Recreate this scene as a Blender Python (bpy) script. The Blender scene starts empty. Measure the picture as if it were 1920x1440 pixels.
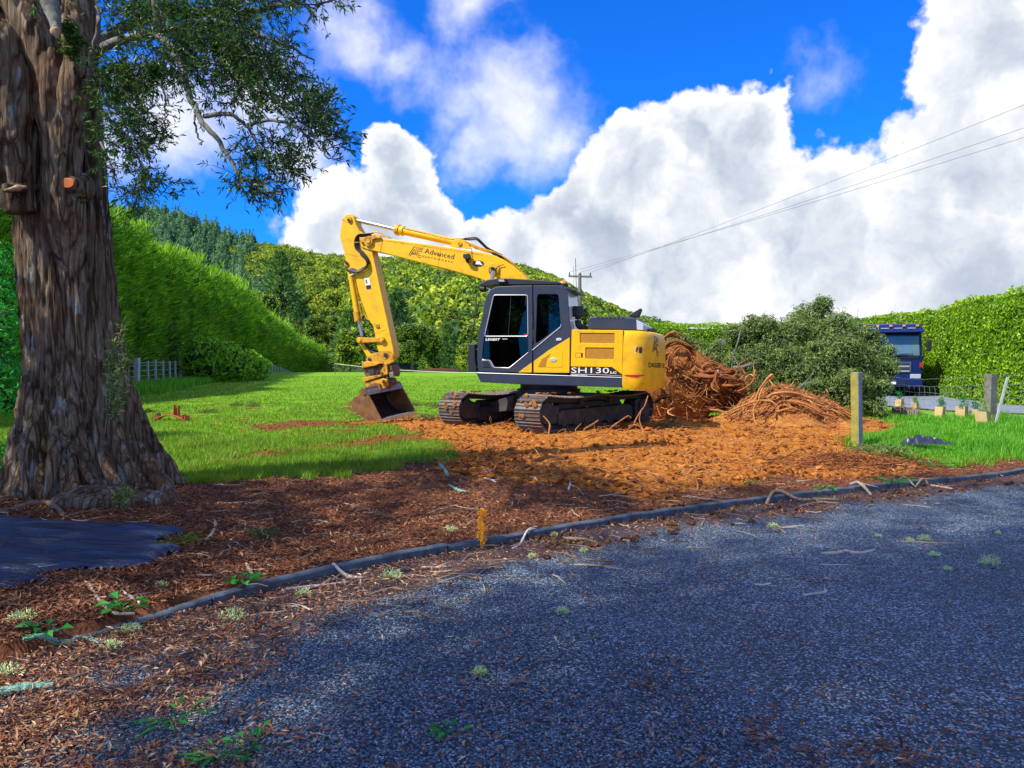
import bpy, math, random
import numpy as np
from mathutils import Vector, Matrix
from mathutils.geometry import tessellate_polygon
random.seed(7); RNG = np.random.default_rng(7)
R_ = math.radians
sc = bpy.context.scene
COL = sc.collection

# ------------------------------------------------------------------ camera
FPX = 1400.0
PITCH = math.atan(30/1400)
CAMZ = 1.2
cd = bpy.data.cameras.new('camera'); cam = bpy.data.objects.new('camera', cd); COL.objects.link(cam)
cd.sensor_width = 36; cd.lens = 36*FPX/1920; cd.clip_start = .05; cd.clip_end = 3000
cam.location = (0, 0, CAMZ); cam.rotation_euler = (math.pi/2-PITCH, 0, 0)
sc.camera = cam

# ------------------------------------------------------------------ sun, exposure
SUN = Vector((-.80, -.50, 1.05)).normalized()
SUN_EL = math.asin(SUN.z); SUN_AZ = math.atan2(SUN.x, SUN.y) % (2*math.pi)
sd = bpy.data.lights.new('sun', 'SUN'); sd.energy = 4.6; sd.angle = R_(.6); sd.color = (1, .93, .78)
so = bpy.data.objects.new('sun', sd); COL.objects.link(so)
so.rotation_euler = SUN.to_track_quat('Z', 'Y').to_euler(); so.location = (-30, -20, 40)
vs = sc.view_settings
sc.display_settings.display_device = 'sRGB'
vs.view_transform = 'Standard'; vs.look = 'None'; vs.exposure = .5; vs.gamma = 1; vs.use_curve_mapping = False
sc.cycles.max_bounces = 6; sc.cycles.transparent_max_bounces = 12

# ------------------------------------------------------------------ node helpers
class NT:
    def __init__(s, tree): s.t = tree; s.n = tree.nodes; s.l = tree.links
    def node(s, kind, **kw):
        n = s.n.new(kind)
        for k, v in kw.items(): setattr(n, k, v)
        return n
    def put(s, sock, v):
        if v is None: return
        if hasattr(v, 'links') or isinstance(v, bpy.types.NodeSocket): s.l.new(v, sock)
        else:
            if isinstance(v, (tuple, list)) and len(v) == 3 and sock.type == 'RGBA': v = (*v, 1)
            sock.default_value = v
    def math(s, op, a, b=None, c=None, clamp=False):
        n = s.node('ShaderNodeMath', operation=op, use_clamp=clamp)
        for i, x in enumerate((a, b, c)):
            if x is not None: s.put(n.inputs[i], x)
        return n.outputs[0]
    def vec(s, op, a, b=None, scale=None):
        n = s.node('ShaderNodeVectorMath', operation=op); s.put(n.inputs[0], a)
        if b is not None: s.put(n.inputs[1], b)
        if scale is not None: s.put(n.inputs[3], scale)
        return n.outputs['Value'] if op in ('DISTANCE', 'DOT_PRODUCT', 'LENGTH') else n.outputs[0]
    def noise(s, vec, scale, detail=3, rough=.55, out=0, dist=0):
        n = s.node('ShaderNodeTexNoise'); s.put(n.inputs['Vector'], vec)
        n.inputs['Scale'].default_value = scale; n.inputs['Detail'].default_value = detail
        n.inputs['Roughness'].default_value = rough; n.inputs['Distortion'].default_value = dist
        return n.outputs[out]
    def voro(s, vec, scale, feature='F1', out='Distance', rnd=1):
        n = s.node('ShaderNodeTexVoronoi', feature=feature); s.put(n.inputs['Vector'], vec)
        n.inputs['Scale'].default_value = scale; n.inputs['Randomness'].default_value = rnd
        return n.outputs[out]
    def ramp(s, fac, stops, interp='LINEAR'):
        n = s.node('ShaderNodeValToRGB'); s.put(n.inputs[0], fac); r = n.color_ramp; r.interpolation = interp
        while len(r.elements) > len(stops): r.elements.remove(r.elements[-1])
        while len(r.elements) < len(stops): r.elements.new(.5)
        for e, (p, c) in zip(r.elements, stops):
            e.position = p; e.color = (*c, 1) if not isinstance(c, (int, float)) else (c, c, c, 1)
        return n.outputs[0]
    def step(s, x, a, b):
        n = s.node('ShaderNodeMapRange', interpolation_type='SMOOTHSTEP'); s.put(n.inputs[0], x)
        n.inputs[1].default_value = a; n.inputs[2].default_value = b
        return n.outputs[0]
    def mix(s, f, a, b, blend='MIX'):
        n = s.node('ShaderNodeMix', data_type='RGBA', blend_type=blend); s.put(n.inputs[0], f)
        s.put(n.inputs[6], a); s.put(n.inputs[7], b)
        return n.outputs[2]
    def bump(s, h, strength=.5, dist=.01, normal=None):
        n = s.node('ShaderNodeBump'); n.inputs['Strength'].default_value = strength
        n.inputs['Distance'].default_value = dist; s.put(n.inputs['Height'], h)
        if normal is not None: s.put(n.inputs['Normal'], normal)
        return n.outputs[0]
    def attr(s, name, out='Fac'):
        return s.node('ShaderNodeAttribute', attribute_name=name).outputs[out]
    def coord(s, out='Object'): return s.node('ShaderNodeTexCoord').outputs[out]
    def pos(s): return s.node('ShaderNodeNewGeometry').outputs['Position']

def new_mat(name):
    m = bpy.data.materials.new(name); m.use_nodes = True; m.node_tree.nodes.clear()
    t = NT(m.node_tree); o = t.node('ShaderNodeOutputMaterial')
    return m, t, o
def principled(t, o, color, rough=.6, metal=0, normal=None, spec=.5, **kw):
    b = t.node('ShaderNodeBsdfPrincipled'); t.put(b.inputs['Base Color'], color); t.put(b.inputs['Roughness'], rough)
    t.put(b.inputs['Metallic'], metal); t.put(b.inputs['Specular IOR Level'], spec)
    if normal is not None: t.put(b.inputs['Normal'], normal)
    for k, v in kw.items(): t.put(b.inputs[k], v)
    t.l.new(b.outputs[0], o.inputs[0]); return b

# ------------------------------------------------------------------ pixel rays of the photograph -> points in the place
_f = np.array([0, math.cos(PITCH), -math.sin(PITCH)]); _u = np.array([0, math.sin(PITCH), math.cos(PITCH)])
_cam = np.array([0, 0, CAMZ])
def ray(px, py): return np.array([1., 0, 0])*(px-960)/FPX + _u*(720-py)/FPX + _f
def at(px, py, Y):
    d = ray(px, py); return _cam + d*(Y/d[1])

# ------------------------------------------------------------------ world: sky with cumulus
w = bpy.data.worlds.new('World'); sc.world = w; w.use_nodes = True; w.node_tree.nodes.clear()
t = NT(w.node_tree)
sky = t.node('ShaderNodeTexSky', sky_type='NISHITA', sun_disc=False, sun_elevation=SUN_EL, sun_rotation=SUN_AZ,
             altitude=300, air_density=1.0, dust_density=.15, ozone_density=3.0)
gen = t.coord('Generated')
n1 = t.vec('SCALE', t.vec('SUBTRACT', t.noise(gen, 7, 2, .5, out=1), (.5, .5, .5)), scale=.10)
n2 = t.vec('SCALE', t.vec('SUBTRACT', t.noise(gen, 22, 3, .6, out=1), (.5, .5, .5)), scale=.055)
wd = t.vec('ADD', gen, t.vec('ADD', n1, n2))
def dirn(px, py):
    d = ray(px, py); return tuple(d/np.linalg.norm(d))
BLOBS = [  # px, py, radius, weight (dense cumulus 1, wisps less)
 (1200,335,140,1),(1380,320,140,1),(1185,262,70,1),(1310,250,80,1),(1425,245,75,1),(1120,450,150,1),(975,492,78,1),
 (1300,500,210,1),(1540,460,200,1),(1720,440,160,1),(1830,300,165,1),(1870,110,150,1),(1900,-40,170,1),(1062,398,68,1),(1560,340,85,1),
 (765,335,85,1),(720,290,62,1),(808,420,74,1),(620,430,95,1),(720,430,110,1),(900,462,50,1),(1820,560,220,1),
 (960,205,130,.50),(1020,255,110,.55),(880,285,80,.42),(860,190,90,.34),(1000,310,60,.35),(790,150,75,.27),(820,240,60,.25),(650,35,90,.42),(720,80,60,.36),(880,5,95,.48),(1000,150,65,.36),
 (330,215,120,.6),(480,170,120,.55),(560,310,75,.55),(230,270,90,.5),(500,410,24,.5),(1520,140,60,.2),(1640,380,60,.6)]
acc = None; thin = None
for (px, py, r, wt) in BLOBS:
    fall = 1400*(1+((px-960)/1400)**2+((py-720)/1400)**2)**.5
    dd = t.vec('DISTANCE', wd, dirn(px, py))
    f_ = t.math('MULTIPLY_ADD', dd, -1.55/(r/fall), 1.55)
    if wt < 1:
        f_ = t.math('MULTIPLY', f_, wt); thin = f_ if thin is None else t.math('SMOOTH_MAX', thin, f_, .10); continue
    acc = f_ if acc is None else t.math('SMOOTH_MAX', acc, f_, .12)
# clouds beyond the frame: same sort of broken cumulus everywhere else
fwd = t.vec('DOT_PRODUCT', gen, (0, 1, 0))
out = t.math('SUBTRACT', 1, t.step(fwd, .55, .75))
far = t.math('MULTIPLY', t.math('SUBTRACT', t.noise(wd, 3.1, 4, .55), .50), 6)
far = t.math('MULTIPLY_ADD', out, t.math('ADD', far, 2), -2)
acc = t.math('MAXIMUM', acc, far)
bil = t.noise(gen, 30, 5, .62)
dens = t.math('ADD', acc, t.math('MULTIPLY', t.math('SUBTRACT', bil, .5), .8))
alpha = t.step(dens, -.02, .26)
tdens = t.math('ADD', thin, t.math('ADD', t.math('MULTIPLY', t.math('SUBTRACT', bil, .5), .5), t.math('MULTIPLY', t.math('SUBTRACT', t.noise(wd, 8, 4, .6), .5), 1.0)))
talpha = t.math('MULTIPLY', t.step(tdens, -.15, 1.0), .86)
alpha = t.math('MAXIMUM', alpha, talpha)
core = t.step(dens, .15, 1.35)
lump = t.noise(t.vec('ADD', wd, (.02, .0, -.03)), 9, 4, .6)
lump2 = t.noise(wd, 26, 3, .6)
sh = t.math('ADD', t.math('MULTIPLY', core, .45), t.math('ADD', t.math('MULTIPLY', lump, 1.35), t.math('MULTIPLY_ADD', lump2, .5, -.88)))
sepz = t.node('ShaderNodeSeparateXYZ'); t.put(sepz.inputs[0], gen)
sh = t.math('SUBTRACT', sh, t.math('MULTIPLY', t.step(sepz.outputs[2], .0, .5), .10))
SB = .12
g = 1/SB
ccol = t.ramp(sh, [(.0, (.80*g, .80*g, .81*g)), (.28, (.60*g, .63*g, .68*g)), (.6, (.41*g, .46*g, .55*g)), (1, (.28*g, .33*g, .43*g))])
skyc = t.mix(1, sky.outputs[0], (.06, .58, 1.55, 1), 'MULTIPLY')
col = t.mix(alpha, skyc, ccol)
bg = t.node('ShaderNodeBackground'); t.put(bg.inputs[0], col); bg.inputs[1].default_value = SB
wo = t.node('ShaderNodeOutputWorld'); t.l.new(bg.outputs[0], wo.inputs[0])
w.cycles.sampling_method = 'MANUAL'; w.cycles.sample_map_resolution = 512

# ------------------------------------------------------------------ numpy noise
def _hash(i, j, k, s):
    n = (i.astype(np.int64)*374761393 + j.astype(np.int64)*668265263 + k.astype(np.int64)*1274126177 + s*974711) & 0xffffffff
    n = ((n ^ (n >> 13))*1274126177) & 0xffffffff
    n = (n ^ (n >> 16)) & 0xffffffff
    return n/4294967295.0
def vnoise(p, s=0):
    p = np.asarray(p, float); i = np.floor(p).astype(np.int64); f = p-i; f = f*f*(3-2*f); r = 0
    for a in (0, 1):
        for b in (0, 1):
            for c in (0, 1):
                wgt = (f[..., 0] if a else 1-f[..., 0])*(f[..., 1] if b else 1-f[..., 1])*(f[..., 2] if c else 1-f[..., 2])
                r = r + wgt*_hash(i[..., 0]+a, i[..., 1]+b, i[..., 2]+c, s)
    return r*2-1
def fbm(p, octv=4, s=0, g=.5):
    p = np.asarray(p, float); r = 0; a = 1; q = 0
    for o in range(octv): r = r + a*vnoise(p*(2**o)+o*17.3, s+o); q += a; a *= g
    return r/q
def P3(x, y, z=0): return np.stack([x, y, np.zeros_like(x)+z], -1)
def sstep(x, a, b):
    q = np.clip((x-a)/(b-a), 0, 1); return q*q*(3-2*q)
def unit(v): return v/np.maximum(np.linalg.norm(v, axis=-1, keepdims=True), 1e-9)
def rdir(n): return unit(RNG.normal(size=(n, 3)))

# ------------------------------------------------------------------ terrain
def flat(px, py, z):
    d = ray(px, py); k = (z-CAMZ)/d[2]; return (d[0]*k, d[1]*k)
KERB = [(-5.8, -60), (-5.4, -8), (-4.7, -.6), (-3.6, 2.3)] + [flat(a, b, -.17) for a, b in ((20,1210),(130,1180),(250,1150),(400,1112),(600,1066),(750,1035),(900,1010),(1050,985),(1200,962),(1400,935),(1550,917),(1700,902),(1880,884))]
KERB += [(9.5, 11.9), (14, 13.8), (24, 17), (60, 22)]
KA = np.array(KERB)
def kerb_s(x, y):
    """signed distance to the kerb, positive on the paddock side"""
    x = np.asarray(x, float); y = np.asarray(y, float)
    best = np.full(x.shape, 1e9); sg = np.ones(x.shape)
    for a, b in zip(KA[:-1], KA[1:]):
        e = b-a; tt = np.clip(((x-a[0])*e[0]+(y-a[1])*e[1])/(e@e), 0, 1)
        dx = x-a[0]-e[0]*tt; dy = y-a[1]-e[1]*tt; d = np.hypot(dx, dy)
        cr = e[0]*(y-a[1])-e[1]*(x-a[0])
        m = d < best; best = np.where(m, d, best); sg = np.where(m, np.where(cr >= 0, 1, -1), sg)
    return best*sg
def psd(x, y, poly):
    """signed distance to a polygon, positive inside"""
    x = np.asarray(x, float); y = np.asarray(y, float); q = np.array(poly); best = np.full(x.shape, 1e9); ins = np.zeros(x.shape, bool)
    for a, b in zip(q, np.roll(q, -1, 0)):
        e = b-a; tt = np.clip(((x-a[0])*e[0]+(y-a[1])*e[1])/(e@e+1e-12), 0, 1)
        best = np.minimum(best, np.hypot(x-a[0]-e[0]*tt, y-a[1]-e[1]*tt))
        c = ((a[1] > y) != (b[1] > y)) & (x < (b[0]-a[0])*(y-a[1])/(b[1]-a[1]+1e-12)+a[0]); ins ^= c
    return np.where(ins, best, -best)
DIRT = [flat(890, 905, -.05), flat(845, 862, 0), (-1.15, 11.3), (-1.3, 12.6), (-2.4, 14.2), (-3.6, 16), (-2.5, 17.5), (0, 18.2), (4, 18.6), (8.3, 18.4), (8.2, 15.2), (5.8, 12.6), (5.25, 11.2), (5.6, 9.9),
        (4.9, 9.4), (3.2, 8.75), (2.1, 8.1), (1.2, 7.75), (.4, 8.0)]
BARK = [(-40, 9), (-7, 8.6), flat(335, 906, -.02), flat(450, 902, -.02), flat(560, 897, -.02), flat(650, 893, -.02), flat(735, 876, -.01), flat(800, 860, 0), flat(850, 868, 0), flat(900, 905, -.04),
        (.4, 8.1), (1.2, 7.8), (2.2, 8.2), (3.3, 8.9), (4.9, 9.5), (6.0, 10.0), (6.4, 10.1), (5, 8), (0, 4), (-3, -2), (-3, -60), (-40, -60)]
STRIPE = [[flat(a, b, 0) for a, b in q] for q in (
    [(370,866),(470,846),(600,832),(720,820),(840,812),(845,830),(700,838),(560,852),(440,876),(380,880)],
    [(430,800),(560,786),(660,790),(780,795),(760,806),(620,803),(480,812)],
    [(640,760),(700,752),(800,778),(830,800),(720,800),(650,790)])]
def zones(x, y):
    s = kerb_s(x, y); n = fbm(P3(x*1.3, y*1.3), 4, 3); n2 = fbm(P3(x*5, y*5), 3, 9)
    dirt = sstep(psd(x, y, DIRT)+.45*n+.15*n2, -.12, .15)
    bark = sstep(psd(x, y, BARK)+.26*n+.40*n2, -.05, .10)
    bark = np.maximum(bark, sstep(.55+.75*(x > .2)*(x < 6.0)+.5*n-s, 0, .3)*(s > -.2)*(x < 7.5))
    st = np.max([psd(x, y, q) for q in STRIPE], 0)
    soil = sstep(st+.35*n+.5*n2-.02, -.02, .25)*.95
    soil = np.maximum(soil, sstep(n2+.5*n-.22, 0, .2)*.85*(y < 24)*(x < 0)*(y > 9))
    bark = np.maximum(bark, 1.*(x > -.7)*(x < 4.9)*(s > 0)*(s < 2.9))
    bark = bark*(1-dirt*sstep(s, .2, .9))
    grass = np.clip(1-dirt-bark-soil, 0, 1)*(s > 0)
    return s, dirt, bark, soil, grass
EXC = np.array([.72, 14.6])
def gz(x, y, fine=True):
    x = np.asarray(x, float); y = np.asarray(y, float); s = kerb_s(x, y)
    z = -.160 + .16*sstep(s, 0, 2.6) + .022*fbm(P3(x*2.6, y*2.6), 2, 27)*sstep(-s, -.5, 0)
    rise = .0125*np.clip(y-17, 0, 62)*sstep(x, 12, 2) - .045*np.clip(y-80, 0, 60)
    z = z + rise + .10*np.exp(-(((x-EXC[0])/4.2)**2+((y-EXC[1])/2.6)**2)**2)
    if fine:
        d = sstep(psd(x, y, DIRT), -.3, .5)
        z = z + d*(.065*fbm(P3(x*1.1, y*1.1), 3, 21)+.085*np.abs(fbm(P3(x*4.2, y*4.2), 4, 22, .6))) + .012*fbm(P3(x*2.2, y*2.2), 3, 23)*(s > .1)
    return np.where(s < 0, -.36, z)
ROADZ = -.230
def G(px, py):
    """point of the terrain seen at a pixel"""
    d = ray(px, py); k = (-.1-CAMZ)/d[2]
    for _ in range(25):
        x, y = d[0]*k, d[1]*k; s = kerb_s(x, y)
        z = float(gz(x, y)) if s > 0 else ROADZ
        k2 = (z-CAMZ)/min(d[2], -.004); k = k*.5+k2*.5
    return np.array([d[0]*k, d[1]*k, z])
def surf(x, y):
    s = kerb_s(x, y); return np.where(s > 0, gz(x, y), ROADZ)

# ------------------------------------------------------------------ object helpers
def tag(o, label=None, cat=None, group=None, kind=None):
    if label: o['label'] = label
    if cat: o['category'] = cat
    if group: o['group'] = group
    if kind: o['kind'] = kind
    return o
def empty(name, loc, label, cat, group=None):
    o = bpy.data.objects.new(name, None); COL.objects.link(o); o.location = Vector([float(a) for a in loc]); o.empty_display_size = .2
    return tag(o, label, cat, group)
def link(name, me, parent=None, loc=None):
    o = bpy.data.objects.new(name, me); COL.objects.link(o)
    if parent: o.parent = parent
    if loc is not None: o.location = Vector([float(a) for a in loc])
    return o
def mesh_np(name, V, F, mat, smooth=False, attrs=None, F2=None):
    """V (n,3); F (m,3) or (m,4); F2 optional second face array"""
    me = bpy.data.meshes.new(name); V = np.ascontiguousarray(V, dtype=np.float32)
    me.vertices.add(len(V)); me.vertices.foreach_set('co', V.ravel())
    parts = [np.asarray(f, np.int32) for f in (F, F2) if f is not None and len(f)]
    idx = np.concatenate([p.ravel() for p in parts]); sizes = np.concatenate([np.full(len(p), p.shape[1], np.int32) for p in parts])
    me.loops.add(len(idx)); me.loops.foreach_set('vertex_index', idx)
    starts = np.zeros(len(sizes), np.int32); starts[1:] = np.cumsum(sizes)[:-1]
    me.polygons.add(len(sizes)); me.polygons.foreach_set('loop_start', starts)
    me.polygons.foreach_set('use_smooth', np.full(len(sizes), smooth, bool))
    if attrs:
        for k, a in attrs.items():
            at_ = me.attributes.new(k, 'FLOAT', 'POINT'); at_.data.foreach_set('value', np.ascontiguousarray(a, np.float32))
    me.update(calc_edges=True)
    if mat: me.materials.append(mat)
    return me
def obj_np(name, V, F, mat, parent=None, smooth=False, attrs=None, loc=None, F2=None):
    return link(name, mesh_np(name, V, F, mat, smooth, attrs, F2), parent, loc)

class Bag:
    """collects numpy geometry of quads"""
    def __init__(s): s.V = []; s.F = []; s.T = []; s.n = 0
    def add(s, V, F, tone=.5):
        F = np.asarray(F)
        if F.shape[1] == 3: F = np.concatenate([F, F[:, 2:3]], 1)
        s.V.append(V); s.F.append(F+s.n); s.n += len(V)
        s.T.append(np.full(len(V), tone) if np.isscalar(tone) else tone)
    def mesh(s, name, mat, smooth=False):
        V = np.concatenate(s.V); F = np.concatenate(s.F); T = np.concatenate(s.T)
        tri = F[:, 2] == F[:, 3]
        return mesh_np(name, V, F[~tri], mat, smooth, {'tone': T}, F[tri][:, :3]) if (~tri).any() else mesh_np(name, V, F[:, :3], mat, smooth, {'tone': T})
    def obj(s, name, mat, parent=None, smooth=False, loc=None): return link(name, s.mesh(name, mat, smooth), parent, loc)
def leaves(P, D, S, L, W, tone, sag=None, blunt=.5):
    """lozenge leaves: base P, long axis D, side axis S"""
    n = len(P); L = np.broadcast_to(L, (n,))[:, None]; W = np.broadcast_to(W, (n,))[:, None]
    up = np.cross(D, S); fold = up*W*.35
    tip = P+D*L
    if sag is not None: tip = tip+sag
    mid = P+D*L*blunt + (0 if sag is None else sag*.3)
    V = np.stack([P, mid+S*W*.5+fold, tip, mid-S*W*.5+fold], 1).reshape(-1, 3)
    F = np.arange(4*n).reshape(n, 4)
    return V, F, np.repeat(np.broadcast_to(tone, (n,)), 4)
def rand_leaves(P, N, L, W, tone, spread=.8, sag=None):
    """leaves at P facing roughly N"""
    n = len(P); nn = unit(N+rdir(n)*spread); D = unit(np.cross(nn, rdir(n))); S = np.cross(nn, D)
    return leaves(P-D*np.broadcast_to(L, (n,))[:, None]*.5, D, S, L, W, tone, sag)
def tube_np(pts, rad, n=6):
    pts = np.asarray(pts, float); m = len(pts); rad = np.broadcast_to(rad, (m,))
    T = np.gradient(pts, axis=0); T = unit(T); ref = np.array([0, 0, 1.]) if abs(T[:, 2]).mean() < .8 else np.array([1., 0, 0])
    A = unit(np.cross(T, ref)); B = np.cross(T, A); a = np.arange(n)/n*2*math.pi
    V = pts[:, None]+rad[:, None, None]*(A[:, None]*np.cos(a)[None, :, None]+B[:, None]*np.sin(a)[None, :, None])
    V = V.reshape(-1, 3); i = np.arange(m-1)[:, None]*n; j = np.arange(n)[None]; k = (j+1) % n
    F = np.stack([i+j, i+k, i+n+k, i+n+j], -1).reshape(-1, 4)
    c = len(V); V = np.concatenate([V, pts[:1], pts[-1:]]); jj = np.arange(n); kk = (jj+1) % n
    cap0 = np.stack([kk, jj, np.full(n, c), np.full(n, c)], -1); cap1 = np.stack([(m-1)*n+jj, (m-1)*n+kk, np.full(n, c+1), np.full(n, c+1)], -1)
    return V, np.concatenate([F, cap0, cap1])
def smooth_path(pts, per=6):
    pts = np.asarray(pts, float); m = len(pts)
    if m < 3: return pts
    out = []
    Q = np.concatenate([[2*pts[0]-pts[1]], pts, [2*pts[-1]-pts[-2]]])
    for i in range(m-1):
        p0, p1, p2, p3 = Q[i:i+4]
        for k in range(per):
            u = k/per; out.append(.5*((2*p1)+(-p0+p2)*u+(2*p0-5*p1+4*p2-p3)*u*u+(-p0+3*p1-3*p2+p3)*u**3))
    out.append(pts[-1]); return np.array(out)
def wobble(p0, p1, n, amp, s=None):
    p0 = np.asarray(p0, float); p1 = np.asarray(p1, float); u = np.linspace(0, 1, n)[:, None]; L = np.linalg.norm(p1-p0)
    ph = RNG.uniform(0, 50, 3); off = np.stack([vnoise(np.stack([u[:, 0]*2.3+ph[i], u[:, 0]*0+i, u[:, 0]*0], -1), i) for i in range(3)], -1)
    off = off-off[0]-(off[-1]-off[0])*u
    return p0+(p1-p0)*u+off*amp*L
def ico(sub=1):
    import bmesh
    b = bmesh.new(); bmesh.ops.create_icosphere(b, subdivisions=sub, radius=1); b.verts.index_update()
    V = np.array([v.co[:] for v in b.verts]); F = np.array([[v.index for v in f.verts] for f in b.faces]); b.free(); return V, F
ICO1 = ico(1); ICO2 = ico(2); ICO3 = ico(3)

class MB:
    def __init__(s): s.v = []; s.f = []
    def add(s, V, F):
        b = len(s.v); s.v += [tuple(float(c) for c in p) for p in V]; s.f += [tuple(int(i)+b for i in q) for q in F]; return s
    def box(s, fr, a, b):
        (x0, y0, z0), (x1, y1, z1) = a, b
        V = [fr(x, y, z) for x in (x0, x1) for y in (y0, y1) for z in (z0, z1)]
        return s.add(V, [(0, 1, 3, 2), (4, 6, 7, 5), (0, 4, 5, 1), (2, 3, 7, 6), (0, 2, 6, 4), (1, 5, 7, 3)])
    def prism(s, fr, poly, v0, v1, inset=0):
        n = len(poly); c = np.mean(poly, 0)
        V = [fr(u, v0, w) for u, w in poly]+[fr(u, v1, w) for u, w in poly]
        return s.add(V, [tuple(range(n))[::-1], tuple(range(n, 2*n))]+[(i, (i+1) % n, n+(i+1) % n, n+i) for i in range(n)])
    def panel(s, fr, outer, holes, v0, v1):
        loops = [outer]+holes; base = []; flatp = []
        for lp in loops: base.append(len(flatp)); flatp += list(lp)
        tris = tessellate_polygon([[Vector((u, w, 0)) for u, w in lp] for lp in loops]); N = len(flatp)
        V = [fr(u, v0, w) for u, w in flatp]+[fr(u, v1, w) for u, w in flatp]; Fs = []
        for a, b, c in tris: Fs += [(a, b, c), (N+c, N+b, N+a)]
        for bs, lp in zip(base, loops):
            n = len(lp); Fs += [(bs+i, bs+(i+1) % n, N+bs+(i+1) % n, N+bs+i) for i in range(n)]
        return s.add(V, Fs)
    def tube(s, pts, r, n=8):
        V, F = tube_np(pts, r, n); F = [tuple(q[:3]) if q[2] == q[3] else tuple(q) for q in F]; return s.add(V, F)
    def cyl(s, p0, p1, r, n=16, r1=None):
        return s.tube([p0, p1], [r, r if r1 is None else r1], n)
    def build(s, name, mat, parent=None, bevel=0, smooth=False, loc=None, seg=2):
        me = bpy.data.meshes.new(name); me.from_pydata(s.v, [], s.f); me.update()
        import bmesh
        b = bmesh.new(); b.from_mesh(me); bmesh.ops.recalc_face_normals(b, faces=b.faces); b.to_mesh(me); b.free()
        me.materials.append(mat)
        o = link(name, me, parent, loc)
        if smooth:
            for p in me.polygons: p.use_smooth = True
            md = o.modifiers.new('edge', 'EDGE_SPLIT'); md.split_angle = R_(35)
        if bevel:
            md = o.modifiers.new('bevel', 'BEVEL'); md.width = bevel; md.segments = seg; md.limit_method = 'ANGLE'; md.angle_limit = R_(30); md.harden_normals = False
        return o
class Frame:
    def __init__(s, O, F, L):
        s.O = np.array(O, float); s.F = unit(np.array(F, float)); L = np.array(L, float); L = L-(L@s.F)*s.F; s.L = unit(L); s.W = np.cross(s.F, s.L); s.base = s.O
    def U(s, px, py, v):
        d = ray(px, py); k = (v-s.L@(_cam-s.O))/(s.L@d); P = _cam+d*k-s.O
        return (float(s.F@P), float(s.W@P))
    def __call__(s, u, v, w):      # relative to base
        return s.O-s.base+s.F*u+s.L*v+s.W*w
def rnd_poly(pts, r, n=4):
    out = []; m = len(pts)
    for i in range(m):
        p = np.array(pts[i]); a = np.array(pts[i-1])-p; b = np.array(pts[(i+1) % m])-p
        la, lb = np.linalg.norm(a), np.linalg.norm(b); rr = min(r, la*.45, lb*.45); a = a/la*rr+p; b = b/lb*rr+p
        for k in range(n+1):
            q = k/n; out.append(tuple((1-q)**2*a+2*q*(1-q)*p+q*q*b))
    return out
WORLD = Frame((0, 0, 0), (1, 0, 0), (0, 1, 0))
# ------------------------------------------------------------------ materials
def simple(name, color, rough=.6, metal=0, var=.15, scale=8, bump=0, bscale=40, spec=.5, dirt=None, dscale=5, damt=.5, **kw):
    m, t, o = new_mat(name); c = t.coord('Object')
    n = t.noise(c, scale, 4, .6)
    col = t.mix(1, color, t.ramp(n, [(.25, 1-var), (.75, 1+var)]), 'MULTIPLY')
    if dirt: col = t.mix(t.math('MULTIPLY', t.step(t.noise(c, dscale, 5, .65), .48, .68), damt), col, dirt)
    rg = t.math('ADD', rough-.06, t.math('MULTIPLY', t.noise(c, scale*2.3, 3), .12)) if rough > .1 else rough
    nm = t.bump(t.noise(c, bscale, 4, .6), bump, .01) if bump else None
    principled(t, o, col, rg, metal, nm, spec, **kw); return m
def leafmat(name, cols, trans=.35, rough=.5, obj=.0, patch=0, pscale=.4):
    m, t, o = new_mat(name); f = t.attr('tone')
    f = t.math('ADD', f, t.math('MULTIPLY', t.math('SUBTRACT', t.noise(t.pos(), pscale, 3), .5), patch)) if patch else f
    if obj:
        f = t.math('ADD', f, t.math('MULTIPLY', t.math('SUBTRACT', t.node('ShaderNodeObjectInfo').outputs['Random'], .5), obj))
    st = [(i/(len(cols)-1), c) for i, c in enumerate(cols)]
    col = t.ramp(f, st)
    b = t.node('ShaderNodeBsdfPrincipled'); t.put(b.inputs['Base Color'], col); b.inputs['Roughness'].default_value = rough; b.inputs['Specular IOR Level'].default_value = .3
    tr = t.node('ShaderNodeBsdfTranslucent'); t.put(tr.inputs[0], t.mix(1, col, (1.15, 1.1, .5, 1), 'MULTIPLY'))
    mx = t.node('ShaderNodeMixShader'); mx.inputs[0].default_value = trans
    t.l.new(b.outputs[0], mx.inputs[1]); t.l.new(tr.outputs[0], mx.inputs[2]); t.l.new(mx.outputs[0], o.inputs[0]); return m
def tonemat(name, cols, rough=.8, bump=0, bscale=60, scale=6, var=.2):
    m, t, o = new_mat(name); c = t.pos()
    col = t.ramp(t.attr('tone'), [(i/(len(cols)-1), q) for i, q in enumerate(cols)])
    col = t.mix(1, col, t.ramp(t.noise(c, scale, 4, .6), [(.25, 1-var), (.75, 1+var)]), 'MULTIPLY')
    principled(t, o, col, rough, 0, t.bump(t.noise(c, bscale, 4, .65), bump, .02) if bump else None, .25); return m

M = {}
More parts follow.
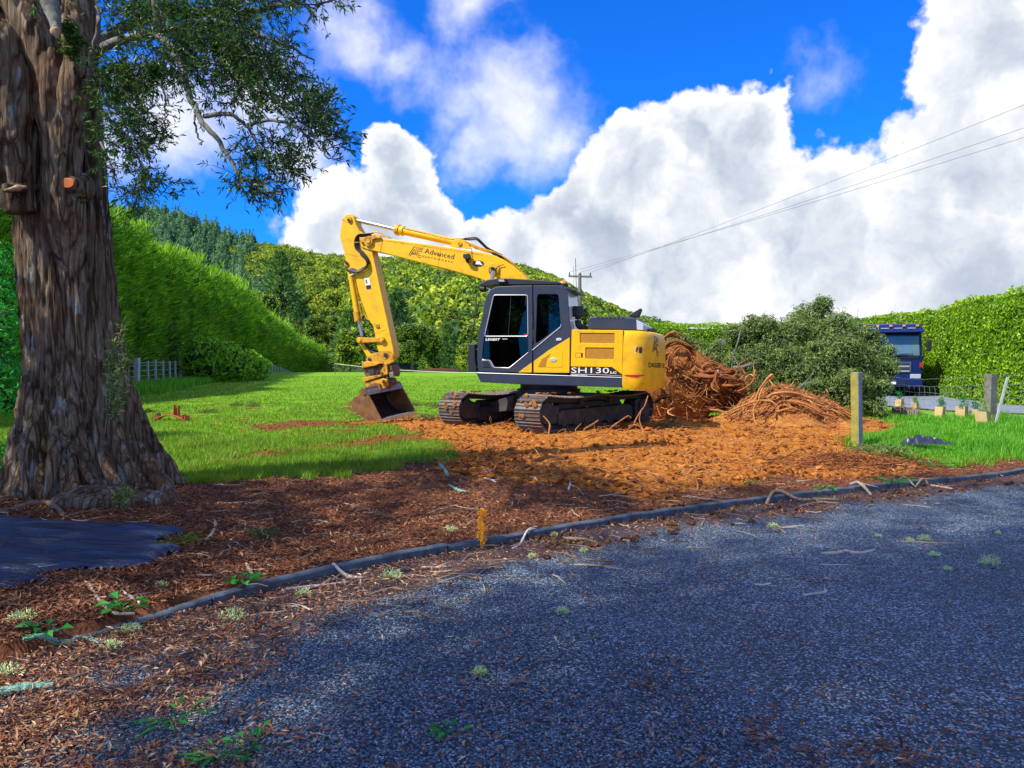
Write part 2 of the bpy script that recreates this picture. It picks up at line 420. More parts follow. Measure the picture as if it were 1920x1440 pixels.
# ground
m, t, o = new_mat('ground_soil_and_grass'); M['ground'] = m; p = t.pos()
nf = t.noise(p, 9, 5, .65); nm_ = t.noise(p, 1.1, 4, .6); nff = t.noise(p, 45, 4, .7)
grassc = t.mix(t.step(nm_, .35, .7), (.12, .32, .010, 1), (.22, .43, .016, 1))
grassc = t.mix(t.step(nf, .45, .75), grassc, (.20, .28, .02, 1))
dirtc = t.ramp(t.math('ADD', t.math('MULTIPLY', nf, .6), t.math('MULTIPLY', nff, .4)), [(.3, (.15, .045, .010)), (.45, (.37, .122, .018)), (.58, (.56, .22, .028)), (.72, (.68, .34, .065))])
dirtc = t.mix(t.step(t.noise(p, .8, 4, .6), .55, .72), dirtc, t.mix(nff, (.22, .07, .014, 1), (.40, .14, .022, 1)))
barkc = t.ramp(t.math('ADD', t.math('MULTIPLY', nf, .5), t.math('MULTIPLY', nff, .5)), [(.3, (.06, .022, .012)), (.5, (.20, .075, .036)), (.7, (.36, .17, .08))])
soilc = t.mix(nff, (.09, .035, .008, 1), (.26, .13, .03, 1))
jit = t.math('MULTIPLY', t.math('SUBTRACT', nff, .5), .5)
def edge(a): return t.step(t.math('ADD', t.attr(a), jit), .35, .62)
c = t.mix(edge('soil'), grassc, soilc); c = t.mix(edge('bark'), c, barkc); c = t.mix(edge('dirt'), c, dirtc)
h = t.math('ADD', t.math('MULTIPLY', nf, .6), t.math('MULTIPLY', nff, .4))
principled(t, o, c, .95, 0, t.bump(h, 1.0, .05), .15)
# road: chip seal
m, t, o = new_mat('road_chipseal'); M['road'] = m; p = t.pos()
vc = t.voro(p, 82, out='Color'); vd = t.voro(p, 82); big = t.noise(p, .7, 5, .6); mid = t.noise(p, 5, 4, .6)
sepc = t.node('ShaderNodeSeparateColor'); t.put(sepc.inputs[0], vc)
chip = t.ramp(sepc.outputs[0], [(0, (.018, .032, .055)), (.42, (.075, .130, .18)), (.75, (.21, .29, .37)), (1, (.52, .60, .68))])
tar = t.mix(t.step(vd, .42, .62), chip, (.014, .020, .034, 1))
c = t.mix(1, tar, t.ramp(big, [(.3, .72), (.7, 1.25)]), 'MULTIPLY')
br = t.math('MULTIPLY', t.step(t.math('ADD', t.attr('litter'), t.math('MULTIPLY', t.math('SUBTRACT', mid, .5), .9)), .25, .8), .85)
lc = t.ramp(t.noise(p, 40, 4, .7), [(.3, (.02, .010, .008)), (.5, (.07, .030, .018)), (.7, (.18, .085, .04))])
c = t.mix(br, c, lc)
hh = t.math('SUBTRACT', 1, vd)
principled(t, o, c, .62, 0, t.bump(hh, 1.0, .012, t.bump(mid, .4, .03)), .5)
M['gravel'] = simple('driveway_gravel', (.20, .23, .28, 1), .9, var=.35, scale=3, bump=.6, bscale=30)
M['kerb'] = simple('concrete_kerb', (.065, .090, .125, 1), .85, var=.5, scale=14, bump=.5, bscale=60, dirt=(.05, .035, .025, 1), dscale=6, damt=.7)
M['litter'] = tonemat('dry_leaf', [(.055, .021, .013), (.17, .058, .027), (.29, .115, .050), (.44, .26, .13), (.66, .52, .34)], .7)
M['clod'] = tonemat('soil_clod', [(.12, .036, .010), (.34, .11, .018), (.48, .19, .035)], .95, .6, 30)
M['spill'] = tonemat('spilled_soil', [(.04, .018, .010), (.12, .05, .02), (.22, .10, .035)], .95, .6, 30)
M['stone'] = tonemat('loose_chip', [(.035, .055, .085), (.10, .15, .21), (.32, .39, .46)], .6)
M['root'] = tonemat('torn_root', [(.10, .034, .014), (.28, .095, .030), (.44, .18, .055), (.56, .31, .12)], .85, .8, 35, 20, .35)
M['rootsoil'] = tonemat('root_soil', [(.13, .045, .015), (.34, .125, .028), (.50, .23, .05)], .95, 1.0, 14, 4, .4)
M['stick'] = tonemat('fallen_stick', [(.07, .045, .03), (.18, .125, .085), (.38, .29, .21), (.62, .58, .52)], .85, .7, 60, 30, .35)
M['lichen'] = tonemat('lichen', [(.30, .46, .20), (.55, .72, .30), (.85, .92, .52)], .9)
M['lichen_branch'] = tonemat('lichened_bark', [(.10, .22, .18), (.22, .42, .34), (.45, .60, .42)], .9, .9, 50, 25, .45)
M['grass'] = leafmat('grass_blade', [(0.130, 0.138, 0.036), (0.120, 0.248, 0.014), (0.240, 0.432, 0.024), (0.420, 0.534, 0.108)], .4, .5, patch=.9, pscale=.8)
M['tall_grass'] = leafmat('long_grass_blade', [(0.042, 0.152, 0.013), (0.083, 0.334, 0.019), (0.187, 0.547, 0.032), (0.458, 0.638, 0.096)], .4, .5, patch=.4, pscale=.9)
M['weed'] = leafmat('weed_leaf', [(0.014, 0.126, 0.028), (0.028, 0.280, 0.042), (0.070, 0.476, 0.056)], .4, .45)
# bark
for key_, gn_, lic_ in (('bark', 1.0, .75), ('greybark', 1.35, .9)):
  m, t, o = new_mat('tree_bark' if key_ == 'bark' else 'grey_limb_bark'); M[key_] = m; c = t.coord('Object')
  mp = t.node('ShaderNodeMapping'); t.put(mp.inputs[0], c); mp.inputs['Scale'].default_value = (1, 1, .065)
  fi = t.noise(mp.outputs[0], 30, 6, .75, dist=.8); me_ = t.noise(mp.outputs[0], 8, 4, .6, dist=.5); lo = t.noise(c, 1.3, 3, .6)
  wv_ = t.vec('ADD', mp.outputs[0], t.vec('SCALE', t.noise(mp.outputs[0], 12, 3, .6, out=1), scale=.05))
  crk = t.step(t.voro(wv_, 13, 'DISTANCE_TO_EDGE'), .0, .16)
  tx = t.math('ADD', t.math('MULTIPLY', fi, .62), t.math('MULTIPLY', me_, .30)); tx = t.math('ADD', tx, t.math('MULTIPLY', crk, .10))
  K = gn_
  col = t.ramp(tx, [(.34, (.020*K, .012*K, .009*K)), (.46, (.102*K, .064*K, .038*K)), (.58, (.24*K, .180*K, .120*K)), (.72, (.50*K, .44*K, .39*K))])
  col = t.mix(1, col, t.ramp(crk, [(0, .72), (.6, 1.0)]), 'MULTIPLY')
  col = t.mix(t.math('MULTIPLY', t.step(lo, .5, .72), .5), col, (.20, .085, .04, 1))
  mp2 = t.node('ShaderNodeMapping'); t.put(mp2.inputs[0], c); mp2.inputs['Scale'].default_value = (1, 1, .35)
  li = t.math('MULTIPLY', t.step(t.noise(mp2.outputs[0], 5, 5, .65), .58, .64), t.step(fi, .40, .55))
  col = t.mix(t.math('MULTIPLY', li, lic_), col, (.38, .46, .48, 1))
  hgt = t.math('ADD', t.math('ADD', fi, t.math('MULTIPLY', me_, .6)), t.math('MULTIPLY', crk, .25))
  principled(t, o, col, .9, 0, t.bump(hgt, 1.0, .045), .2)
M['limb'] = simple('limb_bark', (.13, .125, .11, 1), .9, var=.5, scale=9, bump=.9, bscale=24, dirt=(.30, .34, .30, 1), dscale=7, damt=.6)
M['twig'] = simple('twig_bark', (.045, .036, .034, 1), .9, var=.4, scale=12)
M['cut'] = simple('cut_wood', (.55, .14, .03, 1), .7, var=.3, scale=14)
M['cut_pale'] = simple('pale_broken_wood', (.40, .27, .15, 1), .8, var=.4, scale=14, bump=.6)
M['oldwood'] = simple('grey_weathered_wood', (.17, .16, .14, 1), .9, var=.45, scale=9, bump=.7, bscale=22)
M['batten'] = simple('pale_batten_wood', (.40, .42, .43, 1), .85, var=.25, scale=9, bump=.4)
M['postlit'] = simple('sunlit_post_face', (.30, .27, .05, 1), .9, var=.3, scale=7, bump=.6, bscale=18, dirt=(.17, .17, .06, 1), damt=.6)  # yellow and blue-grey versions paint the post's sunlit and shaded sides
M['postshade'] = simple('shaded_post_face', (.24, .26, .28, 1), .9, var=.3, scale=7, bump=.6, bscale=18)
M['wire'] = simple('galvanised_wire', (.35, .38, .40, 1), .45, .6)
M['tape'] = simple('white_cable', (.75, .75, .72, 1), .5)
M['powerline'] = simple('power_line', (.16, .18, .20, 1), .5)
M['treeleaf'] = leafmat('tree_leaf', [(0.016, 0.048, 0.016), (0.032, 0.096, 0.026), (0.080, 0.192, 0.032), (0.160, 0.320, 0.048)], .3, .4)
M['hedgeL'] = leafmat('shelterbelt_foliage', [(0.037, 0.110, 0.012), (0.103, 0.276, 0.016), (0.230, 0.497, 0.020), (0.460, 0.699, 0.032)], .35, .5, patch=.75, pscale=.45)
M['hedgeR'] = leafmat('laurel_hedge_leaf', [(0.047, 0.135, 0.008), (0.135, 0.297, 0.011), (0.297, 0.513, 0.014), (0.567, 0.743, 0.054)], .35, .38, patch=.3, pscale=.5)
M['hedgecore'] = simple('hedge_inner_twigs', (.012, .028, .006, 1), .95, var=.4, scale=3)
M['bushleaf'] = leafmat('felled_tree_leaf', [(.035, .075, .024), (.10, .18, .042), (.23, .32, .085), (.44, .52, .20)], .3, .5, patch=.3, pscale=.7)
M['pine'] = leafmat('pine_foliage', [(0.023, 0.080, 0.034), (0.058, 0.170, 0.057), (0.137, 0.296, 0.076), (0.296, 0.479, 0.095)], .25, .6, obj=.3)
M['native'] = leafmat('bush_foliage', [(0.036, 0.101, 0.015), (0.141, 0.259, 0.019), (0.344, 0.473, 0.023), (0.647, 0.765, 0.038)], .3, .55, obj=.35)
M['forest_pine'] = leafmat('hill_pine_foliage', [(0.026, 0.085, 0.041), (0.065, 0.179, 0.075), (0.140, 0.286, 0.094), (0.255, 0.405, 0.102)], .2, .7, patch=.25, pscale=.02)
M['forest_bush'] = leafmat('hill_bush_foliage', [(0.039, 0.113, 0.021), (0.131, 0.239, 0.025), (0.327, 0.432, 0.029), (0.610, 0.658, 0.042)], .25, .6, patch=.35, pscale=.018)
M['hill'] = simple('hill_undergrowth', (.02, .045, .012, 1), .95, var=.4, scale=.1)
# machine
M['yellow'] = simple('yellow_paint', (.84, .465, .001, 1), .42, var=.07, scale=5, spec=.4, dirt=(.42, .20, .03, 1), dscale=6, damt=.38)
M['yellow_worn'] = simple('worn_yellow_paint', (.62, .30, .008, 1), .55, var=.25, scale=9, dirt=(.16, .06, .015, 1), dscale=7, damt=.85, bump=.2)
M['charcoal'] = simple('charcoal_paint', (.024, .034, .066, 1), .45, var=.08, scale=3, spec=.5, dirt=(.10, .085, .07, 1), dscale=2, damt=.12)
M['black'] = simple('black_plastic', (.014, .016, .022, 1), .5, var=.2)
M['rubber'] = simple('black_hose_rubber', (.012, .012, .014, 1), .55)
M['chrome'] = simple('chrome_rod', (.60, .56, .55, 1), .35, 1, var=.05)
M['silver'] = simple('silver_trim', (.55, .57, .60, 1), .4, .3, var=.05)
M['white'] = simple('white_print', (.80, .80, .78, 1), .5, var=.05)
M['ink'] = simple('black_print', (.02, .012, .01, 1), .5)
M['red'] = simple('red_reflector', (.55, .01, .015, 1), .35)
M['amber'] = simple('amber_lamp', (.80, .28, .01, 1), .25)
M['grille'] = simple('ochre_mesh_grille', (.42, .19, .004, 1), .6, var=.3, scale=60, bump=.8, bscale=120)
M['shoe'] = simple('worn_track_steel', (.17, .155, .15, 1), .5, .55, var=.35, scale=9, dirt=(.22, .085, .02, 1), dscale=3, damt=.75, bump=.4)
M['under'] = simple('dusty_undercarriage_steel', (.028, .030, .038, 1), .7, .1, var=.4, scale=7, dirt=(.14, .085, .045, 1), dscale=3, damt=.55, bump=.4)
M['mud'] = simple('caked_mud', (.30, .12, .025, 1), .95, var=.4, scale=20, bump=1, bscale=40)
M['rust'] = simple('rusty_steel', (.22, .10, .04, 1), .7, .2, var=.4, scale=6, dirt=(.10, .055, .035, 1), dscale=5, damt=.8, bump=.5)
M['rust_orange'] = simple('orange_rusted_steel', (.42, .12, .025, 1), .8, .1, var=.4, scale=9, bump=.5)
M['bucket_in'] = simple('dark_bucket_inner_steel', (.045, .028, .030, 1), .55, .3, var=.4, scale=5, bump=.3)
M['steel'] = simple('scraped_steel', (.26, .23, .22, 1), .5, .6, var=.3, scale=12)
M['seat'] = simple('cab_seat_fabric', (.06, .065, .075, 1), .9)
m, t, o = new_mat('tinted_glass'); M['glass'] = m
gl = t.node('ShaderNodeBsdfGlossy'); gl.inputs['Roughness'].default_value = .02; gl.inputs[0].default_value = (.8, .9, 1, 1)
tp = t.node('ShaderNodeBsdfTransparent'); tp.inputs[0].default_value = (.10, .14, .19, 1)
fr = t.node('ShaderNodeFresnel'); fr.inputs[0].default_value = 1.45
mx = t.node('ShaderNodeMixShader'); t.l.new(t.math('ADD', fr.outputs[0], .0), mx.inputs[0]); t.l.new(tp.outputs[0], mx.inputs[1]); t.l.new(gl.outputs[0], mx.inputs[2]); t.l.new(mx.outputs[0], o.inputs[0])
M['glass_light'] = simple('painted_reflection_glass', (.50, .56, .62, 1), .15, 0, var=.1)  # whitish reflection of the rear window put into the glass colour
M['truckblue'] = simple('blue_truck_paint', (.006, .018, .11, 1), .3, var=.1)
M['truckgrey'] = simple('grey_truck_trim', (.07, .085, .12, 1), .5, var=.1)
M['truckglass'] = simple('truck_windscreen_glass', (.10, .19, .24, 1), .06, 0, var=.2, scale=2, spec=1.0)
M['lamp'] = simple('clear_headlamp', (.55, .60, .68, 1), .15, .3)
M['guard'] = simple('cardboard_tree_guard', (.56, .40, .20, 1), .8, var=.12)
m, t, o = new_mat('black_weed_mat'); M['mat'] = m; c = t.coord('Object')
mpp = t.node('ShaderNodeMapping'); t.put(mpp.inputs[0], c); mpp.inputs['Rotation'].default_value = (0, 0, .05); mpp.inputs['Scale'].default_value = (.35, 3.2, 1)
cr = t.noise(mpp.outputs[0], 7, 5, .65, dist=.8)
wv = t.node('ShaderNodeTexChecker'); t.put(wv.inputs[0], c); wv.inputs['Scale'].default_value = 90
principled(t, o, t.mix(t.step(cr, .4, .7), (.003, .007, .022, 1), (.013, .040, .13, 1)), .36, 0, t.bump(t.math('ADD', cr, t.math('MULTIPLY', wv.outputs[1], .03)), 1, .04), .6)  # bluer folds: sky reflection put into the mat's colour
M['orange'] = simple('orange_marker_tape', (1.0, .42, .01, 1), .6, var=.35, scale=30)
M['cloth'] = simple('dark_plastic_sheet', (.02, .03, .055, 1), .4, var=.4, bump=.4, bscale=12)

# ------------------------------------------------------------------ ground sheet, road, driveway, hill
def axis(segs):
    out = []
    for a, b, st in segs: out += list(np.arange(a, b-1e-6, st))
    out.append(segs[-1][1]); return np.array(out)
gx = np.concatenate([-np.geomspace(900, 13, 40), axis([(-12.5, -6, .25), (-6, 8.4, .075), (8.4, 20, .3)]), np.geomspace(21, 900, 40)])
gy = np.concatenate([-np.geomspace(60, 3.5, 10), axis([(-3, 2.4, .4), (2.4, 13, .075), (13, 20, .12), (20, 30, .4)]), np.geomspace(31, 1500, 60)])
X, Y = np.meshgrid(gx, gy); nx, ny = len(gx), len(gy); Z = gz(X, Y)
i = np.arange(ny-1)[:, None]*nx+np.arange(nx-1)[None]; Fg = np.stack([i, i+1, i+1+nx, i+nx], -1).reshape(-1, 4)
s_, dirt_, bark_, soil_, grass_ = zones(X.ravel(), Y.ravel())
go = obj_np('ground', np.stack([X, Y, Z], -1).reshape(-1, 3), Fg, M['ground'], smooth=True, attrs={'dirt': dirt_, 'bark': bark_, 'soil': soil_})
tag(go, kind='structure')
# road sheet (paddock side cells dropped)
rx = np.concatenate([-np.geomspace(120, 7.5, 14), axis([(-7, 12, .2)]), np.geomspace(12.5, 200, 20)]); ry = np.concatenate([-np.geomspace(100, 3.2, 12), axis([(-3, 13, .2)]), np.geomspace(13.5, 30, 8)])
X, Y = np.meshgrid(rx, ry); S = kerb_s(X, Y)
X2 = X.copy(); Y2 = Y.copy()
def litter_d(x, y):
    s = kerb_s(x, y); n = fbm(P3(x*1.4, y*1.4), 4, 31)
    a = sstep(s+.35*n, -.95, -.25); lefty = sstep(x+.5*y*0, .4, -2.6)*sstep(y, 7, 2)
    b = sstep(n*1.35+lefty*.80-.5, -.05, .55)
    return np.clip(np.maximum(a, b), 0, 1)
ii = np.arange(len(ry)-1)[:, None]*len(rx)+np.arange(len(rx)-1)[None]; Fr = np.stack([ii, ii+1, ii+1+len(rx), ii+len(rx)], -1).reshape(-1, 4)
keep = (S.ravel()[Fr] < .04).any(1); ok = (S.ravel()[Fr] < .3).all(1)
Fr = Fr[keep & ok]
ro = obj_np('road', np.stack([X, Y, np.full_like(X, ROADZ)+.015*fbm(P3(X*.6, Y*.6), 2, 77)], -1).reshape(-1, 3), Fr, M['road'], smooth=True, attrs={'litter': litter_d(X.ravel(), Y.ravel())})
tag(ro, kind='structure')
# far driveway on the right
dl = np.array([(30, 16.5), (17, 17.6), (12.6, 19.6), (11.6, 23), (12.2, 28), (13.5, 34), (14, 42)]); dr_ = np.array([(34, 20), (19, 21.6), (16.4, 23.4), (16.6, 26), (18, 31), (18.9, 36), (18.2, 43)])
a_, b_ = smooth_path(np.c_[dl, np.zeros(7)], 5), smooth_path(np.c_[dr_, np.zeros(7)], 5)
rows = [a_*(1-q)+b_*q for q in np.linspace(0, 1, 8)]; Vd = np.stack(rows, 1); Vd[..., 2] = gz(Vd[..., 0], Vd[..., 1])+.03
nn = Vd.shape[1]; i = np.arange(Vd.shape[0]-1)[:, None]*nn+np.arange(nn-1)[None]
tag(obj_np('driveway', Vd.reshape(-1, 3), np.stack([i, i+1, i+1+nn, i+nn], -1).reshape(-1, 4)[:, ::-1], M['gravel'], smooth=True), kind='structure')
# hill
SKY = np.array([(-900, 250), (0, 270), (195, 292), (300, 296), (350, 284), (400, 262), (440, 248), (540, 235), (600, 222), (700, 210), (780, 208), (870, 205), (980, 198), (1030, 182), (1080, 152), (1130, 128), (1180, 107), (1235, 84), (1300, 62), (1600, 40), (3000, 40)])
HD0, HD1 = 118., 470.
def hill_foot(px): return np.interp(px, [645, 700], [238, HD0])
def hill_z(px, Yd):
    d0 = hill_foot(px); tt = np.clip((Yd-d0)/(HD1-d0), 0, 1); x = (px-960)/FPX*Yd
    top = CAMZ+(np.interp(px, SKY[:, 0], SKY[:, 1])-24)/FPX*HD1
    z = -2.5+(top+2.5)*(tt**.92)
    return z+4*fbm(P3(x/38, Yd/38), 3, 51)*np.sin(np.pi*tt)*1.6 - np.clip(Yd-HD1, 0, 300)*.35
hp = np.linspace(-900, 2900, 130); hy = np.concatenate([[90], np.linspace(HD0, HD1, 50), [500, 560, 640]])
PX, HY = np.meshgrid(hp, hy); HZ = hill_z(PX, HY); HZ[0] = -8
i = np.arange(len(hy)-1)[:, None]*len(hp)+np.arange(len(hp)-1)[None]
tag(obj_np('hill', np.stack([(PX-960)/FPX*HY, HY, HZ], -1).reshape(-1, 3), np.stack([i, i+1, i+1+len(hp), i+len(hp)], -1).reshape(-1, 4), M['hill'], smooth=True), kind='structure')

# kerb of concrete blocks
kr = bpy.data.objects.new('kerb', None); COL.objects.link(kr); tag(kr, kind='structure')
i0 = 5  # the block run starts where the litter buries it
kp = smooth_path(np.c_[KA[i0:-3], np.zeros(len(KA)-3-i0)], 12); kl = np.r_[0, np.cumsum(np.linalg.norm(np.diff(kp, axis=0), axis=1))]
pos_ = 0; tot = kl[-1]; nblk = 0
while pos_ < tot-.3:
    ln = .92 if nblk % 3 else .78
    qs = np.linspace(pos_, min(pos_+ln-.012, tot), 6); pts = np.array([np.interp(qs, kl, kp[:, k]) for k in (0, 1)]).T
    tg = unit(np.gradient(pts, axis=0)); nr = np.c_[-tg[:, 1], tg[:, 0]]; V = []; jz = RNG.uniform(-.005, .005); jo = RNG.uniform(-.003, .003)
    endd = sstep(np.array([pos_]), 0, .8)[0]
    for k in range(6):
        top = -.160+jz+.003*RNG.normal()-(1-sstep(qs[k], 0, 1.3))*.05
        for (off, z) in ((-.005+jo, -.42), (-.005+jo, top-.012), (.008+jo, top), (.055+jo, top), (.068+jo, top-.012), (.068+jo, -.42)):
            q = pts[k]+nr[k]*(off-.05); V.append((q[0], q[1], z))
    F = [(6*k+a, 6*k+a+1, 6*k+7+a, 6*k+6+a) for k in range(5) for a in range(5)]+[(0, 1, 2, 3, 4, 5)[::-1], (30, 31, 32, 33, 34, 35)]
    mb = MB(); mb.add(V, F); mb.build('kerb_block', M['kerb'], kr, bevel=.004)
    pos_ += ln; nblk += 1
# ------------------------------------------------------------------ excavator
A17, T15 = R_(17), R_(1.5)
EC = np.array([EXC[0], EXC[1], .1])
UF = Frame(EC, (-math.cos(A17)*math.cos(T15), math.sin(A17)*math.cos(T15), math.sin(T15)), (-math.sin(A17), -math.cos(A17), 0))
ex = empty('excavator', EC, 'yellow and charcoal tracked excavator with its arm folded down on the torn up soil', 'excavator')
def up(v, *pts): return [UF.U(a, b, v) for a, b in pts]
SV = 1.2
# crawler tracks
ta = R_(46.2); TFv = (-math.cos(ta), -math.sin(ta), 0); TLv = (math.sin(ta), -math.cos(ta), 0)
TF = Frame(EC, TFv, TLv)
WB, WR = 1.42, .285           # half wheelbase, belt radius
def belt(n):
    """centre line of the belt: position along, height, outward angle"""
    pts = []
    for q in np.linspace(-WB, WB, 30): pts.append((q, .035))                       # lower run, rear -> front
    for a in np.linspace(-90, 90, 24)[1:-1]: pts.append((WB+WR*math.cos(R_(a)), .035+WR+WR*math.sin(R_(a))))
    for q in np.linspace(WB, -WB, 30):
        k = (WB-q)/(2*WB); pts.append((q, .035+2*WR-.045*math.sin(math.pi*((k*2) % 1))))
    for a in np.linspace(90, 270, 24)[1:-1]: pts.append((-WB+WR*math.cos(R_(a)), .035+WR+WR*math.sin(R_(a))))
    pts = np.array(pts+[pts[0]]); L = np.r_[0, np.cumsum(np.hypot(*np.diff(pts, axis=0).T))]
    out = []
    for k in range(n):
        s0 = L[-1]*k/n; p = np.array([np.interp(s0, L, pts[:, j]) for j in (0, 1)]); q = np.array([np.interp((s0+.03) % L[-1], L, pts[:, j]) for j in (0, 1)])
        d = unit(q-p); out.append((p, d))
    return out
sm = MB(); HW = .29
prof = [(-.078, 0), (-.078, .016), (-.066, .034), (-.056, .016), (-.008, .016), (0, .040), (.008, .016), (.052, .016), (.064, .036), (.074, .016), (.082, .004), (.082, 0)]
sm.prism(lambda u, v, w_: (u, v, w_), prof, -HW, HW)
NSH = 46
for side, yb in (('near', 1.0), ('far', -1.0)):
    tr_mb = MB(); loopp = belt(60)
    for k in range(60):   # chain under the shoes
        (p, d), (q, _) = loopp[k], loopp[(k+1) % 60]; nrm = np.array([d[1], -d[0]])
        for off in (-.09, .09):
            a0, a1 = p-nrm*.0, p-nrm*.075; b0, b1 = q-nrm*.0, q-nrm*.075
            V = [TF(x, yb+off+e, z) for e in (-.028, .028) for x, z in (a0, b0, b1, a1)]
            tr_mb.add(V, [(0, 1, 2, 3), (7, 6, 5, 4), (0, 4, 5, 1), (3, 2, 6, 7)])
    trk = tr_mb.build('crawler_track', M['under'], ex)
    proto = None
    for p, d in belt(NSH):
        nrm = np.array([d[1], -d[0]])   # outward
        if proto is None: s_o = sm.build('track_shoe', M['shoe'], trk, bevel=0); proto = s_o.data
        else: s_o = link('track_shoe', proto, trk)
        X3 = TF.F*d[0]+np.array([0, 0, 1.])*d[1]; Z3 = TF.F*nrm[0]+np.array([0, 0, 1.])*nrm[1]; Y3 = np.cross(Z3, X3)
        P = TF(p[0], yb, p[1]); mt = Matrix(((X3[0], Y3[0], Z3[0], P[0]), (X3[1], Y3[1], Z3[1], P[1]), (X3[2], Y3[2], Z3[2], P[2]), (0, 0, 0, 1))); s_o.matrix_local = mt
    o_ = yb+.19*(1 if side == 'near' else 1)   # outward face toward the camera
    fb = MB()
    fb.prism(TF, [(-1.12, .12), (1.12, .10), (1.12, .30), (1.0, .36), (-1.0, .40), (-1.12, .36)], yb-.16, yb+.20)
    fb.prism(TF, [(-1.0, .401), (1.0, .361), (.9, .47), (-.9, .50)], yb-.12, yb+.04)
    fb.build('track_frame', M['under'], trk, bevel=.015)
    cb = MB(); cb.prism(TF, [(-1.62, .08), (-1.14, .08), (-1.14, .47), (-1.25, .50), (-1.55, .46), (-1.66, .30)], yb+.10, yb+.24); cb.cyl(TF(-WB, yb+.05, .32), TF(-WB, yb+.27, .32), .17, 20); cb.build('final_drive', M['under'], trk, bevel=.012)
    ib = MB(); ib.cyl(TF(WB, yb-.11, .32), TF(WB, yb+.11, .32), .235, 28); ib.cyl(TF(WB, yb-.13, .32), TF(WB, yb+.16, .32), .10, 16)
    ib.build('idler_wheel', M['under'], trk, bevel=.012)
    ib = MB(); ib.cyl(TF(WB, yb+.12, .32), TF(WB, yb+.20, .32), .19, 24); ib.prism(TF, [(WB-.35, .14), (WB, .13), (WB, .50), (WB-.35, .42)], yb+.12, yb+.17); ib.build('idler_cover', M['under'], trk, bevel=.01)
    sp = MB(); sp.cyl(TF(-WB, yb-.10, .32), TF(-WB, yb+.10, .32), .22, 18); sp.build('sprocket', M['under'], trk, bevel=.01)
    for q in np.linspace(-.98, .98, 7):
        rb = MB(); rb.cyl(TF(q, yb-.14, .15), TF(q, yb+.215, .15), .075, 14); rb.build('track_roller', M['under'], trk, bevel=.008)
    for q in (-.45, .42):
        rb = MB(); rb.cyl(TF(q, yb-.10, .50), TF(q, yb+.16, .50), .055, 14); rb.build('carrier_roller', M['under'], trk, bevel=.006)
    md_ = MB()
    for _ in range(34):   # caked mud on belt and frame
        q = RNG.uniform(-1.3, 1.5); y = yb+RNG.uniform(-.27, .2)
        zz = .655 if RNG.random() < .5 else (.40 if y > yb-.05 and abs(q) < .9 else .65)
        sx = RNG.uniform(.02, .07); V, F = ICO1; V = V*np.array([sx, sx*.8, sx*.35])*(1+.3*RNG.normal(size=(len(V), 1)))
        md_.add([TF(q+a, y+b, zz+c) for a, b, c in V], F)
    for _ in range(9):
        a = R_(RNG.uniform(-10, 70)); y = yb+RNG.uniform(-.2, .2); sx = RNG.uniform(.02, .055); V, F = ICO1; V = V*sx*(1+.3*RNG.normal(size=(len(V), 1)))
        md_.add([TF(WB+(WR+.045)*math.cos(a)+p_[0]*.5, y+p_[1], .32+(WR+.045)*math.sin(a)+p_[2]) for p_ in V], F)
    tag(md_.build('caked_mud', M['mud'], trk), kind='stuff')
cf = MB()
cf.prism(TF, [(-.55, .25), (.55, .25), (.48, .60), (-.48, .60)], -.45, .45)
for sx in (-1, 1):
    for sy in (-1, 1):
        V = [TF(sx*a, sy*b, c) for a, b, c in ((.30, .4, .28), (.62, .4, .28), (.85, .86, .22), (.5, .86, .22), (.30, .4, .58), (.58, .4, .58), (.78, .86, .42), (.5, .86, .42))]
        cf.add(V, [(0, 1, 2, 3), (4, 5, 6, 7), (0, 1, 5, 4), (2, 3, 7, 6), (1, 2, 6, 5), (0, 3, 7, 4)])
cf.build('carbody_frame', M['under'], ex, bevel=.01)
tt_ = MB(); tt_.cyl((0, 0, .55), (0, 0, .86), .56, 40); tt_.cyl((0, 0, .60), (0, 0, .70), .62, 40); tt_.build('slew_ring', M['charcoal'], ex, bevel=.008)

# upper deck: lower rail
mb = MB(); q = up(SV, (892.5, 699.5), (1167, 706.5), (1167, 726.5), (985, 721), (901, 716.5)); mb.prism(UF, q, SV, SV-.16); mb.build('side_skirt', M['charcoal'], ex, bevel=.012)
q2 = [(a, b) for a, b in q]; mb = MB(); mb.prism(UF, q2, -SV, -SV+.16); mb.build('side_skirt', M['charcoal'], ex, bevel=.012)
mb = MB(); mb.box(UF, (-1.58, -SV+.165, .84), (1.0, SV-.165, .96)); mb.build('deck', M['black'], ex)
mb = MB(); mb.tube([UF(*[*UF.U(894, 699, SV+.004)][:1], SV+.004, UF.U(894, 699, SV)[1]), UF(UF.U(1166, 708, SV)[0], SV+.004, UF.U(1166, 708, SV)[1])], .007, 6); mb.build('trim_strip', M['silver'], ex)
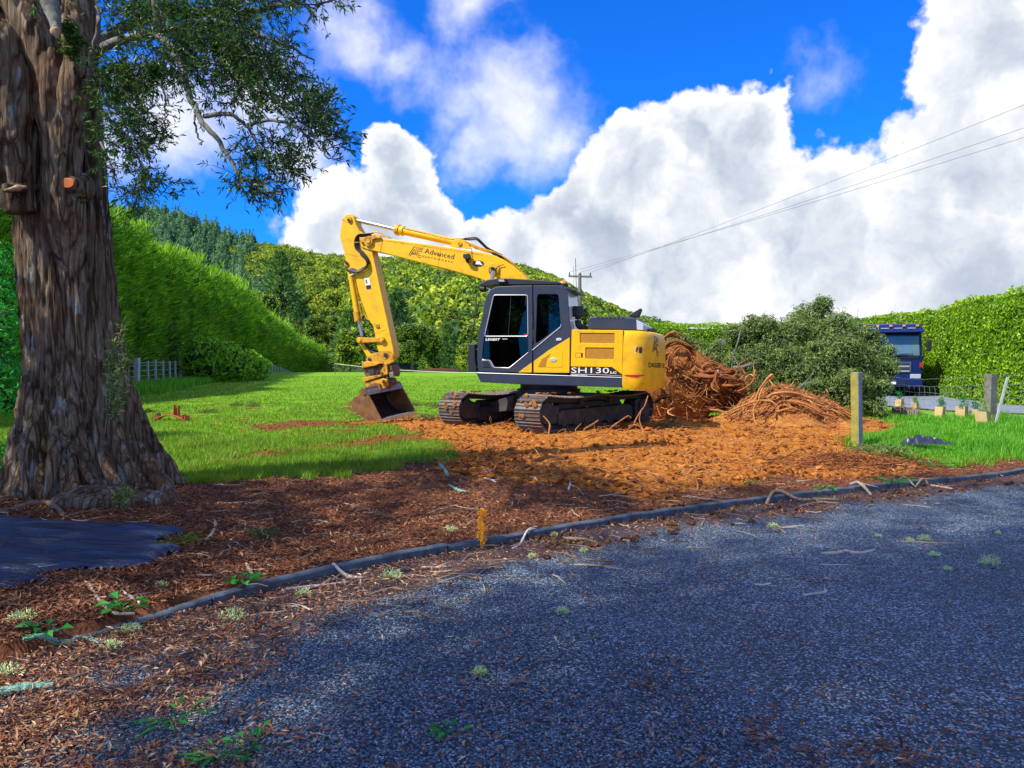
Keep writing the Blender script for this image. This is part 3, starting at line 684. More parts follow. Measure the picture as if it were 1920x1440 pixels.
# cab panels
cabout = [(896.8, 697), (894.3, 674), (895.6, 637.5), (899, 614), (904.8, 591.7), (908.5, 570), (912, 556), (919, 544), (931, 537.5), (965, 535.8)]
door = cabout+[(998.3, 535.3), (998.3, 698.8)]
rear = [(999.8, 535.3), (1045, 534.5), (1055, 535), (1062, 541), (1064.5, 560), (1067, 600), (1071, 618), (1068.8, 699.4), (999.8, 698.8)]
win_d = rnd_poly(up(SV, (925.5, 553), (989, 553), (990.4, 660.5), (954.5, 688.6), (927, 688), (919.5, 674.5), (903.8, 672.6), (907.5, 633)), .05)
win_r = rnd_poly(up(SV, (1007, 551.5), (1047, 551.5), (1051.5, 611), (1004, 646)), .05)
cabp = MB(); cabp.panel(UF, up(SV, *rear), [win_r], SV-.05, SV); cab = cabp.build('cab_shell', M['charcoal'], ex, bevel=.008)
dp = MB(); dp.panel(UF, up(SV, *door), [win_d], SV-.045, SV+.004); dr = dp.build('cab_door', M['charcoal'], ex, bevel=.008)
V2 = .18
wholecab = up(SV, *(cabout+rear[1:8]))
mb = MB(); mb.panel(UF, wholecab, [rnd_poly(up(SV, (925, 553), (1047, 551.5), (1050, 640), (907, 640)), .05)], V2, V2+.05); mb.build('cab_side_wall', M['charcoal'], ex, bevel=.008)
# roof and front bands
def band(name, px, th, mat, v0=V2+.051, v1=SV-.051, bev=.006):
    q = up(SV, *px); q = np.array(q); tg = np.gradient(q, axis=0); tg = unit(tg); nr = np.c_[tg[:, 1], -tg[:, 0]]; c = np.array(UF.U(985, 615, SV))
    nr = np.where(((c-q)*nr).sum(1, keepdims=True) > 0, nr, -nr); inn = q+nr*th
    mb = MB(); mb.prism(UF, [tuple(a) for a in q]+[tuple(a) for a in inn[::-1]], v0, v1); return mb.build(name, mat, ex, bevel=bev)
band('cab_roof', [(912, 556), (919, 544), (931, 537.5), (965, 535.8), (1000, 535.3), (1045, 534.5), (1055, 535), (1062, 541)], .05, M['charcoal'])
band('front_panel', [(896.8, 697), (894.3, 674)], .04, M['charcoal'])
band('windscreen', [(894.4, 673), (895.6, 637.5), (899, 614), (904.8, 591.7), (908.5, 570), (911.7, 557)], .012, M['glass'], bev=0)
band('cab_rear_wall', [(1071, 618), (1068.8, 699.4)], .04, M['charcoal'])
band('rear_window', [(1062.6, 543), (1064.5, 560), (1067, 600), (1070.6, 617)], .012, M['glass_light'], bev=0)
mb = MB(); mb.box(UF, (-.60, V2+.06, .97), (1.02, SV-.06, 1.02)); mb.build('cab_floor', M['black'], ex)
# pane rear corner post toward white window
g1 = MB(); g1.prism(UF, win_d, SV-.030, SV-.022); gdo = g1.build('door_window', M['glass'], dr)
g1 = MB(); g1.prism(UF, win_r, SV-.030, SV-.022); g1.build('rear_side_window', M['glass'], cab)
def pix_tube(name, px, r, mat, v, parent=ex, closed=False, n=6, per=0, smooth=True):
    q = up(v, *px); q = np.array([UF(a, v, b) for a, b in q])
    if per: q = smooth_path(q, per)
    if closed: q = np.concatenate([q, q[:1]])
    mb = MB(); mb.tube(q, r, n); return mb.build(name, mat, parent, smooth=smooth)
wf = rnd_poly([(925.5, 553.2), (989.2, 553.2), (990, 630.5), (908.3, 630.5)], 4)
pix_tube('window_frame', wf, .008, M['silver'], SV+.006, dr, True)
pix_tube('window_bar', [(958, 554), (956, 590), (953, 629)], .006, M['black'], SV-.015, dr)
pix_tube('trim_strip', [(990.6, 660.8), (955, 689.8), (926.5, 689.3), (920, 677), (904.5, 674.2)], .008, M['silver'], SV+.006, dr)
pix_tube('trim_strip', [(1052.2, 608), (1051.3, 613), (998.5, 656.5)], .008, M['silver'], SV+.006, cab)
pix_tube('door_hinge', [(996.5, 562), (996.9, 581)], .016, M['charcoal'], SV+.02, dr)
pix_tube('grab_handle', [(996.6, 575), (997.6, 598), (997.4, 640)], .009, M['charcoal'], SV+.03, dr)
hb = MB(); hb.prism(UF, rnd_poly(up(SV, (904, 676), (917, 676), (922, 688.5), (904.5, 688.5)), .02), SV+.003, SV+.014); ho = hb.build('door_handle', M['charcoal'], dr, bevel=.004)
hb = MB(); hb.prism(UF, rnd_poly(up(SV, (907, 678.5), (915, 678.5), (919, 686.5), (907, 686.5)), .015), SV+.0145, SV+.017); hb.build('handle_recess', M['black'], dr)
pix_tube('trim_strip', [(904, 675.2), (917.6, 675.2), (923, 688.6)], .005, M['silver'], SV+.014, dr)
hb = MB(); hb.prism(UF, rnd_poly(up(SV, (1042.5, 634.5), (1053, 633.5), (1053.5, 638.5), (1043, 639.5)), .02), SV+.002, SV+.014); hb.build('door_latch', M['silver'], cab, bevel=.003)
# yellow lower wedge (on door and on shell)
mb = MB(); mb.prism(UF, up(SV, (972, 698.3), (985, 688.5), (997.2, 680), (997.2, 698.4)), SV+.0045, SV+.010); mb.build('yellow_door_panel', M['yellow'], dr, bevel=.003)
mb = MB(); mb.prism(UF, up(SV, (1000.8, 677.5), (1030, 656), (1068.4, 632.8), (1067.6, 699), (1000.8, 698.6)), SV+.0005, SV+.008); yp = mb.build('yellow_side_panel', M['yellow'], ex, bevel=.003)
mb = MB(); mb.prism(UF, rnd_poly(up(SV, (1009, 688), (1016, 672), (1034, 661), (1052, 657.5), (1055, 660), (1054.5, 688.8)), .03), SV+.0085, SV+.0125); mb.build('recessed_flap', M['yellow'], yp, bevel=.003)
mb = MB(); mb.prism(UF, up(SV, (1009.5, 687.5), (1016, 673), (1034, 662), (1026, 674), (1023.5, 687.5)), SV+.013, SV+.015); mb.build('flap_painted_shade', M['grille'], yp)  # duller ochre patch painting the shade inside the flap recess
mb = MB(); c = UF.U(1038, 674.5, SV); mb.prism(UF, [(c[0]+.062*math.cos(a), c[1]+.036*math.sin(a)) for a in np.linspace(0, 2*math.pi, 20)[:-1]], SV+.013, SV+.022); mb.build('flap_handle', M['silver'], yp, bevel=.004)
# door lettering + cab inside: seat, console, levers
mb = MB(); mb.box(UF, (-.25, .45, 1.25), (.28, .95, 1.40)); mb.box(UF, (-.38, .48, 1.40), (-.22, .92, 2.05)); mb.box(UF, (-.34, .58, 2.07), (-.25, .82, 2.27)); mb.box(UF, (-.3, .5, 1.0), (.2, .9, 1.25)); mb.build('operator_seat', M['seat'], ex, bevel=.04)
for vv in (.36, 1.0):
    mb = MB(); mb.box(UF, (-.28, vv-.07, 1.2), (.36, vv+.07, 1.52)); mb.cyl(UF(.3, vv, 1.5), UF(.36, vv, 1.74), .02, 8); mb.build('control_console', M['black'], ex, bevel=.02)
mb = MB(); mb.box(UF, (.75, .9, 1.3), (.8, 1.1, 1.65)); mb.build('monitor', M['black'], ex, bevel=.01)
mb = MB(); mb.cyl(UF(.68, .62, 1.05), UF(.62, .62, 1.55), .018, 8); mb.cyl(UF(.72, .8, 1.05), UF(.66, .8, 1.5), .018, 8); mb.build('travel_levers', M['silver'], ex)
# roof visor and lamp, light bar, beacon, antenna, mirrors, guard
vz = up(SV, (894.5, 533.5), (902, 529.5), (913, 523.8), (930, 521.8), (955, 521.5), (990, 523.5), (1040, 526.8), (1049, 528.5), (1049, 532.6), (1000, 533.5), (930, 533.8), (918, 536), (905, 536.4))
mb = MB(); mb.prism(UF, vz, V2-.02, SV-.02); mb.build('roof_visor', M['black'], ex, bevel=.012)
mb = MB(); mb.prism(UF, up(SV, (933, 522.5), (949, 522.5), (950, 530), (934, 530)), SV-.019, SV+.04); wl = mb.build('work_lamp', M['black'], ex, bevel=.006)
mb = MB(); mb.prism(UF, up(SV, (936, 524.5), (946, 524.5), (947, 528.5), (937, 528.5)), SV+.041, SV+.046); mb.build('lens', M['lamp'], wl)
mb = MB(); P = UF(*[UF.U(910, 541.5, SV-.08)[0]], SV-.08, UF.U(910, 541.5, SV-.08)[1]); mb.cyl(P+UF.F*.0, P+UF.F*.1, .055, 16); wl = mb.build('work_lamp', M['black'], ex, bevel=.006)
mb = MB(); mb.cyl(UF(-.38, .7, 2.62), UF(-.38, .7, 2.66), .09, 20); bc = mb.build('beacon', M['black'], ex)
mb = MB(); mb.cyl(UF(-.38, .7, 2.661), UF(-.38, .7, 2.71), .08, 20, .065); mb.build('beacon_lens', M['amber'], bc, bevel=.006)
pix_tube('antenna', [(1079, 484), (1080, 520), (1082, 576)], .006, M['black'], .3)
pix_tube('antenna', [(1075.5, 500), (1075.8, 540)], .003, M['black'], .25)
mb = MB(); mb.prism(UF, up(SV, (1062, 538), (1074, 541.5), (1078, 545), (1064, 545)), V2, SV-.06); mb.build('rear_visor', M['black'], ex, bevel=.01)
pix_tube('cable_stay', [(1064, 549), (1074, 549), (1083, 553), (1085, 575)], .006, M['black'], .9)
mb = MB(); mb.prism(UF, up(SV+.05, (876.5, 644), (889.5, 645), (889.5, 672), (893, 697), (876.5, 697.5)), SV-.30, SV+.03)
mg = mb.build('mirror', M['black'], ex, bevel=.012)
pix_tube('mirror_arm', [(882, 645), (886, 620), (893, 590), (896.5, 574), (899, 565)], .012, M['black'], SV-.1, per=3)
pix_tube('mirror_arm', [(896, 574), (893, 569), (892.5, 556), (895.5, 550.5), (899, 553), (901, 562), (905, 563)], .010, M['black'], SV-.1, per=3)
pix_tube('guard_rail', [(889.5, 655), (895, 655)], .008, M['silver'], SV-.02); pix_tube('guard_rail', [(889.5, 688), (897, 688)], .008, M['silver'], SV-.02)
# engine housing
u0, u1 = UF.U(1071.5, 618, SV)[0], UF.U(1168.6, 618, SV)[0]; wt, wb = UF.U(1120, 618, SV)[1], UF.U(1120, 705, SV)[1]
mb = MB(); mb.box(UF, (u1, -SV+.04, .97), (u0-.01, SV-.03, wt-.03)); mb.build('engine_bay', M['black'], ex)
mb = MB(); mb.box(UF, (u1+.005, -SV, .97), (.9, -SV+.038, wt)); mb.build('side_door', M['yellow'], ex, bevel=.01)
mb = MB(); mb.box(UF, (u0, -SV, .97), (.9, V2-.45, 1.45)); mb.build('tool_box', M['yellow'], ex, bevel=.02)
gr1 = rnd_poly(up(SV, (1087, 624), (1152.6, 624.5), (1152.3, 644), (1087, 643)), .02); gr2 = rnd_poly(up(SV, (1097.5, 651.5), (1151.6, 652.3), (1151.2, 674), (1097.5, 672.7)), .02)
mb = MB(); mb.panel(UF, up(SV, (1071.8, 618.3), (1168.3, 619), (1166.6, 702.5), (1147, 688.3), (1070.3, 687.3)), [gr1, gr2], SV-.028, SV+.002); ed = mb.build('engine_door', M['yellow'], ex, bevel=.006)
for g_ in (gr1, gr2):
    mb = MB(); mb.prism(UF, g_, SV-.022, SV-.012); mb.build('grille', M['grille'], ed)
mb = MB(); mb.panel(UF, up(SV, (1079, 661), (1092.8, 661.3), (1092.6, 670), (1079, 669.8)), [up(SV, (1079.7, 661.7), (1092.2, 662), (1092, 669.4), (1079.7, 669.2))], SV+.003, SV+.006); mb.build('latch_surround', M['grille'], ed)
mb = MB(); mb.prism(UF, up(SV, (1089.6, 662.5), (1092, 662.5), (1091.8, 669), (1089.4, 669)), SV+.006, SV+.012); mb.build('latch', M['black'], ed)
mb = MB(); mb.prism(UF, up(SV, (1069.6, 688), (1147, 689), (1166.3, 703.3), (1166.3, 706.2), (1069.4, 702.8)), SV-.02, SV+.001); dcl = mb.build('name_panel', M['ink'], ex)
mb = MB(); mb.box(UF, (u1+.002, -SV+.039, wt-.029), (u0, SV-.03, wt-.004)); mb.build('deck_cover', M['yellow'], ex, bevel=.008)
# bonnet
bt = up(1.0, (1101.5, 616.5), (1102.5, 597), (1107, 593), (1185, 594), (1192, 597), (1200, 607), (1206, 612), (1206, 619.5))
mb = MB(); mb.prism(UF, bt, -.55, 1.0); bo = mb.build('bonnet', M['charcoal'], ex, bevel=.03, seg=3)
for k in range(7):
    x = 1119.5+k*7.7; mb = MB(); mb.prism(UF, up(1.0, (x, 594.7), (x+4.6, 594.7), (x+4.3, 598), (x-.2, 598)), 1.0005, 1.004); mb.build('vent_slot', M['black'], bo)
mb = MB(); mb.prism(UF, up(1.0, (1193, 599), (1206.5, 608), (1206.5, 619), (1194, 618)), -.5, 1.004); mb.build('bonnet_end', M['silver'], bo, bevel=.01)
mb = MB(); mb.prism(UF, up(.2, (1179, 592.5), (1196, 594.5), (1202, 578.5), (1199.5, 580)), -.05, .3); mb.build('exhaust_deflector', M['black'], ex, bevel=.006)
mb = MB(); mb.prism(UF, up(.3, (1213, 618.5), (1222, 615.5), (1229, 617), (1226, 622), (1217, 622)), .1, .45); mb.build('rear_camera_cover', M['black'], ex, bevel=.01)
cy = UF.U(1083.5, 592.5, .8); cy0 = UF.U(1083.5, 574.5, .8)
mb = MB(); mb.cyl(UF(cy[0], .8, cy[1]), UF(cy[0], .8, cy0[1]), .1, 24); mb.cyl(UF(cy[0], .8, cy[1]-.012), UF(cy[0], .8, cy[1]), .11, 24)
pc = mb.build('air_precleaner', M['black'], ex, bevel=.008)
b0 = UF.U(1084.5, 612, .8); b1 = UF.U(1095, 616, .8)
mb = MB(); mb.tube(smooth_path([UF(cy[0], .8, cy[1]), UF(cy[0]-.005, .8, b0[1]+.06), UF(cy[0]-.04, .8, b0[1]), UF(b1[0]-.06, .8, b1[1]-.01)], 5), .055, 16); mb.build('intake_pipe', M['black'], pc, smooth=True)
# counterweight
uc = UF.U(1168.6, 620, SV)[0]-.006
plan = [(uc, SV)]+[(uc-.12-.02*k, SV-.0) for k in range(3)]
cx_, ry = -1.40, SV
half = [(uc, SV), (-1.70, SV-.004), (-1.80, SV-.02), (-1.90, SV-.07), (-1.985, SV-.16), (-2.05, SV-.28), (-2.10, SV-.42), (-2.14, SV-.60), (-2.17, SV-.82), (-2.19, .15), (-2.195, 0)]
plan = half+[(a, -b) for a, b in half[-2::-1]]
pl = np.array(plan)
wb_, wt_ = .785, UF.U(1190, 619.3, SV)[1]
levels = [(wb_, .05), (wb_+.05, .012), (wb_+.14, 0), (wb_+.45, -.004), (wb_+.70, -.002), (wt_-.22, .012), (wt_-.12, .035), (wt_-.05, .08), (wt_-.012, .15), (wt_, .24)]
V = []; nP = len(pl)
for wv_, ins in levels:
    for a, b in pl:
        d = np.array([a-(-1.2), b*1.0]); un = (cx_-a); k = 1-ins/1.1
        aa = uc+(a-uc)*(1-ins*.9) if a < uc-.01 else a
        bb = b*(1-ins*.28 if a < uc-.01 else 1-ins*.28)
        V.append(UF(aa, bb, wv_))
F = [(r*nP+c_, r*nP+c_+1, (r+1)*nP+c_+1, (r+1)*nP+c_) for r in range(len(levels)-1) for c_ in range(nP-1)]
F += [tuple(range(nP))[::-1], tuple(range((len(levels)-1)*nP, len(levels)*nP))]
F += [tuple([r*nP for r in range(len(levels))]+[r*nP+nP-1 for r in range(len(levels))][::-1])]
mb = MB(); mb.add(V, F); cw = mb.build('counterweight', M['yellow'], ex, smooth=True)
def wrap(s, w_, off=.006):
    """point on the counterweight skin at arc length s from its front near edge"""
    L = np.r_[0, np.cumsum(np.hypot(*np.diff(pl, axis=0).T))]; a = np.interp(s, L, pl[:, 0]); b = np.interp(s, L, pl[:, 1])
    a2, b2 = np.interp(s+.02, L, pl[:, 0])-np.interp(s-.02, L, pl[:, 0]), np.interp(s+.02, L, pl[:, 1])-np.interp(s-.02, L, pl[:, 1]); n = unit(np.array([b2, -a2])); n = -n if n@np.array([a+1.2, b]) < 0 else n
    lv = np.array(levels); ins = np.interp(w_, lv[:, 0], lv[:, 1]); aa = uc+(a-uc)*(1-ins*.9); bb = b*(1-ins*.28)
    return UF(aa+n[0]*off, bb+n[1]*off, w_)
def text_mesh(s, size, ital=0, wide=1, bold=0):
    c = bpy.data.curves.new('t', 'FONT'); c.body = s; c.size = size; c.shear = ital; c.extrude = 0; c.offset = bold; c.resolution_u = 2
    o = bpy.data.objects.new('t', c); COL.objects.link(o); dg = bpy.context.evaluated_depsgraph_get(); me = bpy.data.meshes.new_from_object(o.evaluated_get(dg))
    V = np.array([v.co[:] for v in me.vertices]); F = [tuple(p.vertices) for p in me.polygons]; bpy.data.objects.remove(o); bpy.data.meshes.remove(me); V[:, 0] *= wide
    return V, F
def put_text(name, s, fn, size, mat, parent, wide=1, ital=0, bold=0, fit=None, fith=None):
    V, F = text_mesh(s, size, ital, 1, bold); V[:, 0] -= V[:, 0].min(); V[:, 0] *= wide if fit is None else fit/V[:, 0].max()
    if fith: V[:, 1] *= fith/V[:, 1].max()
    mb = MB(); mb.add([fn(x, y) for x, y, _ in V], F); return mb.build(name, mat, parent)
def on_plane(px, py, px2, py2, v):
    """text frame on a side plane: origin at one pixel, baseline toward another"""
    a = np.array(UF.U(px, py, v)); b = np.array(UF.U(px2, py2, v)); e = unit(b-a); n = np.array([e[1], -e[0]]); n = n if n[1] > 0 else -n
    return (lambda x, y: UF(a[0]+e[0]*x+n[0]*y, v, a[1]+e[1]*x+n[1]*y)), float(np.linalg.norm(b-a))
fn, ln = on_plane(1071, 699.2, 1142, 699.9, SV+.005); put_text('lettering', 'SH130', fn, .14, M['white'], dcl, bold=.0, fit=ln, fith=.098)
fn, ln = on_plane(1144.5, 700.2, 1156, 700.4, SV+.005); put_text('lettering', 'LC', fn, .05, M['white'], dcl, bold=.002, fit=ln, fith=.036)
fn, ln = on_plane(1071, 704.6, 1100.5, 705, SV+.005); put_text('lettering', 'SUMITOMO', fn, .045, M['silver'], dcl, bold=.002, fit=ln, fith=.030)
pix_tube('trim_strip', [(1070, 701.6), (1120, 702.3), (1165, 704.8)], .003, M['silver'], SV+.004, dcl)
fn, ln = on_plane(910, 638.3, 938, 638.5, SV+.002); put_text('lettering', 'LEGEST', fn, .05, M['white'], dr, ital=.25, bold=.0015, fit=ln, fith=.042)
fn, ln = on_plane(942, 636.6, 951, 636.7, SV+.002); put_text('lettering', 'eco', fn, .04, M['white'], dr, ital=.2, fit=ln, fith=.022)
mb = MB(); mb.prism(UF, up(SV, (982, 625.5), (989, 626.5), (988.8, 629.3), (981.5, 628)), SV-.020, SV-.018); mb.build('sticker', M['red'], dr)
put_text('lettering', 'DIGGERS · 021', lambda x, y: wrap(.50+x, 1.165+y), .12, M['ink'], cw, bold=.002, fit=.95, fith=.085)
def strokes(name, segs, mk, wdt, mat, parent):
    mb = MB()
    for (x0, y0, x1, y1) in segs:
        a, b = np.array([x0, y0]), np.array([x1, y1]); e = unit(b-a); n = np.array([-e[1], e[0]])*wdt/2; ks = np.linspace(0, 1, 5)
        for k in range(4):
            p, q = a+(b-a)*ks[k], a+(b-a)*ks[k+1]; mb.add([mk(*(p+n)), mk(*(q+n)), mk(*(q-n)), mk(*(p-n))], [(0, 1, 2, 3)])
    return mb.build(name, mat, parent)
AE = [(60,272,150,125),(85,282,165,160),(150,125,198,125),(165,160,205,275),(198,125,232,270),(232,270,292,288),(205,275,225,305),(225,305,285,318),(115,228,190,243),(108,245,178,258),(225,135,318,157),(228,160,308,180),(235,200,305,216)]
put_ae = lambda sx, sy, fn_: (lambda x, y: fn_((x-60)*sx, (320-y)*sy))
strokes('emblem', AE, put_ae(.30/258, .34/195, lambda x, y: wrap(.62+x, 1.37+y)), 11, M['ink'], cw)
mb = MB(); mb.add([wrap(.20+x, y, .004) for x, y in ((0, 1.40), (.14, 1.40), (.14, 1.53), (0, 1.53))], [(0, 1, 2, 3)]); mb.build('sticker', M['white'], cw)
mb = MB(); mb.add([wrap(.20+x, y, .007) for x, y in ((.075, 1.41), (.135, 1.41), (.135, 1.50), (.075, 1.50))], [(0, 1, 2, 3)]); mb.add([wrap(.20+x, y, .007) for x, y in ((.012, 1.42), (.04, 1.44), (.06, 1.52), (.035, 1.52))], [(0, 1, 2, 3)]); mb.build('sticker_print', M['ink'], cw)
mb = MB(); mb.add([wrap(.20+x, y, .007) for x, y in ((.075, 1.505), (.135, 1.505), (.135, 1.525), (.075, 1.525))], [(0, 1, 2, 3)]); mb.build('sticker_print', M['red'], cw)
mb = MB(); ks = np.linspace(0, 1, 7)
tp_ = [wrap(.03+.38*k, 1.025+.012*k, .006) for k in ks]; bt_ = [wrap(.03+.38*k, 1.025+.012*k-.045*math.sin(math.pi*min(k*.9+.05, 1))-.001, .006) for k in ks]
mb.add(tp_+bt_, [(k, k+1, 8+k, 7+k) for k in range(6)]); mb.build('red_reflector', M['red'], cw)

# ---- boom
BV = .17
boomtop = [(673, 451), (676, 443), (684, 438), (700, 439.5), (716, 446.5), (760, 452), (799, 457.5), (849, 464.5), (900, 472.5), (925, 478), (945, 487), (962, 498), (978, 512), (993, 529), (1008, 560), (1016, 590), (1020, 612)]
boombot = [(996, 618), (985, 596), (965, 564), (945, 545), (925, 532), (905, 524.3), (885, 517.5), (870, 513.5), (840, 505), (807, 497), (760, 484.8), (720, 474.5), (690, 468), (677, 463)]
mb = MB(); mb.prism(UF, up(BV, *boomtop, *boombot), BV, -BV); bm_ = mb.build('boom', M['yellow'], ex, bevel=.012)
def bprism(name, px, v0, v1, mat, parent, bev=.006):
    mb = MB(); mb.prism(UF, up(max(v0, v1), *px), v0, v1); return mb.build(name, mat, parent, bevel=bev)
def disc(name, px, py, r, v0, v1, mat, parent, n=20):
    a, b = UF.U(px, py, max(v0, v1)); mb = MB(); mb.cyl(UF(a, v0, b), UF(a, v1, b), r, n); return mb.build(name, mat, parent, bevel=.005)
bprism('weld_seam', [(716.5, 449), (717.5, 449), (713.5, 471.5), (712.5, 471.5)], BV+.001, BV+.004, M['yellow_worn'], bm_, 0)
bprism('weld_seam', [(826.5, 464.5), (827.3, 464.5), (821, 499), (820.2, 499)], BV+.001, BV+.003, M['yellow_worn'], bm_, 0)
bprism('weld_seam', [(720, 450.5), (849, 469), (880, 473.5), (905, 478), (905, 478.8), (880, 474.5), (849, 470), (720, 451.3)], BV+.001, BV+.003, M['yellow_worn'], bm_, 0)
disc('pin_boss', 925, 504, .12, BV+.001, BV+.03, M['yellow'], bm_); disc('pin', 924, 506, .05, BV+.031, BV+.05, M['black'], bm_)
disc('arm_pin', 690, 452, .10, BV+.001, BV+.05, M['yellow_worn'], bm_); disc('pin_cap', 690, 452, .05, BV+.051, BV+.07, M['yellow_worn'], bm_)
fn, ln = on_plane(795.5, 474.5, 850.5, 486, BV+.004); put_text('lettering', 'Advanced', fn, .11, M['ink'], bm_, fit=ln, fith=.098)
fn, ln = on_plane(792, 482, 848, 493, BV+.004); put_text('lettering', 'E A R T H W O R K S', fn, .05, M['ink'], bm_, fit=ln, fith=.034)
def boom_ae(x, y):
    a, b = UF.U(760+x/9.6, 450+y/9.6, BV+.004); return UF(a, BV+.004, b)
strokes('emblem', AE, boom_ae, 8, M['ink'], bm_)
a, b = UF.U(897, 494.3, BV); mb = MB(); mb.prism(UF, [(a+.115*math.cos(q)*1, b+.062*math.sin(q)) for q in np.linspace(0, 2*math.pi, 24)[:-1]], BV+.002, BV+.006); bdg = mb.build('badge', M['ink'], bm_)
bprism('badge_mark', [(889.5, 496), (894, 489), (900, 490), (905, 497.5), (898, 495.5)], BV+.008, BV+.010, M['white'], bm_, 0)
bprism('boom_lamp', [(868.5, 475.5), (878, 474.8), (880.5, 482), (878, 486), (869, 484.5), (867.5, 480)], BV+.05, BV+.16, M['black'], bm_, .012)
bprism('lamp_bracket', [(872, 485.5), (876, 485.5), (877.5, 492.5), (874, 492.5)], BV+.002, BV+.09, M['black'], bm_, .004)
pix_tube('lamp_cable', [(880, 484), (884, 478), (883.5, 465)], .005, M['rubber'], BV+.02, bm_, per=3)
# boom top bracket and arm cylinder
bprism('cylinder_bracket', [(844, 462.5), (849, 451), (856, 447.5), (872, 450), (878, 458), (884, 467), (860, 464.6)], .13, .09, M['yellow'], bm_)
bprism('cylinder_bracket', [(844, 462.5), (849, 451), (856, 447.5), (872, 450), (878, 458), (884, 467), (860, 464.6)], -.09, -.13, M['yellow'], bm_)
disc('pin', 862, 457, .045, -.15, .15, M['yellow_worn'], bm_)
def ucyl(name, p0, p1, r, v, mat, parent, n=18, r1=None):
    a = UF.U(*p0, v); b = UF.U(*p1, v); mb = MB(); mb.cyl(UF(a[0], v, a[1]), UF(b[0], v, b[1]), r, n, r1); return mb.build(name, mat, parent, smooth=True)
ac = ucyl('arm_cylinder', (748, 431.5), (857, 455), .078, 0, M['yellow'], ex)
ucyl('cylinder_rod', (655, 409.5), (746, 431), .042, 0, M['chrome'], ac); ucyl('cylinder_gland', (742, 430), (757, 433.4), .10, 0, M['yellow'], ac); ucyl('cylinder_gland', (745, 430.7), (749, 431.6), .115, 0, M['yellow_worn'], ac)
pix_tube('hydraulic_pipe', [(755, 427.5), (800, 438), (845, 448.5), (870, 447)], .013, M['yellow_worn'], .07, ac, per=3)
for k, (dx, dy) in enumerate(((0, 0), (2, 2.2), (5, 4))):
    pix_tube('hydraulic_hose', [(757+dx, 429+dy), (780, 436+dy), (820, 446+dy*.5), (852, 448.5-dy*.3), (880, 446+dy), (893, 445.5+dy), (903, 453+dy*1.2), (913, 463+dy), (925, 470+dy), (942, 478+dy)], .012, M['rubber'], .06-.05*k, ex, per=4)
for k in range(4):
    pix_tube('hydraulic_pipe', [(872+k*2, 452+k*2.5), (903, 465+k*1.6), (930, 474+k), (950, 484.5+k), (968, 499+k), (982, 514+k), (992-k, 527)], .012, M['yellow'] if k % 2 else M['yellow_worn'], .13-.07*k, bm_, per=3)
for k in range(3):
    pix_tube('hydraulic_hose', [(922, 472+k*2), (936, 478+k*2), (952, 490+k*2), (966, 503+k*2), (980, 520+k)], .010, M['rubber'], .10-.07*k, bm_, per=3)
pix_tube('hydraulic_hose', [(925, 509), (930, 503), (937, 498), (945, 496)], .007, M['rubber'], BV+.03, bm_, per=3)
pix_tube('hydraulic_hose', [(918, 512), (917, 505), (922, 501), (928, 504), (926, 511)], .010, M['rubber'], BV+.06, bm_, per=3)
pix_tube('hydraulic_hose', [(930, 511), (931.5, 503)], .010, M['rubber'], BV+.06, bm_)
# boom lift cylinders (lower ends behind the cab)
for vv in (.27, -.27):
    bc_ = ucyl('boom_cylinder', (905, 640), (915, 572), .07, vv, M['yellow'], ex); ucyl('cylinder_rod', (915, 572), (925, 508), .04, vv, M['chrome'], bc_)
mb = MB(); mb.prism(UF, [(.35, .96), (-.35, .96), (-.25, 1.75), (.05, 1.95), (.3, 1.6), (1.05, 1.15), (1.05, .96)], .30, .24); mb.prism(UF, [(.35, .96), (-.35, .96), (-.25, 1.75), (.05, 1.95), (.3, 1.6), (1.05, 1.15), (1.05, .96)], -.30, -.24); mb.build('boom_foot_bracket', M['charcoal'], ex, bevel=.01)
# ---- arm
AV = .14
armp = [(651, 401), (657, 401.5), (662.8, 405.5), (665, 412), (667.5, 422), (674, 433), (689, 446), (694, 456), (697, 470), (701, 486), (737.5, 655), (738.5, 668), (731, 676), (717, 674), (708, 655), (700, 612), (689.5, 597), (676, 560), (664, 523), (655, 507), (650.5, 503), (645, 472), (640, 455), (636.8, 442.5), (639, 425), (642.3, 409)]
mb = MB(); mb.prism(UF, up(AV, *armp), AV, -AV); arm = mb.build('arm', M['yellow'], ex, bevel=.012)
bprism('reinforcing_plate', [(640.5, 411), (662, 420), (675, 437), (676, 439), (661, 421.3), (640.4, 412)], AV+.001, AV+.003, M['yellow_worn'], arm, 0)
bprism('reinforcing_plate', [(649, 475), (673, 481), (674, 482), (649, 476)], AV+.001, AV+.003, M['yellow_worn'], arm, 0)
bprism('reinforcing_plate', [(703, 625), (724, 617), (724.3, 618), (703.2, 626)], AV+.001, AV+.003, M['yellow_worn'], arm, 0)
disc('pin', 654, 411, .055, -AV-.04, AV+.04, M['yellow_worn'], arm); disc('pin', 653, 412, .028, AV+.041, AV+.055, M['ink'], arm)
disc('pin', 649, 495, .05, -AV-.03, AV+.03, M['yellow_worn'], arm); disc('pin', 648.5, 492, .03, AV+.031, AV+.05, M['black'], arm)
bprism('warning_sticker', [(683, 521.5), (692.3, 521), (696.3, 541.5), (687, 543.3)], AV+.002, AV+.005, M['white'], arm, 0)
bprism('sticker_print', [(685.6, 535.5), (694.6, 534), (695.8, 541), (687.4, 542.5)], AV+.006, AV+.008, M['ink'], arm, 0)
bprism('sticker_print', [(685, 524.5), (687.5, 524), (689, 531), (686.4, 531.5)], AV+.006, AV+.008, M['truckgrey'], arm, 0)
pix_tube('hydraulic_pipe', [(664, 523), (676, 560), (686, 594), (700, 604), (704, 608)], .016, M['yellow_worn'], AV-.02, arm, per=3)
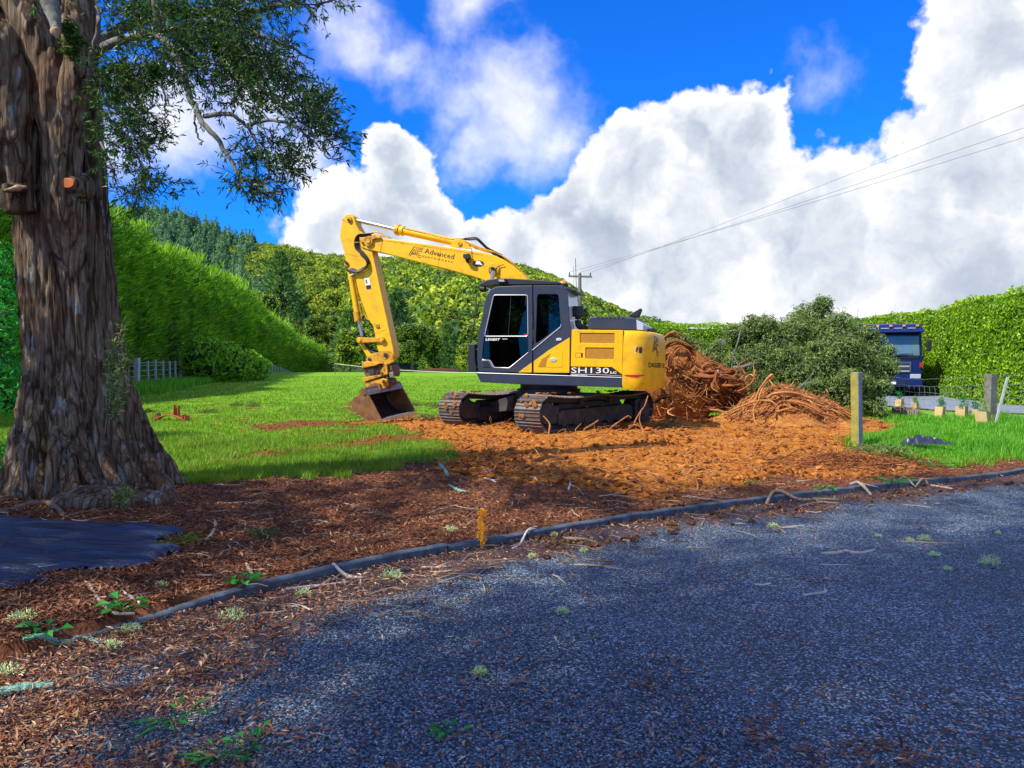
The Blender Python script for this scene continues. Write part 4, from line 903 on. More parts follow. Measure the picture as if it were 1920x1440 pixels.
bprism('pipe_clamp', [(699, 605), (709, 607), (711, 613), (704, 614)], AV+.001, AV+.03, M['yellow_worn'], arm, .004)
disc('bolt', 706, 610, .016, AV+.031, AV+.04, M['steel'], arm)
for k in range(4):
    d = k*2.4
    pix_tube('hydraulic_hose', [(700-d, 437+d*.4), (685-d*.3, 438.5+d*.8), (672-d*0+d*.4, 440+d), (665.5+d, 450), (666.5+d, 465), (675+d, 474), (684+d*.7, 483), (688+d*.6, 495-d*.2), (683, 505-d*.6), (672, 509.5-d*.4), (660, 509-d*.8), (651, 505+d*.4)], .014, M['rubber'], BV+.05-.02*k, ex, per=5)
pix_tube('hydraulic_pipe', [(686, 440), (700, 435.5), (712, 436.5), (722, 441), (735, 447)], .012, M['yellow_worn'], .10, bm_, per=3)
pix_tube('hydraulic_pipe', [(686, 443), (700, 438.5), (716, 442.5), (728, 447)], .012, M['yellow'], .04, bm_, per=3)
bprism('hose_fitting', [(673, 445), (692, 444), (700, 440.5), (713, 442), (714, 446), (694, 449.5), (676, 456)], BV+.001, BV+.05, M['yellow_worn'], bm_, .01)
pix_tube('hose_fitting', [(656, 517.5), (670, 510)], .018, M['silver'], AV+.05, arm)
bcy = ucyl('bucket_cylinder', (656, 506), (670.5, 592), .062, AV-.05, M['yellow'], ex); ucyl('cylinder_gland', (669.5, 585), (672, 603), .082, AV-.05, M['yellow_worn'], bcy); ucyl('cylinder_rod', (671.5, 601), (678, 630), .036, AV-.05, M['chrome'], bcy)
pix_tube('hydraulic_pipe', [(662, 512), (672, 560), (678, 597)], .012, M['yellow_worn'], AV+.02, bcy, per=2)
# links
for vv in (AV+.03, -AV-.03):
    bprism('side_link', [(669, 634), (672, 631.5), (676, 633), (712, 633), (718, 631.5), (721, 636), (719, 641), (712, 641.5), (680, 642.5), (676, 645), (670, 643)], vv-.02, vv+.02, M['yellow_worn'], ex, .01)
disc('pin', 673.3, 638, .062, -AV-.06, AV+.062, M['yellow_worn'], ex); disc('pin_cap', 673.3, 638, .034, AV+.063, AV+.075, M['yellow'], ex)
disc('pin', 715, 637, .062, -AV-.06, AV+.062, M['yellow_worn'], ex); disc('pin_cap', 715, 637, .034, AV+.063, AV+.075, M['yellow'], ex)
bprism('power_link', [(674, 645), (681, 641), (686, 650), (697, 665), (697, 672), (690, 673)], .10, -.10, M['yellow'], ex, .012)
for k in range(4): pix_tube('hydraulic_hose', [(684+k*1.6, 643+k*.3), (687+k*2, 651), (693+k*2.2, 658), (703+k, 661.5), (712, 662)], .013, M['rubber'], .12-.04*k, ex, per=3)
disc('pin', 722, 665.5, .088, -AV-.08, AV+.07, M['yellow_worn'], ex); disc('pin_cap', 722.5, 666, .045, AV+.071, AV+.09, M['black'], ex)
disc('pin', 691.5, 673.5, .062, -AV-.07, AV+.07, M['yellow_worn'], ex); disc('pin_cap', 692, 674, .034, AV+.071, AV+.088, M['black'], ex)
# tilt hitch and rotator
bprism('tilt_hitch', [(694, 664), (708, 661), (713, 656), (729, 657), (737, 667), (739, 678), (728, 684), (712, 682), (700, 685), (687, 678)], .20, .12, M['yellow_worn'], ex, .015)
bprism('tilt_hitch', [(694, 664), (708, 661), (713, 656), (729, 657), (737, 667), (739, 678), (728, 684), (712, 682), (700, 685), (687, 678)], -.12, -.20, M['yellow_worn'], ex, .015)
bprism('hitch_shoulder', [(679.5, 679), (689, 677), (701, 679), (712, 681), (704, 685.5), (690, 688), (678, 691)], .24, -.2, M['yellow_worn'], ex, .012)
bprism('rotator_body', [(682, 690), (703, 686), (727, 683), (736, 686), (738, 700), (736, 706), (704, 706), (686, 707), (681, 698)], .17, -.17, M['rust'], ex, .02)
disc('rotator_gear', 696, 697, .075, .171, .20, M['under'], ex); disc('tilt_cylinder', 719, 694, .055, .171, .23, M['yellow_worn'], ex)
bprism('tilt_cylinder', [(719, 680), (725, 681), (727, 702), (719, 703)], .18, .23, M['yellow_worn'], ex, .012)
bprism('lamp', [(729, 699), (737, 697.5), (738, 707), (731, 708.5)], .18, .22, M['steel'], ex, .006)
for k in range(7):
    x = 704+k*4.6; pix_tube('hydraulic_hose', [(x, 683+k*.4), (x-3+k*1.6, 690), (x+2-k*.3, 697), (x-4+k, 704)], .012, M['rubber'], .20-.02*(k % 3), ex, per=3)
for k in range(4): pix_tube('hydraulic_hose', [(728+k*2, 676), (736+k, 684+k), (735+k, 696), (728+k*2, 707), (734, 718-k)], .012, M['rubber'], .16-.06*k, ex, per=3)
bprism('quick_hitch', [(678.5, 708.5), (690, 706), (711, 702.5), (714, 706), (690, 714), (681, 716.5)], .23, -.22, M['yellow_worn'], ex, .012)
bprism('quick_hitch', [(683.5, 717), (700, 712), (716, 709), (726, 711), (726.5, 723), (719, 730), (712, 722.5), (700, 724), (687, 727)], .20, .12, M['yellow_worn'], ex, .012)
bprism('quick_hitch', [(683.5, 717), (700, 712), (716, 709), (730, 708), (734, 716), (728, 728), (712, 724), (700, 724), (687, 727)], .10, -.20, M['rust'], ex, .012)
disc('pin', 719, 716, .06, .201, .23, M['yellow_worn'], ex); disc('pin_cap', 719, 716, .035, .231, .245, M['ink'], ex); disc('pin', 690.5, 722, .045, .201, .225, M['yellow_worn'], ex)
# ---- bucket
BC = at(712, 745, 15.55)
BF_ = Frame(BC, (-.83, .54, .03), (-.53, -.84, -.11)); BF_.base = EC
def bp(v, *pts): return [BF_.U(a, b, v) for a, b in pts]
BW = .53
side = [(673.3, 731.5), (684.4, 728.5), (688.6, 737), (702, 762), (715.5, 788), (701, 789.3), (690, 787.5), (680, 783.5), (671, 776.5), (663.5, 767.5), (659, 758), (658.5, 751), (664.5, 744.5), (673.5, 740.5)]
sq = bp(BW, *side)
arc = np.array([sq[i] for i in (1, 0, 13, 12, 11, 10, 9, 8, 7, 6, 5, 4)]); cen = arc.mean(0)
inner = arc+unit(cen-arc)*.022
Vb = [BF_(a, v, b) for v in (BW-.03, -BW+.03) for q in (arc, inner) for a, b in q]; n = len(arc)
Fb = []
for k in range(n-1): Fb += [(k, k+1, 2*n+k+1, 2*n+k), (n+k+1, n+k, 3*n+k, 3*n+k+1)]
Fb += [(0, n, 3*n, 2*n), (n-1, 2*n-1, 4*n-1, 3*n-1)]
mb = MB(); mb.add(Vb, Fb); bko = mb.build('bucket', M['bucket_in'], ex, smooth=True)
for va, vb_ in ((BW, BW-.03), (-BW, -BW+.03)):
    mb = MB(); mb.prism(BF_, sq, va, vb_); mb.build('side_plate', M['rust'], bko, bevel=.004)
e = np.array(sq[4]); d_ = unit(np.array(sq[4])-np.array(sq[5])); mb = MB(); mb.prism(BF_, [tuple(e+d_*.02), tuple(e-d_*.12), tuple(e-d_*.12+np.array([0, .03])), tuple(e+d_*.12*0+np.array([0, .018]))], BW+.006, -BW-.006); mb.build('cutting_edge', M['steel'], bko, bevel=.003)
lip = bp(BW, (682.5, 726.5), (688, 735.5), (690.5, 741), (686.5, 740)); mb = MB(); mb.prism(BF_, lip, BW+.01, -BW-.01); mb.build('top_lip', M['steel'], bko, bevel=.006)
mb = MB(); mb.prism(BF_, bp(BW, (674, 730.5), (683, 728), (689, 737), (684, 741), (678, 737)), BW+.001, BW+.02); mb.build('wear_plate', M['rust'], bko, bevel=.004)
for vv in (.14, -.14):
    mb = MB(); mb.prism(BF_, bp(0, (696, 735), (700, 722), (712, 716), (722, 718), (724, 730), (716, 737)), vv-.02, vv+.02); mb.build('bucket_ear', M['rust'], bko, bevel=.006)
for k_, sc_ in enumerate((.62, .82)):
    cc = cen+(arc-cen)*sc_; pts = [BF_(a, -BW+.04+.0*k_, b) for a, b in cc[2:]]; mb = MB(); mb.tube(smooth_path(pts, 3), .008, 5); mb.build('weld_bead', M['steel'], bko, smooth=True)
# ------------------------------------------------------------------ foreground tree
TD = 7.3
def tp(px, py, Y=TD): return at(px, py, Y)
tree = empty('large_tree', (tp(150, 940)[0], TD, -.1), 'huge old tree with furrowed dark bark and flared roots at the left edge', 'tree')
T0 = np.array(tree.location)
edges = [(960, -30, 345), (940, -25, 335), (925, -12, 322), (900, 0, 305), (870, 6, 290), (850, 10, 276), (800, 18, 254), (750, 27, 240), (700, 36, 226), (650, 33, 216), (600, 28, 208), (550, 24, 202), (500, 20, 196), (450, 14, 192), (400, 8, 188), (350, 4, 183), (300, 2, 178), (250, 4, 175), (200, 0, 172), (100, -6, 163), (0, -10, 160), (-120, -10, 158), (-300, 10, 150), (-600, 40, 140)]
ed_ = np.array([(tp(0, y)[2], tp(l, y)[0], tp(r, y)[0]) for y, l, r in edges])
def trunk_mesh():
    zs = np.concatenate([np.linspace(-.35, 5.1, 330), np.linspace(5.2, 9, 40)]); nt = 250; th = np.arange(nt)/nt*2*math.pi
    l = np.interp(zs, ed_[:, 0], ed_[:, 1]); r = np.interp(zs, ed_[:, 0], ed_[:, 2]); cxx = (l+r)/2; rad = (r-l)/2
    TH, ZS = np.meshgrid(th, zs); RAD = rad[:, None]*np.ones_like(TH)*.90
    low = sstep(-ZS, -1.9, .1)     # stronger buttresses toward the base
    tw = TH+.22*(ZS-1.5)
    but = fbm(np.stack([np.cos(tw)*2.3, np.sin(tw)*2.3, ZS*.16], -1), 2, 61)
    ridg = 1-np.abs(fbm(np.stack([np.cos(tw)*4.6, np.sin(tw)*4.6, ZS*.35], -1), 2, 62))*2.2
    k = .11*but*(.5+1.8*low)+.10*(ridg-.4)*(.6+1.5*low)
    # rib lines: medium and fine bark
    q = np.stack([np.cos(TH)*RAD*13, np.sin(TH)*RAD*13, ZS*1.7], -1); wv = fbm(q*.4, 2, 63)
    q2 = q+wv[..., None]*.8
    b1 = 1-np.abs(fbm(q2, 3, 64))*2.4; q3 = np.stack([np.cos(TH)*RAD*38, np.sin(TH)*RAD*38, ZS*4.5], -1)+wv[..., None]*2
    b2 = 1-np.abs(fbm(q3, 2, 65))*2
    RR = RAD*(1+k)+.038*b1+.016*b2-.03
    x = cxx[:, None]+RR*np.cos(TH); y = TD+.15+RR*np.sin(TH)*.95*(.55/.5)**0
    V = np.stack([x, y, ZS], -1)-T0; m = len(zs); i = np.arange(m-1)[:, None]*nt; j = np.arange(nt)[None]; kk = (j+1) % nt
    return V.reshape(-1, 3), np.stack([i+j, i+kk, i+nt+kk, i+nt+j], -1).reshape(-1, 4)
V, F = trunk_mesh(); trunk = obj_np('trunk', V, F, M['bark'], tree, smooth=True)
def limb_np(path, rad, n=24, amp=.12, per=8, fr=9):
    p = smooth_path(path, per); rr = np.interp(np.linspace(0, 1, len(p)), np.linspace(0, 1, len(rad)), rad)
    V, F = tube_np(p, rr, n); c = np.repeat(p, n, 0); c = np.concatenate([c, p[:1], p[-1:]]); d = V-c
    nz = fbm(V*np.array([fr, fr, fr*.35]), 3, 71); V = c+d*(1+amp*2*nz[:, None]); return V, F
def bake(name, VF, mat, parent, off=T0, smooth=True):
    V, F = VF; b = Bag(); b.add(V-off, F); return b.obj(name, mat, parent, smooth)
bake('limb', limb_np([tp(132, 560, 7.25), tp(126, 430, 7.12), tp(118, 330, 7.02), tp(112, 230, 6.98), tp(96, 140, 6.95), tp(66, 70, 6.93), tp(30, 0, 6.9), tp(-40, -110, 6.9)], [.10, .15, .17, .18, .17, .17, .16, .15], 110, .13, 18, 12), M['greybark'], tree)
bake('limb', limb_np([tp(120, 300, 7.05), tp(134, 190, 6.92), tp(146, 120, 6.88), tp(143, 50, 6.9), tp(140, -60, 7.0), tp(160, -300, 7.0)], [.12, .13, .12, .12, .11, .10], 90, .13, 18, 12), M['greybark'], tree)
bake('limb', limb_np([tp(40, 400, 6.95), tp(22, 300, 6.9), tp(16, 200, 6.85), tp(-4, 100, 6.8), tp(-60, 0, 6.8), tp(-120, -150, 6.9)], [.14, .20, .22, .21, .20, .18], 110, .16, 18, 12), M['bark'], tree)
sb = bake('broken_stub', limb_np([tp(62, 352, 7.0), tp(40, 352, 6.82), tp(22, 353, 6.72), tp(8, 352, 6.66)], [.07, .05, .04, .03], 24, .25), M['bark'], tree)
bake('broken_end', limb_np([tp(48, 350, 6.80), tp(26, 354, 6.68), tp(9, 357, 6.62)], [.024, .030, .010], 14, .5, 5, 25), M['cut_pale'], tree)
bake('broken_stub', limb_np([tp(92, 5, 6.62), tp(102, 35, 6.58), tp(106, 58, 6.55)], [.07, .055, .045], 24, .15), M['limb'], tree)
bake('broken_end', limb_np([tp(106, 58, 6.55), tp(107, 66, 6.54), tp(108, 73, 6.53)], [.044, .03, .004], 12, .3, 4, 25), M['cut_pale'], tree)
c = tp(127, 343, 6.89)-T0; mb = MB(); mb.cyl(c+np.array([0, .20, 0]), c+np.array([0, .012, 0]), .15, 20, .070); mb.build('pruning_collar', M['bark'], tree, smooth=True)
mb = MB(); a = [(c[0]+.062*math.cos(q)*(1+.08*math.sin(3*q)), c[2]+.052*math.sin(q)*(1+.1*math.cos(2*q))) for q in np.linspace(0, 2*math.pi, 22)[:-1]]; mb.prism(lambda u, v, w_: (u, v, w_), a, c[1]-.005, c[1]+.03); mb.build('pruning_cut', M['cut'], tree, bevel=.006)
# peeling bark strips and surface roots
for (pts, r) in (([(205,700),(212,770),(222,830),(240,880),(262,918)],.05), ([(150,840),(158,880),(175,905),(190,915)],.03), ([(128,825),(138,870),(140,905),(148,925)],.035),
                 ([(60,760),(62,820),(52,870),(50,930)],.06), ([(100,800),(100,860),(88,930)],.05), ([(190,820),(202,880),(232,925),(258,940)],.05), ([(255,830),(285,880),(318,925),(338,950)],.07)):
    dpt = [6.80-.10*k/len(pts)*3 for k in range(len(pts))]
    bake('root_buttress', limb_np([tp(a, b, d) for (a, b), d in zip(pts, dpt)], [r*.6, r, r*1.1, r*.9, r*.4], 18, .22, 6, 14), M['bark'], tree)
mound = ICO3[0]*np.array([.55, .28, .16]); mound = mound*(1+.35*fbm(ICO3[0]*2.2, 3, 81)[:, None]); mc = G(175, 955)
bake('root_mound', (mound+mc+np.array([0, .25, 0]), ICO3[1]), M['bark'], tree)

# crown: branches, twigs and narrow leaves
NODES = []; NR = []
main = [([(160,112,7.1),(200,86,6.9),(250,70,6.7),(290,66,6.5),(318,85,6.4),(338,120,6.3),(352,170,6.2),(372,215,6.1),(400,252,6.0),(425,285,6.0),(450,330,5.9),(492,352,5.8),(535,366,5.8)], .045, .008),
        ([(383,218,6.1),(430,214,6.0),(462,236,6.0),(480,270,5.9),(492,310,5.9)], .02, .006),
        ([(465,234,6.0),(505,226,5.9),(545,232,5.8),(580,258,5.7),(612,288,5.6),(632,300,5.6)], .016, .004),
        ([(165,190,7.1),(170,150,6.8),(172,110,6.7),(182,60,6.6),(186,10,6.6)], .03, .02),
        ([(170,110,7.2),(215,60,7.3),(290,30,7.2),(380,22,7.0),(470,20,6.9),(560,4,6.8)], .06, .02),
        ([(290,66,6.5),(360,40,6.5),(430,45,6.4),(500,70,6.3),(560,95,6.3),(590,120,6.2)], .03, .006),
        ([(170,190,7.1),(200,220,6.8),(235,260,6.6),(262,300,6.5),(285,345,6.5)], .018, .005),
        ([(172,240,7.2),(200,290,6.8),(215,330,6.7),(222,370,6.6)], .014, .004),
        ([(300,150,6.4),(308,180,6.4),(312,215,6.4),(308,235,6.4)], .010, .004), ([(365,205,6.1),(366,235,6.1),(372,262,6.1),(380,270,6.0)], .012, .005),
        ([(300,70,6.5),(300,-80,6.3),(420,-200,6.0),(600,-330,5.6)], .05, .02), ([(150,-60,7.1),(60,-300,6.4),(100,-600,5.2)], .09, .03)]
bb = Bag()
for pts, r0, r1 in main:
    p = smooth_path([tp(*q) for q in pts], 5); p = p+.012*RNG.normal(size=p.shape)*np.linspace(0, 1, len(p))[:, None]
    rr = np.linspace(r0, r1, len(p)); V, F = tube_np(p, rr, 9); bb.add(V-T0, F, .5)
    NODES += list(p); NR += list(rr)
bb.obj('branch', M['limb'], tree, True)
anch = []
def region(n, poly, d0, d1):
    poly = np.array(poly, float); x0, y0 = poly.min(0); x1, y1 = poly.max(0); k = 0
    while k < n:
        x, y = RNG.uniform(x0, x1), RNG.uniform(y0, y1)
        if psd(np.array([x]), np.array([y]), poly)[0] > 0: anch.append((x, y, RNG.uniform(d0, d1))); k += 1
region(112, [(165,-20),(480,-20),(485,120),(430,130),(340,130),(300,100),(165,140)], 5.8, 7.3)
region(34, [(400,-10),(620,-30),(600,-5),(480,30),(460,80)], 5.8, 7)
region(56, [(320,60),(480,60),(545,110),(470,160),(420,170),(320,140)], 5.9, 6.8)
region(34, [(420,60),(510,60),(560,110),(560,165),(480,160)], 5.7, 6.6)
region(44, [(380,150),(500,140),(590,170),(600,210),(520,225),(430,205),(385,190)], 5.6, 6.5)
region(30, [(540,200),(605,180),(640,250),(630,300),(590,280),(560,240)], 5.5, 6)
region(30, [(440,240),(480,240),(570,280),(565,320),(500,310),(470,330),(440,280)], 5.7, 6.2)
region(14, [(440,325),(500,340),(545,350),(540,372),(480,358),(445,345)], 5.7, 6.1)
region(60, [(170,130),(290,120),(330,140),(280,160),(190,180),(172,170)], 6.3, 7.2)
region(60, [(175,185),(240,180),(310,235),(315,258),(270,265),(240,290),(190,300),(175,250)], 6.2, 7.0)
region(26, [(180,300),(240,300),(330,345),(330,365),(290,385),(200,385),(182,350)], 6.2, 6.9)
region(9, [(500,-10),(640,-10),(630,4),(560,18),(500,8)], 5.5, 6)
region(22, [(-300,-20),(120,-20),(50,-300),(-300,-400)], 6.5, 7.5)
anch = [(a[0]+14 if a[0] < 260 and a[1] > -10 else a[0], a[1], a[2]) for a in anch]
P = np.array([tp(*a) for a in anch]); base = np.array(NODES[:]); order = np.argsort(((P[:, None]-base[None])**2).sum(-1).min(1))
tw = Bag(); LB = Bag(); ND = [np.array(q) for q in NODES]
for ii in order:
    p = P[ii]; A = np.array(ND); dd = ((A-p)**2).sum(1); j = int(np.argmin(dd)); q = A[j]
    ln = math.sqrt(dd[j])
    if ln > .05:
        pth = wobble(q, p, 5, .22); V, F = tube_np(pth, np.linspace(.008 if ln > .3 else .005, .003, 5), 4); tw.add(V-T0, F)
        ND += list(pth[2:])
    big = anch[ii][1] < -25
    for s in range(4):     # leafy sprays
        d = unit(rdir(1)[0]+unit(p-q+1e-6)*.9+np.array([.25, 0, -.15])); L = RNG.uniform(.12, .28)*(1.6 if big else 1); pe = wobble(p, p+d*L, 5, .2)
        V, F = tube_np(pe, np.linspace(.003, .0012, 5), 3); tw.add(V-T0, F)
        nl = RNG.integers(9, 16); k = RNG.uniform(.1, 1, nl); o = np.stack([np.interp(k, np.linspace(0, 1, 5), pe[:, c_]) for c_ in range(3)], 1)
        D = unit(d*.8+rdir(nl)*.75); S = unit(np.cross(D, rdir(nl))); LL = RNG.uniform(.038, .066, nl)*(1.7 if big else 1)
        V, F, T = leaves(o, D, S, LL, LL*.24, RNG.uniform(0, 1, nl)**1.3, sag=np.array([0, 0, -.008])); LB.add(V-T0, F, T)
tag(tw.obj('twigs', M['twig'], tree), kind='stuff')
tag(LB.obj('foliage', M['treeleaf'], tree), kind='stuff')
# dark solid clumps of leaf higher in the crown
cl = Bag()
for (x, y, d, r) in ((300, 10, 6.9, .22), (350, 30, 6.8, .22), (410, 20, 6.8, .2), (260, 10, 7.0, .25), (420, 85, 6.4, .16), (385, 55, 6.6, .18), (450, 110, 6.3, .12), (350, 75, 6.5, .14), (295, 135, 6.6, .12), (128, 52, 6.7, .07), (138, 75, 6.7, .085), (132, 98, 6.7, .06), (-120, -250, 7, .8), (-200, -350, 7, .9)):
    n = int(620*min(r, .7)/.2*(.35 if r > .5 else 1)); q = tp(x, y, d)+rdir(n)*(RNG.uniform(0, 1, (n, 1))**.5)*r*np.array([1.3, 1, .8])*(1+.3*RNG.normal(size=(n, 1))); LL = RNG.uniform(.04, .07, n)*(2.4 if r > .5 else 1)
    V, F, T = rand_leaves(q, np.array([0, 0, 1.]), LL, LL*.3, RNG.uniform(.1, 1, n)); cl.add(V-T0, F, T)
tag(cl.obj('foliage', M['treeleaf'], tree), kind='stuff')

def crown(lobes, n, size, asp, flatn=.6, shell=.75, tone=(0, 1), zs=.8, blunt=.5, seed=None):
    """leaves spread through overlapping lobes (centre, radius)"""
    C_ = np.array([l[:3] for l in lobes], float); Rr = np.array([l[3] for l in lobes], float); pr = Rr**2/np.sum(Rr**2)
    k = RNG.choice(len(lobes), n, p=pr); d = rdir(n); u = shell+(1.05-shell)*RNG.uniform(0, 1, n)**.6
    lump = 1+.16*fbm(C_[k]*.7+d*2.6, 2, 91)
    P = C_[k]+d*(Rr[k]*u*lump)[:, None]*np.array([1, 1, zs])
    L = RNG.uniform(.7, 1.3, n)*size; tn = tone[0]+(tone[1]-tone[0])*np.clip(RNG.normal(.5, .22, n), 0, 1)
    nn = unit(d+rdir(n)*flatn); D = unit(np.cross(nn, rdir(n))+np.array([0, 0, .0])); S = np.cross(nn, D)
    return leaves(P-D*L[:, None]*.5, D, S, L, L*asp, tn, blunt=blunt)
def core(bag, lobes, k=.72, zs=.8):
    for l in lobes:
        V, F = ICO1; V = V*(1+.15*RNG.normal(size=(len(V), 1))); bag.add(V*np.array([1, 1, zs])*l[3]*k+np.array(l[:3]), F)

# unseen trees added beside the road, behind and left of the photographer, so their shade lies over the road and the mulch
def roadside(x, y, z0, z1, rad, label, n=8000):
    o = empty('added_shade_tree', (x, y, -.1), label, 'tree')
    bake('trunk', limb_np([np.array([x, y, -.3]), np.array([x+.1, y, z0*.5]), np.array([x, y+.1, z0]), np.array([x, y, z1])], [.5, .38, .3, .08], 20, .12), M['bark'], o, np.array([x, y, -.1]))
    lob = [(RNG.normal(0, rad*.38), RNG.normal(0, rad*.38), q, rad*RNG.uniform(.42, .58)) for q in np.linspace(z0, z1, 16)]
    b = Bag(); V, F, T = crown(lob, n, .30, .45); b.add(V, F, T); tag(b.obj('foliage', M['treeleaf'], o), kind='stuff')
roadside(-6.5, -3.7, 12.5, 23, 3.3, 'tallest of the unseen trees added for shade on the verge behind the photographer', 5200)
roadside(-9.7, -6.6, 11.5, 18, 3.5, 'unseen tree added for shade farthest behind the photographer on the verge', 3800)
roadside(-6.2, -1.1, 12, 17.5, 2.3, 'slender unseen tree added for shade on the verge left of the photographer', 3000)
roadside(-10.2, -3.6, 11, 18, 3.0, 'unseen tree added for shade in the second row on the verge behind the photographer', 3600)
roadside(-10.2, 2.2, 6.8, 10, 2.4, 'lower unseen tree added for shade outside the left edge near the large trunk', 2200)

# ------------------------------------------------------------------ clipped hedges
def hedge(name, path, h0, h1, depth, n, size, asp, mat, label, pw=1.0, up_=0., core_in=.35, lump=.25, lf=.5, topn=.35, hfun=None):
    """path is the foot of the face toward the field; leaves scattered with the density falling with distance"""
    p = smooth_path(np.c_[np.array(path, float), np.zeros(len(path))], 10)[:, :2]; L = np.r_[0, np.cumsum(np.linalg.norm(np.diff(p, axis=0), axis=1))]
    o = empty(name, (p[0][0], p[0][1], float(gz(p[0][0], p[0][1]))), label, 'hedge'); O = np.array(o.location)
    tg = unit(np.gradient(p, axis=0)); nr = np.c_[tg[:, 1], -tg[:, 0]]   # points to the field when the path runs away with the hedge on the left
    dist = np.linalg.norm(p, axis=1); wgt = 1/dist**pw; cw_ = np.r_[0, np.cumsum((wgt[1:]+wgt[:-1])/2*np.diff(L))]; 
    s = np.interp(RNG.uniform(0, cw_[-1], n), cw_, L)
    P0 = np.stack([np.interp(s, L, p[:, k]) for k in (0, 1)], 1); N0 = unit(np.stack([np.interp(s, L, nr[:, k]) for k in (0, 1)], 1)); H = np.interp(s, [0, L[-1]], [h0, h1])
    if hfun: H = H*np.interp(P0[:, 1], *hfun)
    k = RNG.uniform(0, 1, n); top = k > 1-topn; v = RNG.uniform(0, 1, n)
    hh = np.where(top, H*(1-.02*v), H*v); back = np.where(top, depth*v, 0.)
    rnd = .35*np.clip((hh/H-.86)/.14, 0, 1)**2*(~top)       # rounded shoulder
    bp_ = fbm(np.stack([s*lf, hh*lf, back*lf], -1), 4, 101)*lump
    base = gz(P0[:, 0], P0[:, 1], False)
    P = np.stack([P0[:, 0]+N0[:, 0]*(bp_-back-rnd*1.2-.1*hh/H), P0[:, 1]+N0[:, 1]*(bp_-back-rnd*1.2-.1*hh/H), base+hh+np.where(top, bp_*1.3+lump*.2, 0)], -1)
    Nn = np.where(top[:, None], np.array([0, 0, 1.]), np.c_[N0, np.full(n, .25)]); sz = size*(.6+.8*RNG.uniform(0, 1, n))*np.interp(np.linalg.norm(P[:, :2], axis=1), [15, 60, 250], [1, 1.6, 4] if pw > .9 else [1, 1.2, 1.5])
    P = P+rdir(n)*sz[:, None]*.3
    tone = np.clip(RNG.normal(.45, .22, n)+.25*(top), 0, 1)  # leaves on top toned lighter, sunlight put into their colour
    if up_:
        D = unit(Nn*.9+np.array([0, 0, up_])+rdir(n)*1.0); S = unit(np.cross(D, rdir(n))); V, F, T = leaves(P, D, S, sz, sz*asp, tone, blunt=.35)
    else: V, F, T = rand_leaves(P, Nn, sz, sz*asp, tone, .9)
    b = Bag(); b.add(V-O, F, T); tag(b.obj('foliage', mat, o), kind='stuff')
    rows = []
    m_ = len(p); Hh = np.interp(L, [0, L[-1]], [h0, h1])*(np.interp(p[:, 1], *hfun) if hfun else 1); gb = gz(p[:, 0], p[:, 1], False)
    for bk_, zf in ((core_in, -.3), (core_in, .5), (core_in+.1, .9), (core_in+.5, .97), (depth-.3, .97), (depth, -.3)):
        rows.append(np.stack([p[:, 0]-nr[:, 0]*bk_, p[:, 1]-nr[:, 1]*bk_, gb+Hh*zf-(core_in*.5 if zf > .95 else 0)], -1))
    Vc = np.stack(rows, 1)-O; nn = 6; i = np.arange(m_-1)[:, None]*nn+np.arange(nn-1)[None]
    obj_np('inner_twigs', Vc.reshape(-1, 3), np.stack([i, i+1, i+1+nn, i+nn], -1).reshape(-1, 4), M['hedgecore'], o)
    return o
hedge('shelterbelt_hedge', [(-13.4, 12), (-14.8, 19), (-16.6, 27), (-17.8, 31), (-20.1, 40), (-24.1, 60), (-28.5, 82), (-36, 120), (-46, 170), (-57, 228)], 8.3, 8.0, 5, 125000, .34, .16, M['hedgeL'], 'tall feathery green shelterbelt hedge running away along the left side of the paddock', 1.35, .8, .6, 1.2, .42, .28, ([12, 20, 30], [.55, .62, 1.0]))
hedge('laurel_hedge', [(6.5, 50.5), (11, 49.5), (16.2, 47.5), (18.6, 41), (18.4, 33), (16.9, 28), (15.9, 23.8), (15.9, 20), (16.5, 15), (17.5, 9)], 4.15, 3.35, 3, 105000, .12, .5, M['hedgeR'], 'clipped bright green leafy hedge beyond the driveway on the right', .8, 0, .22, .20, .9, .2)

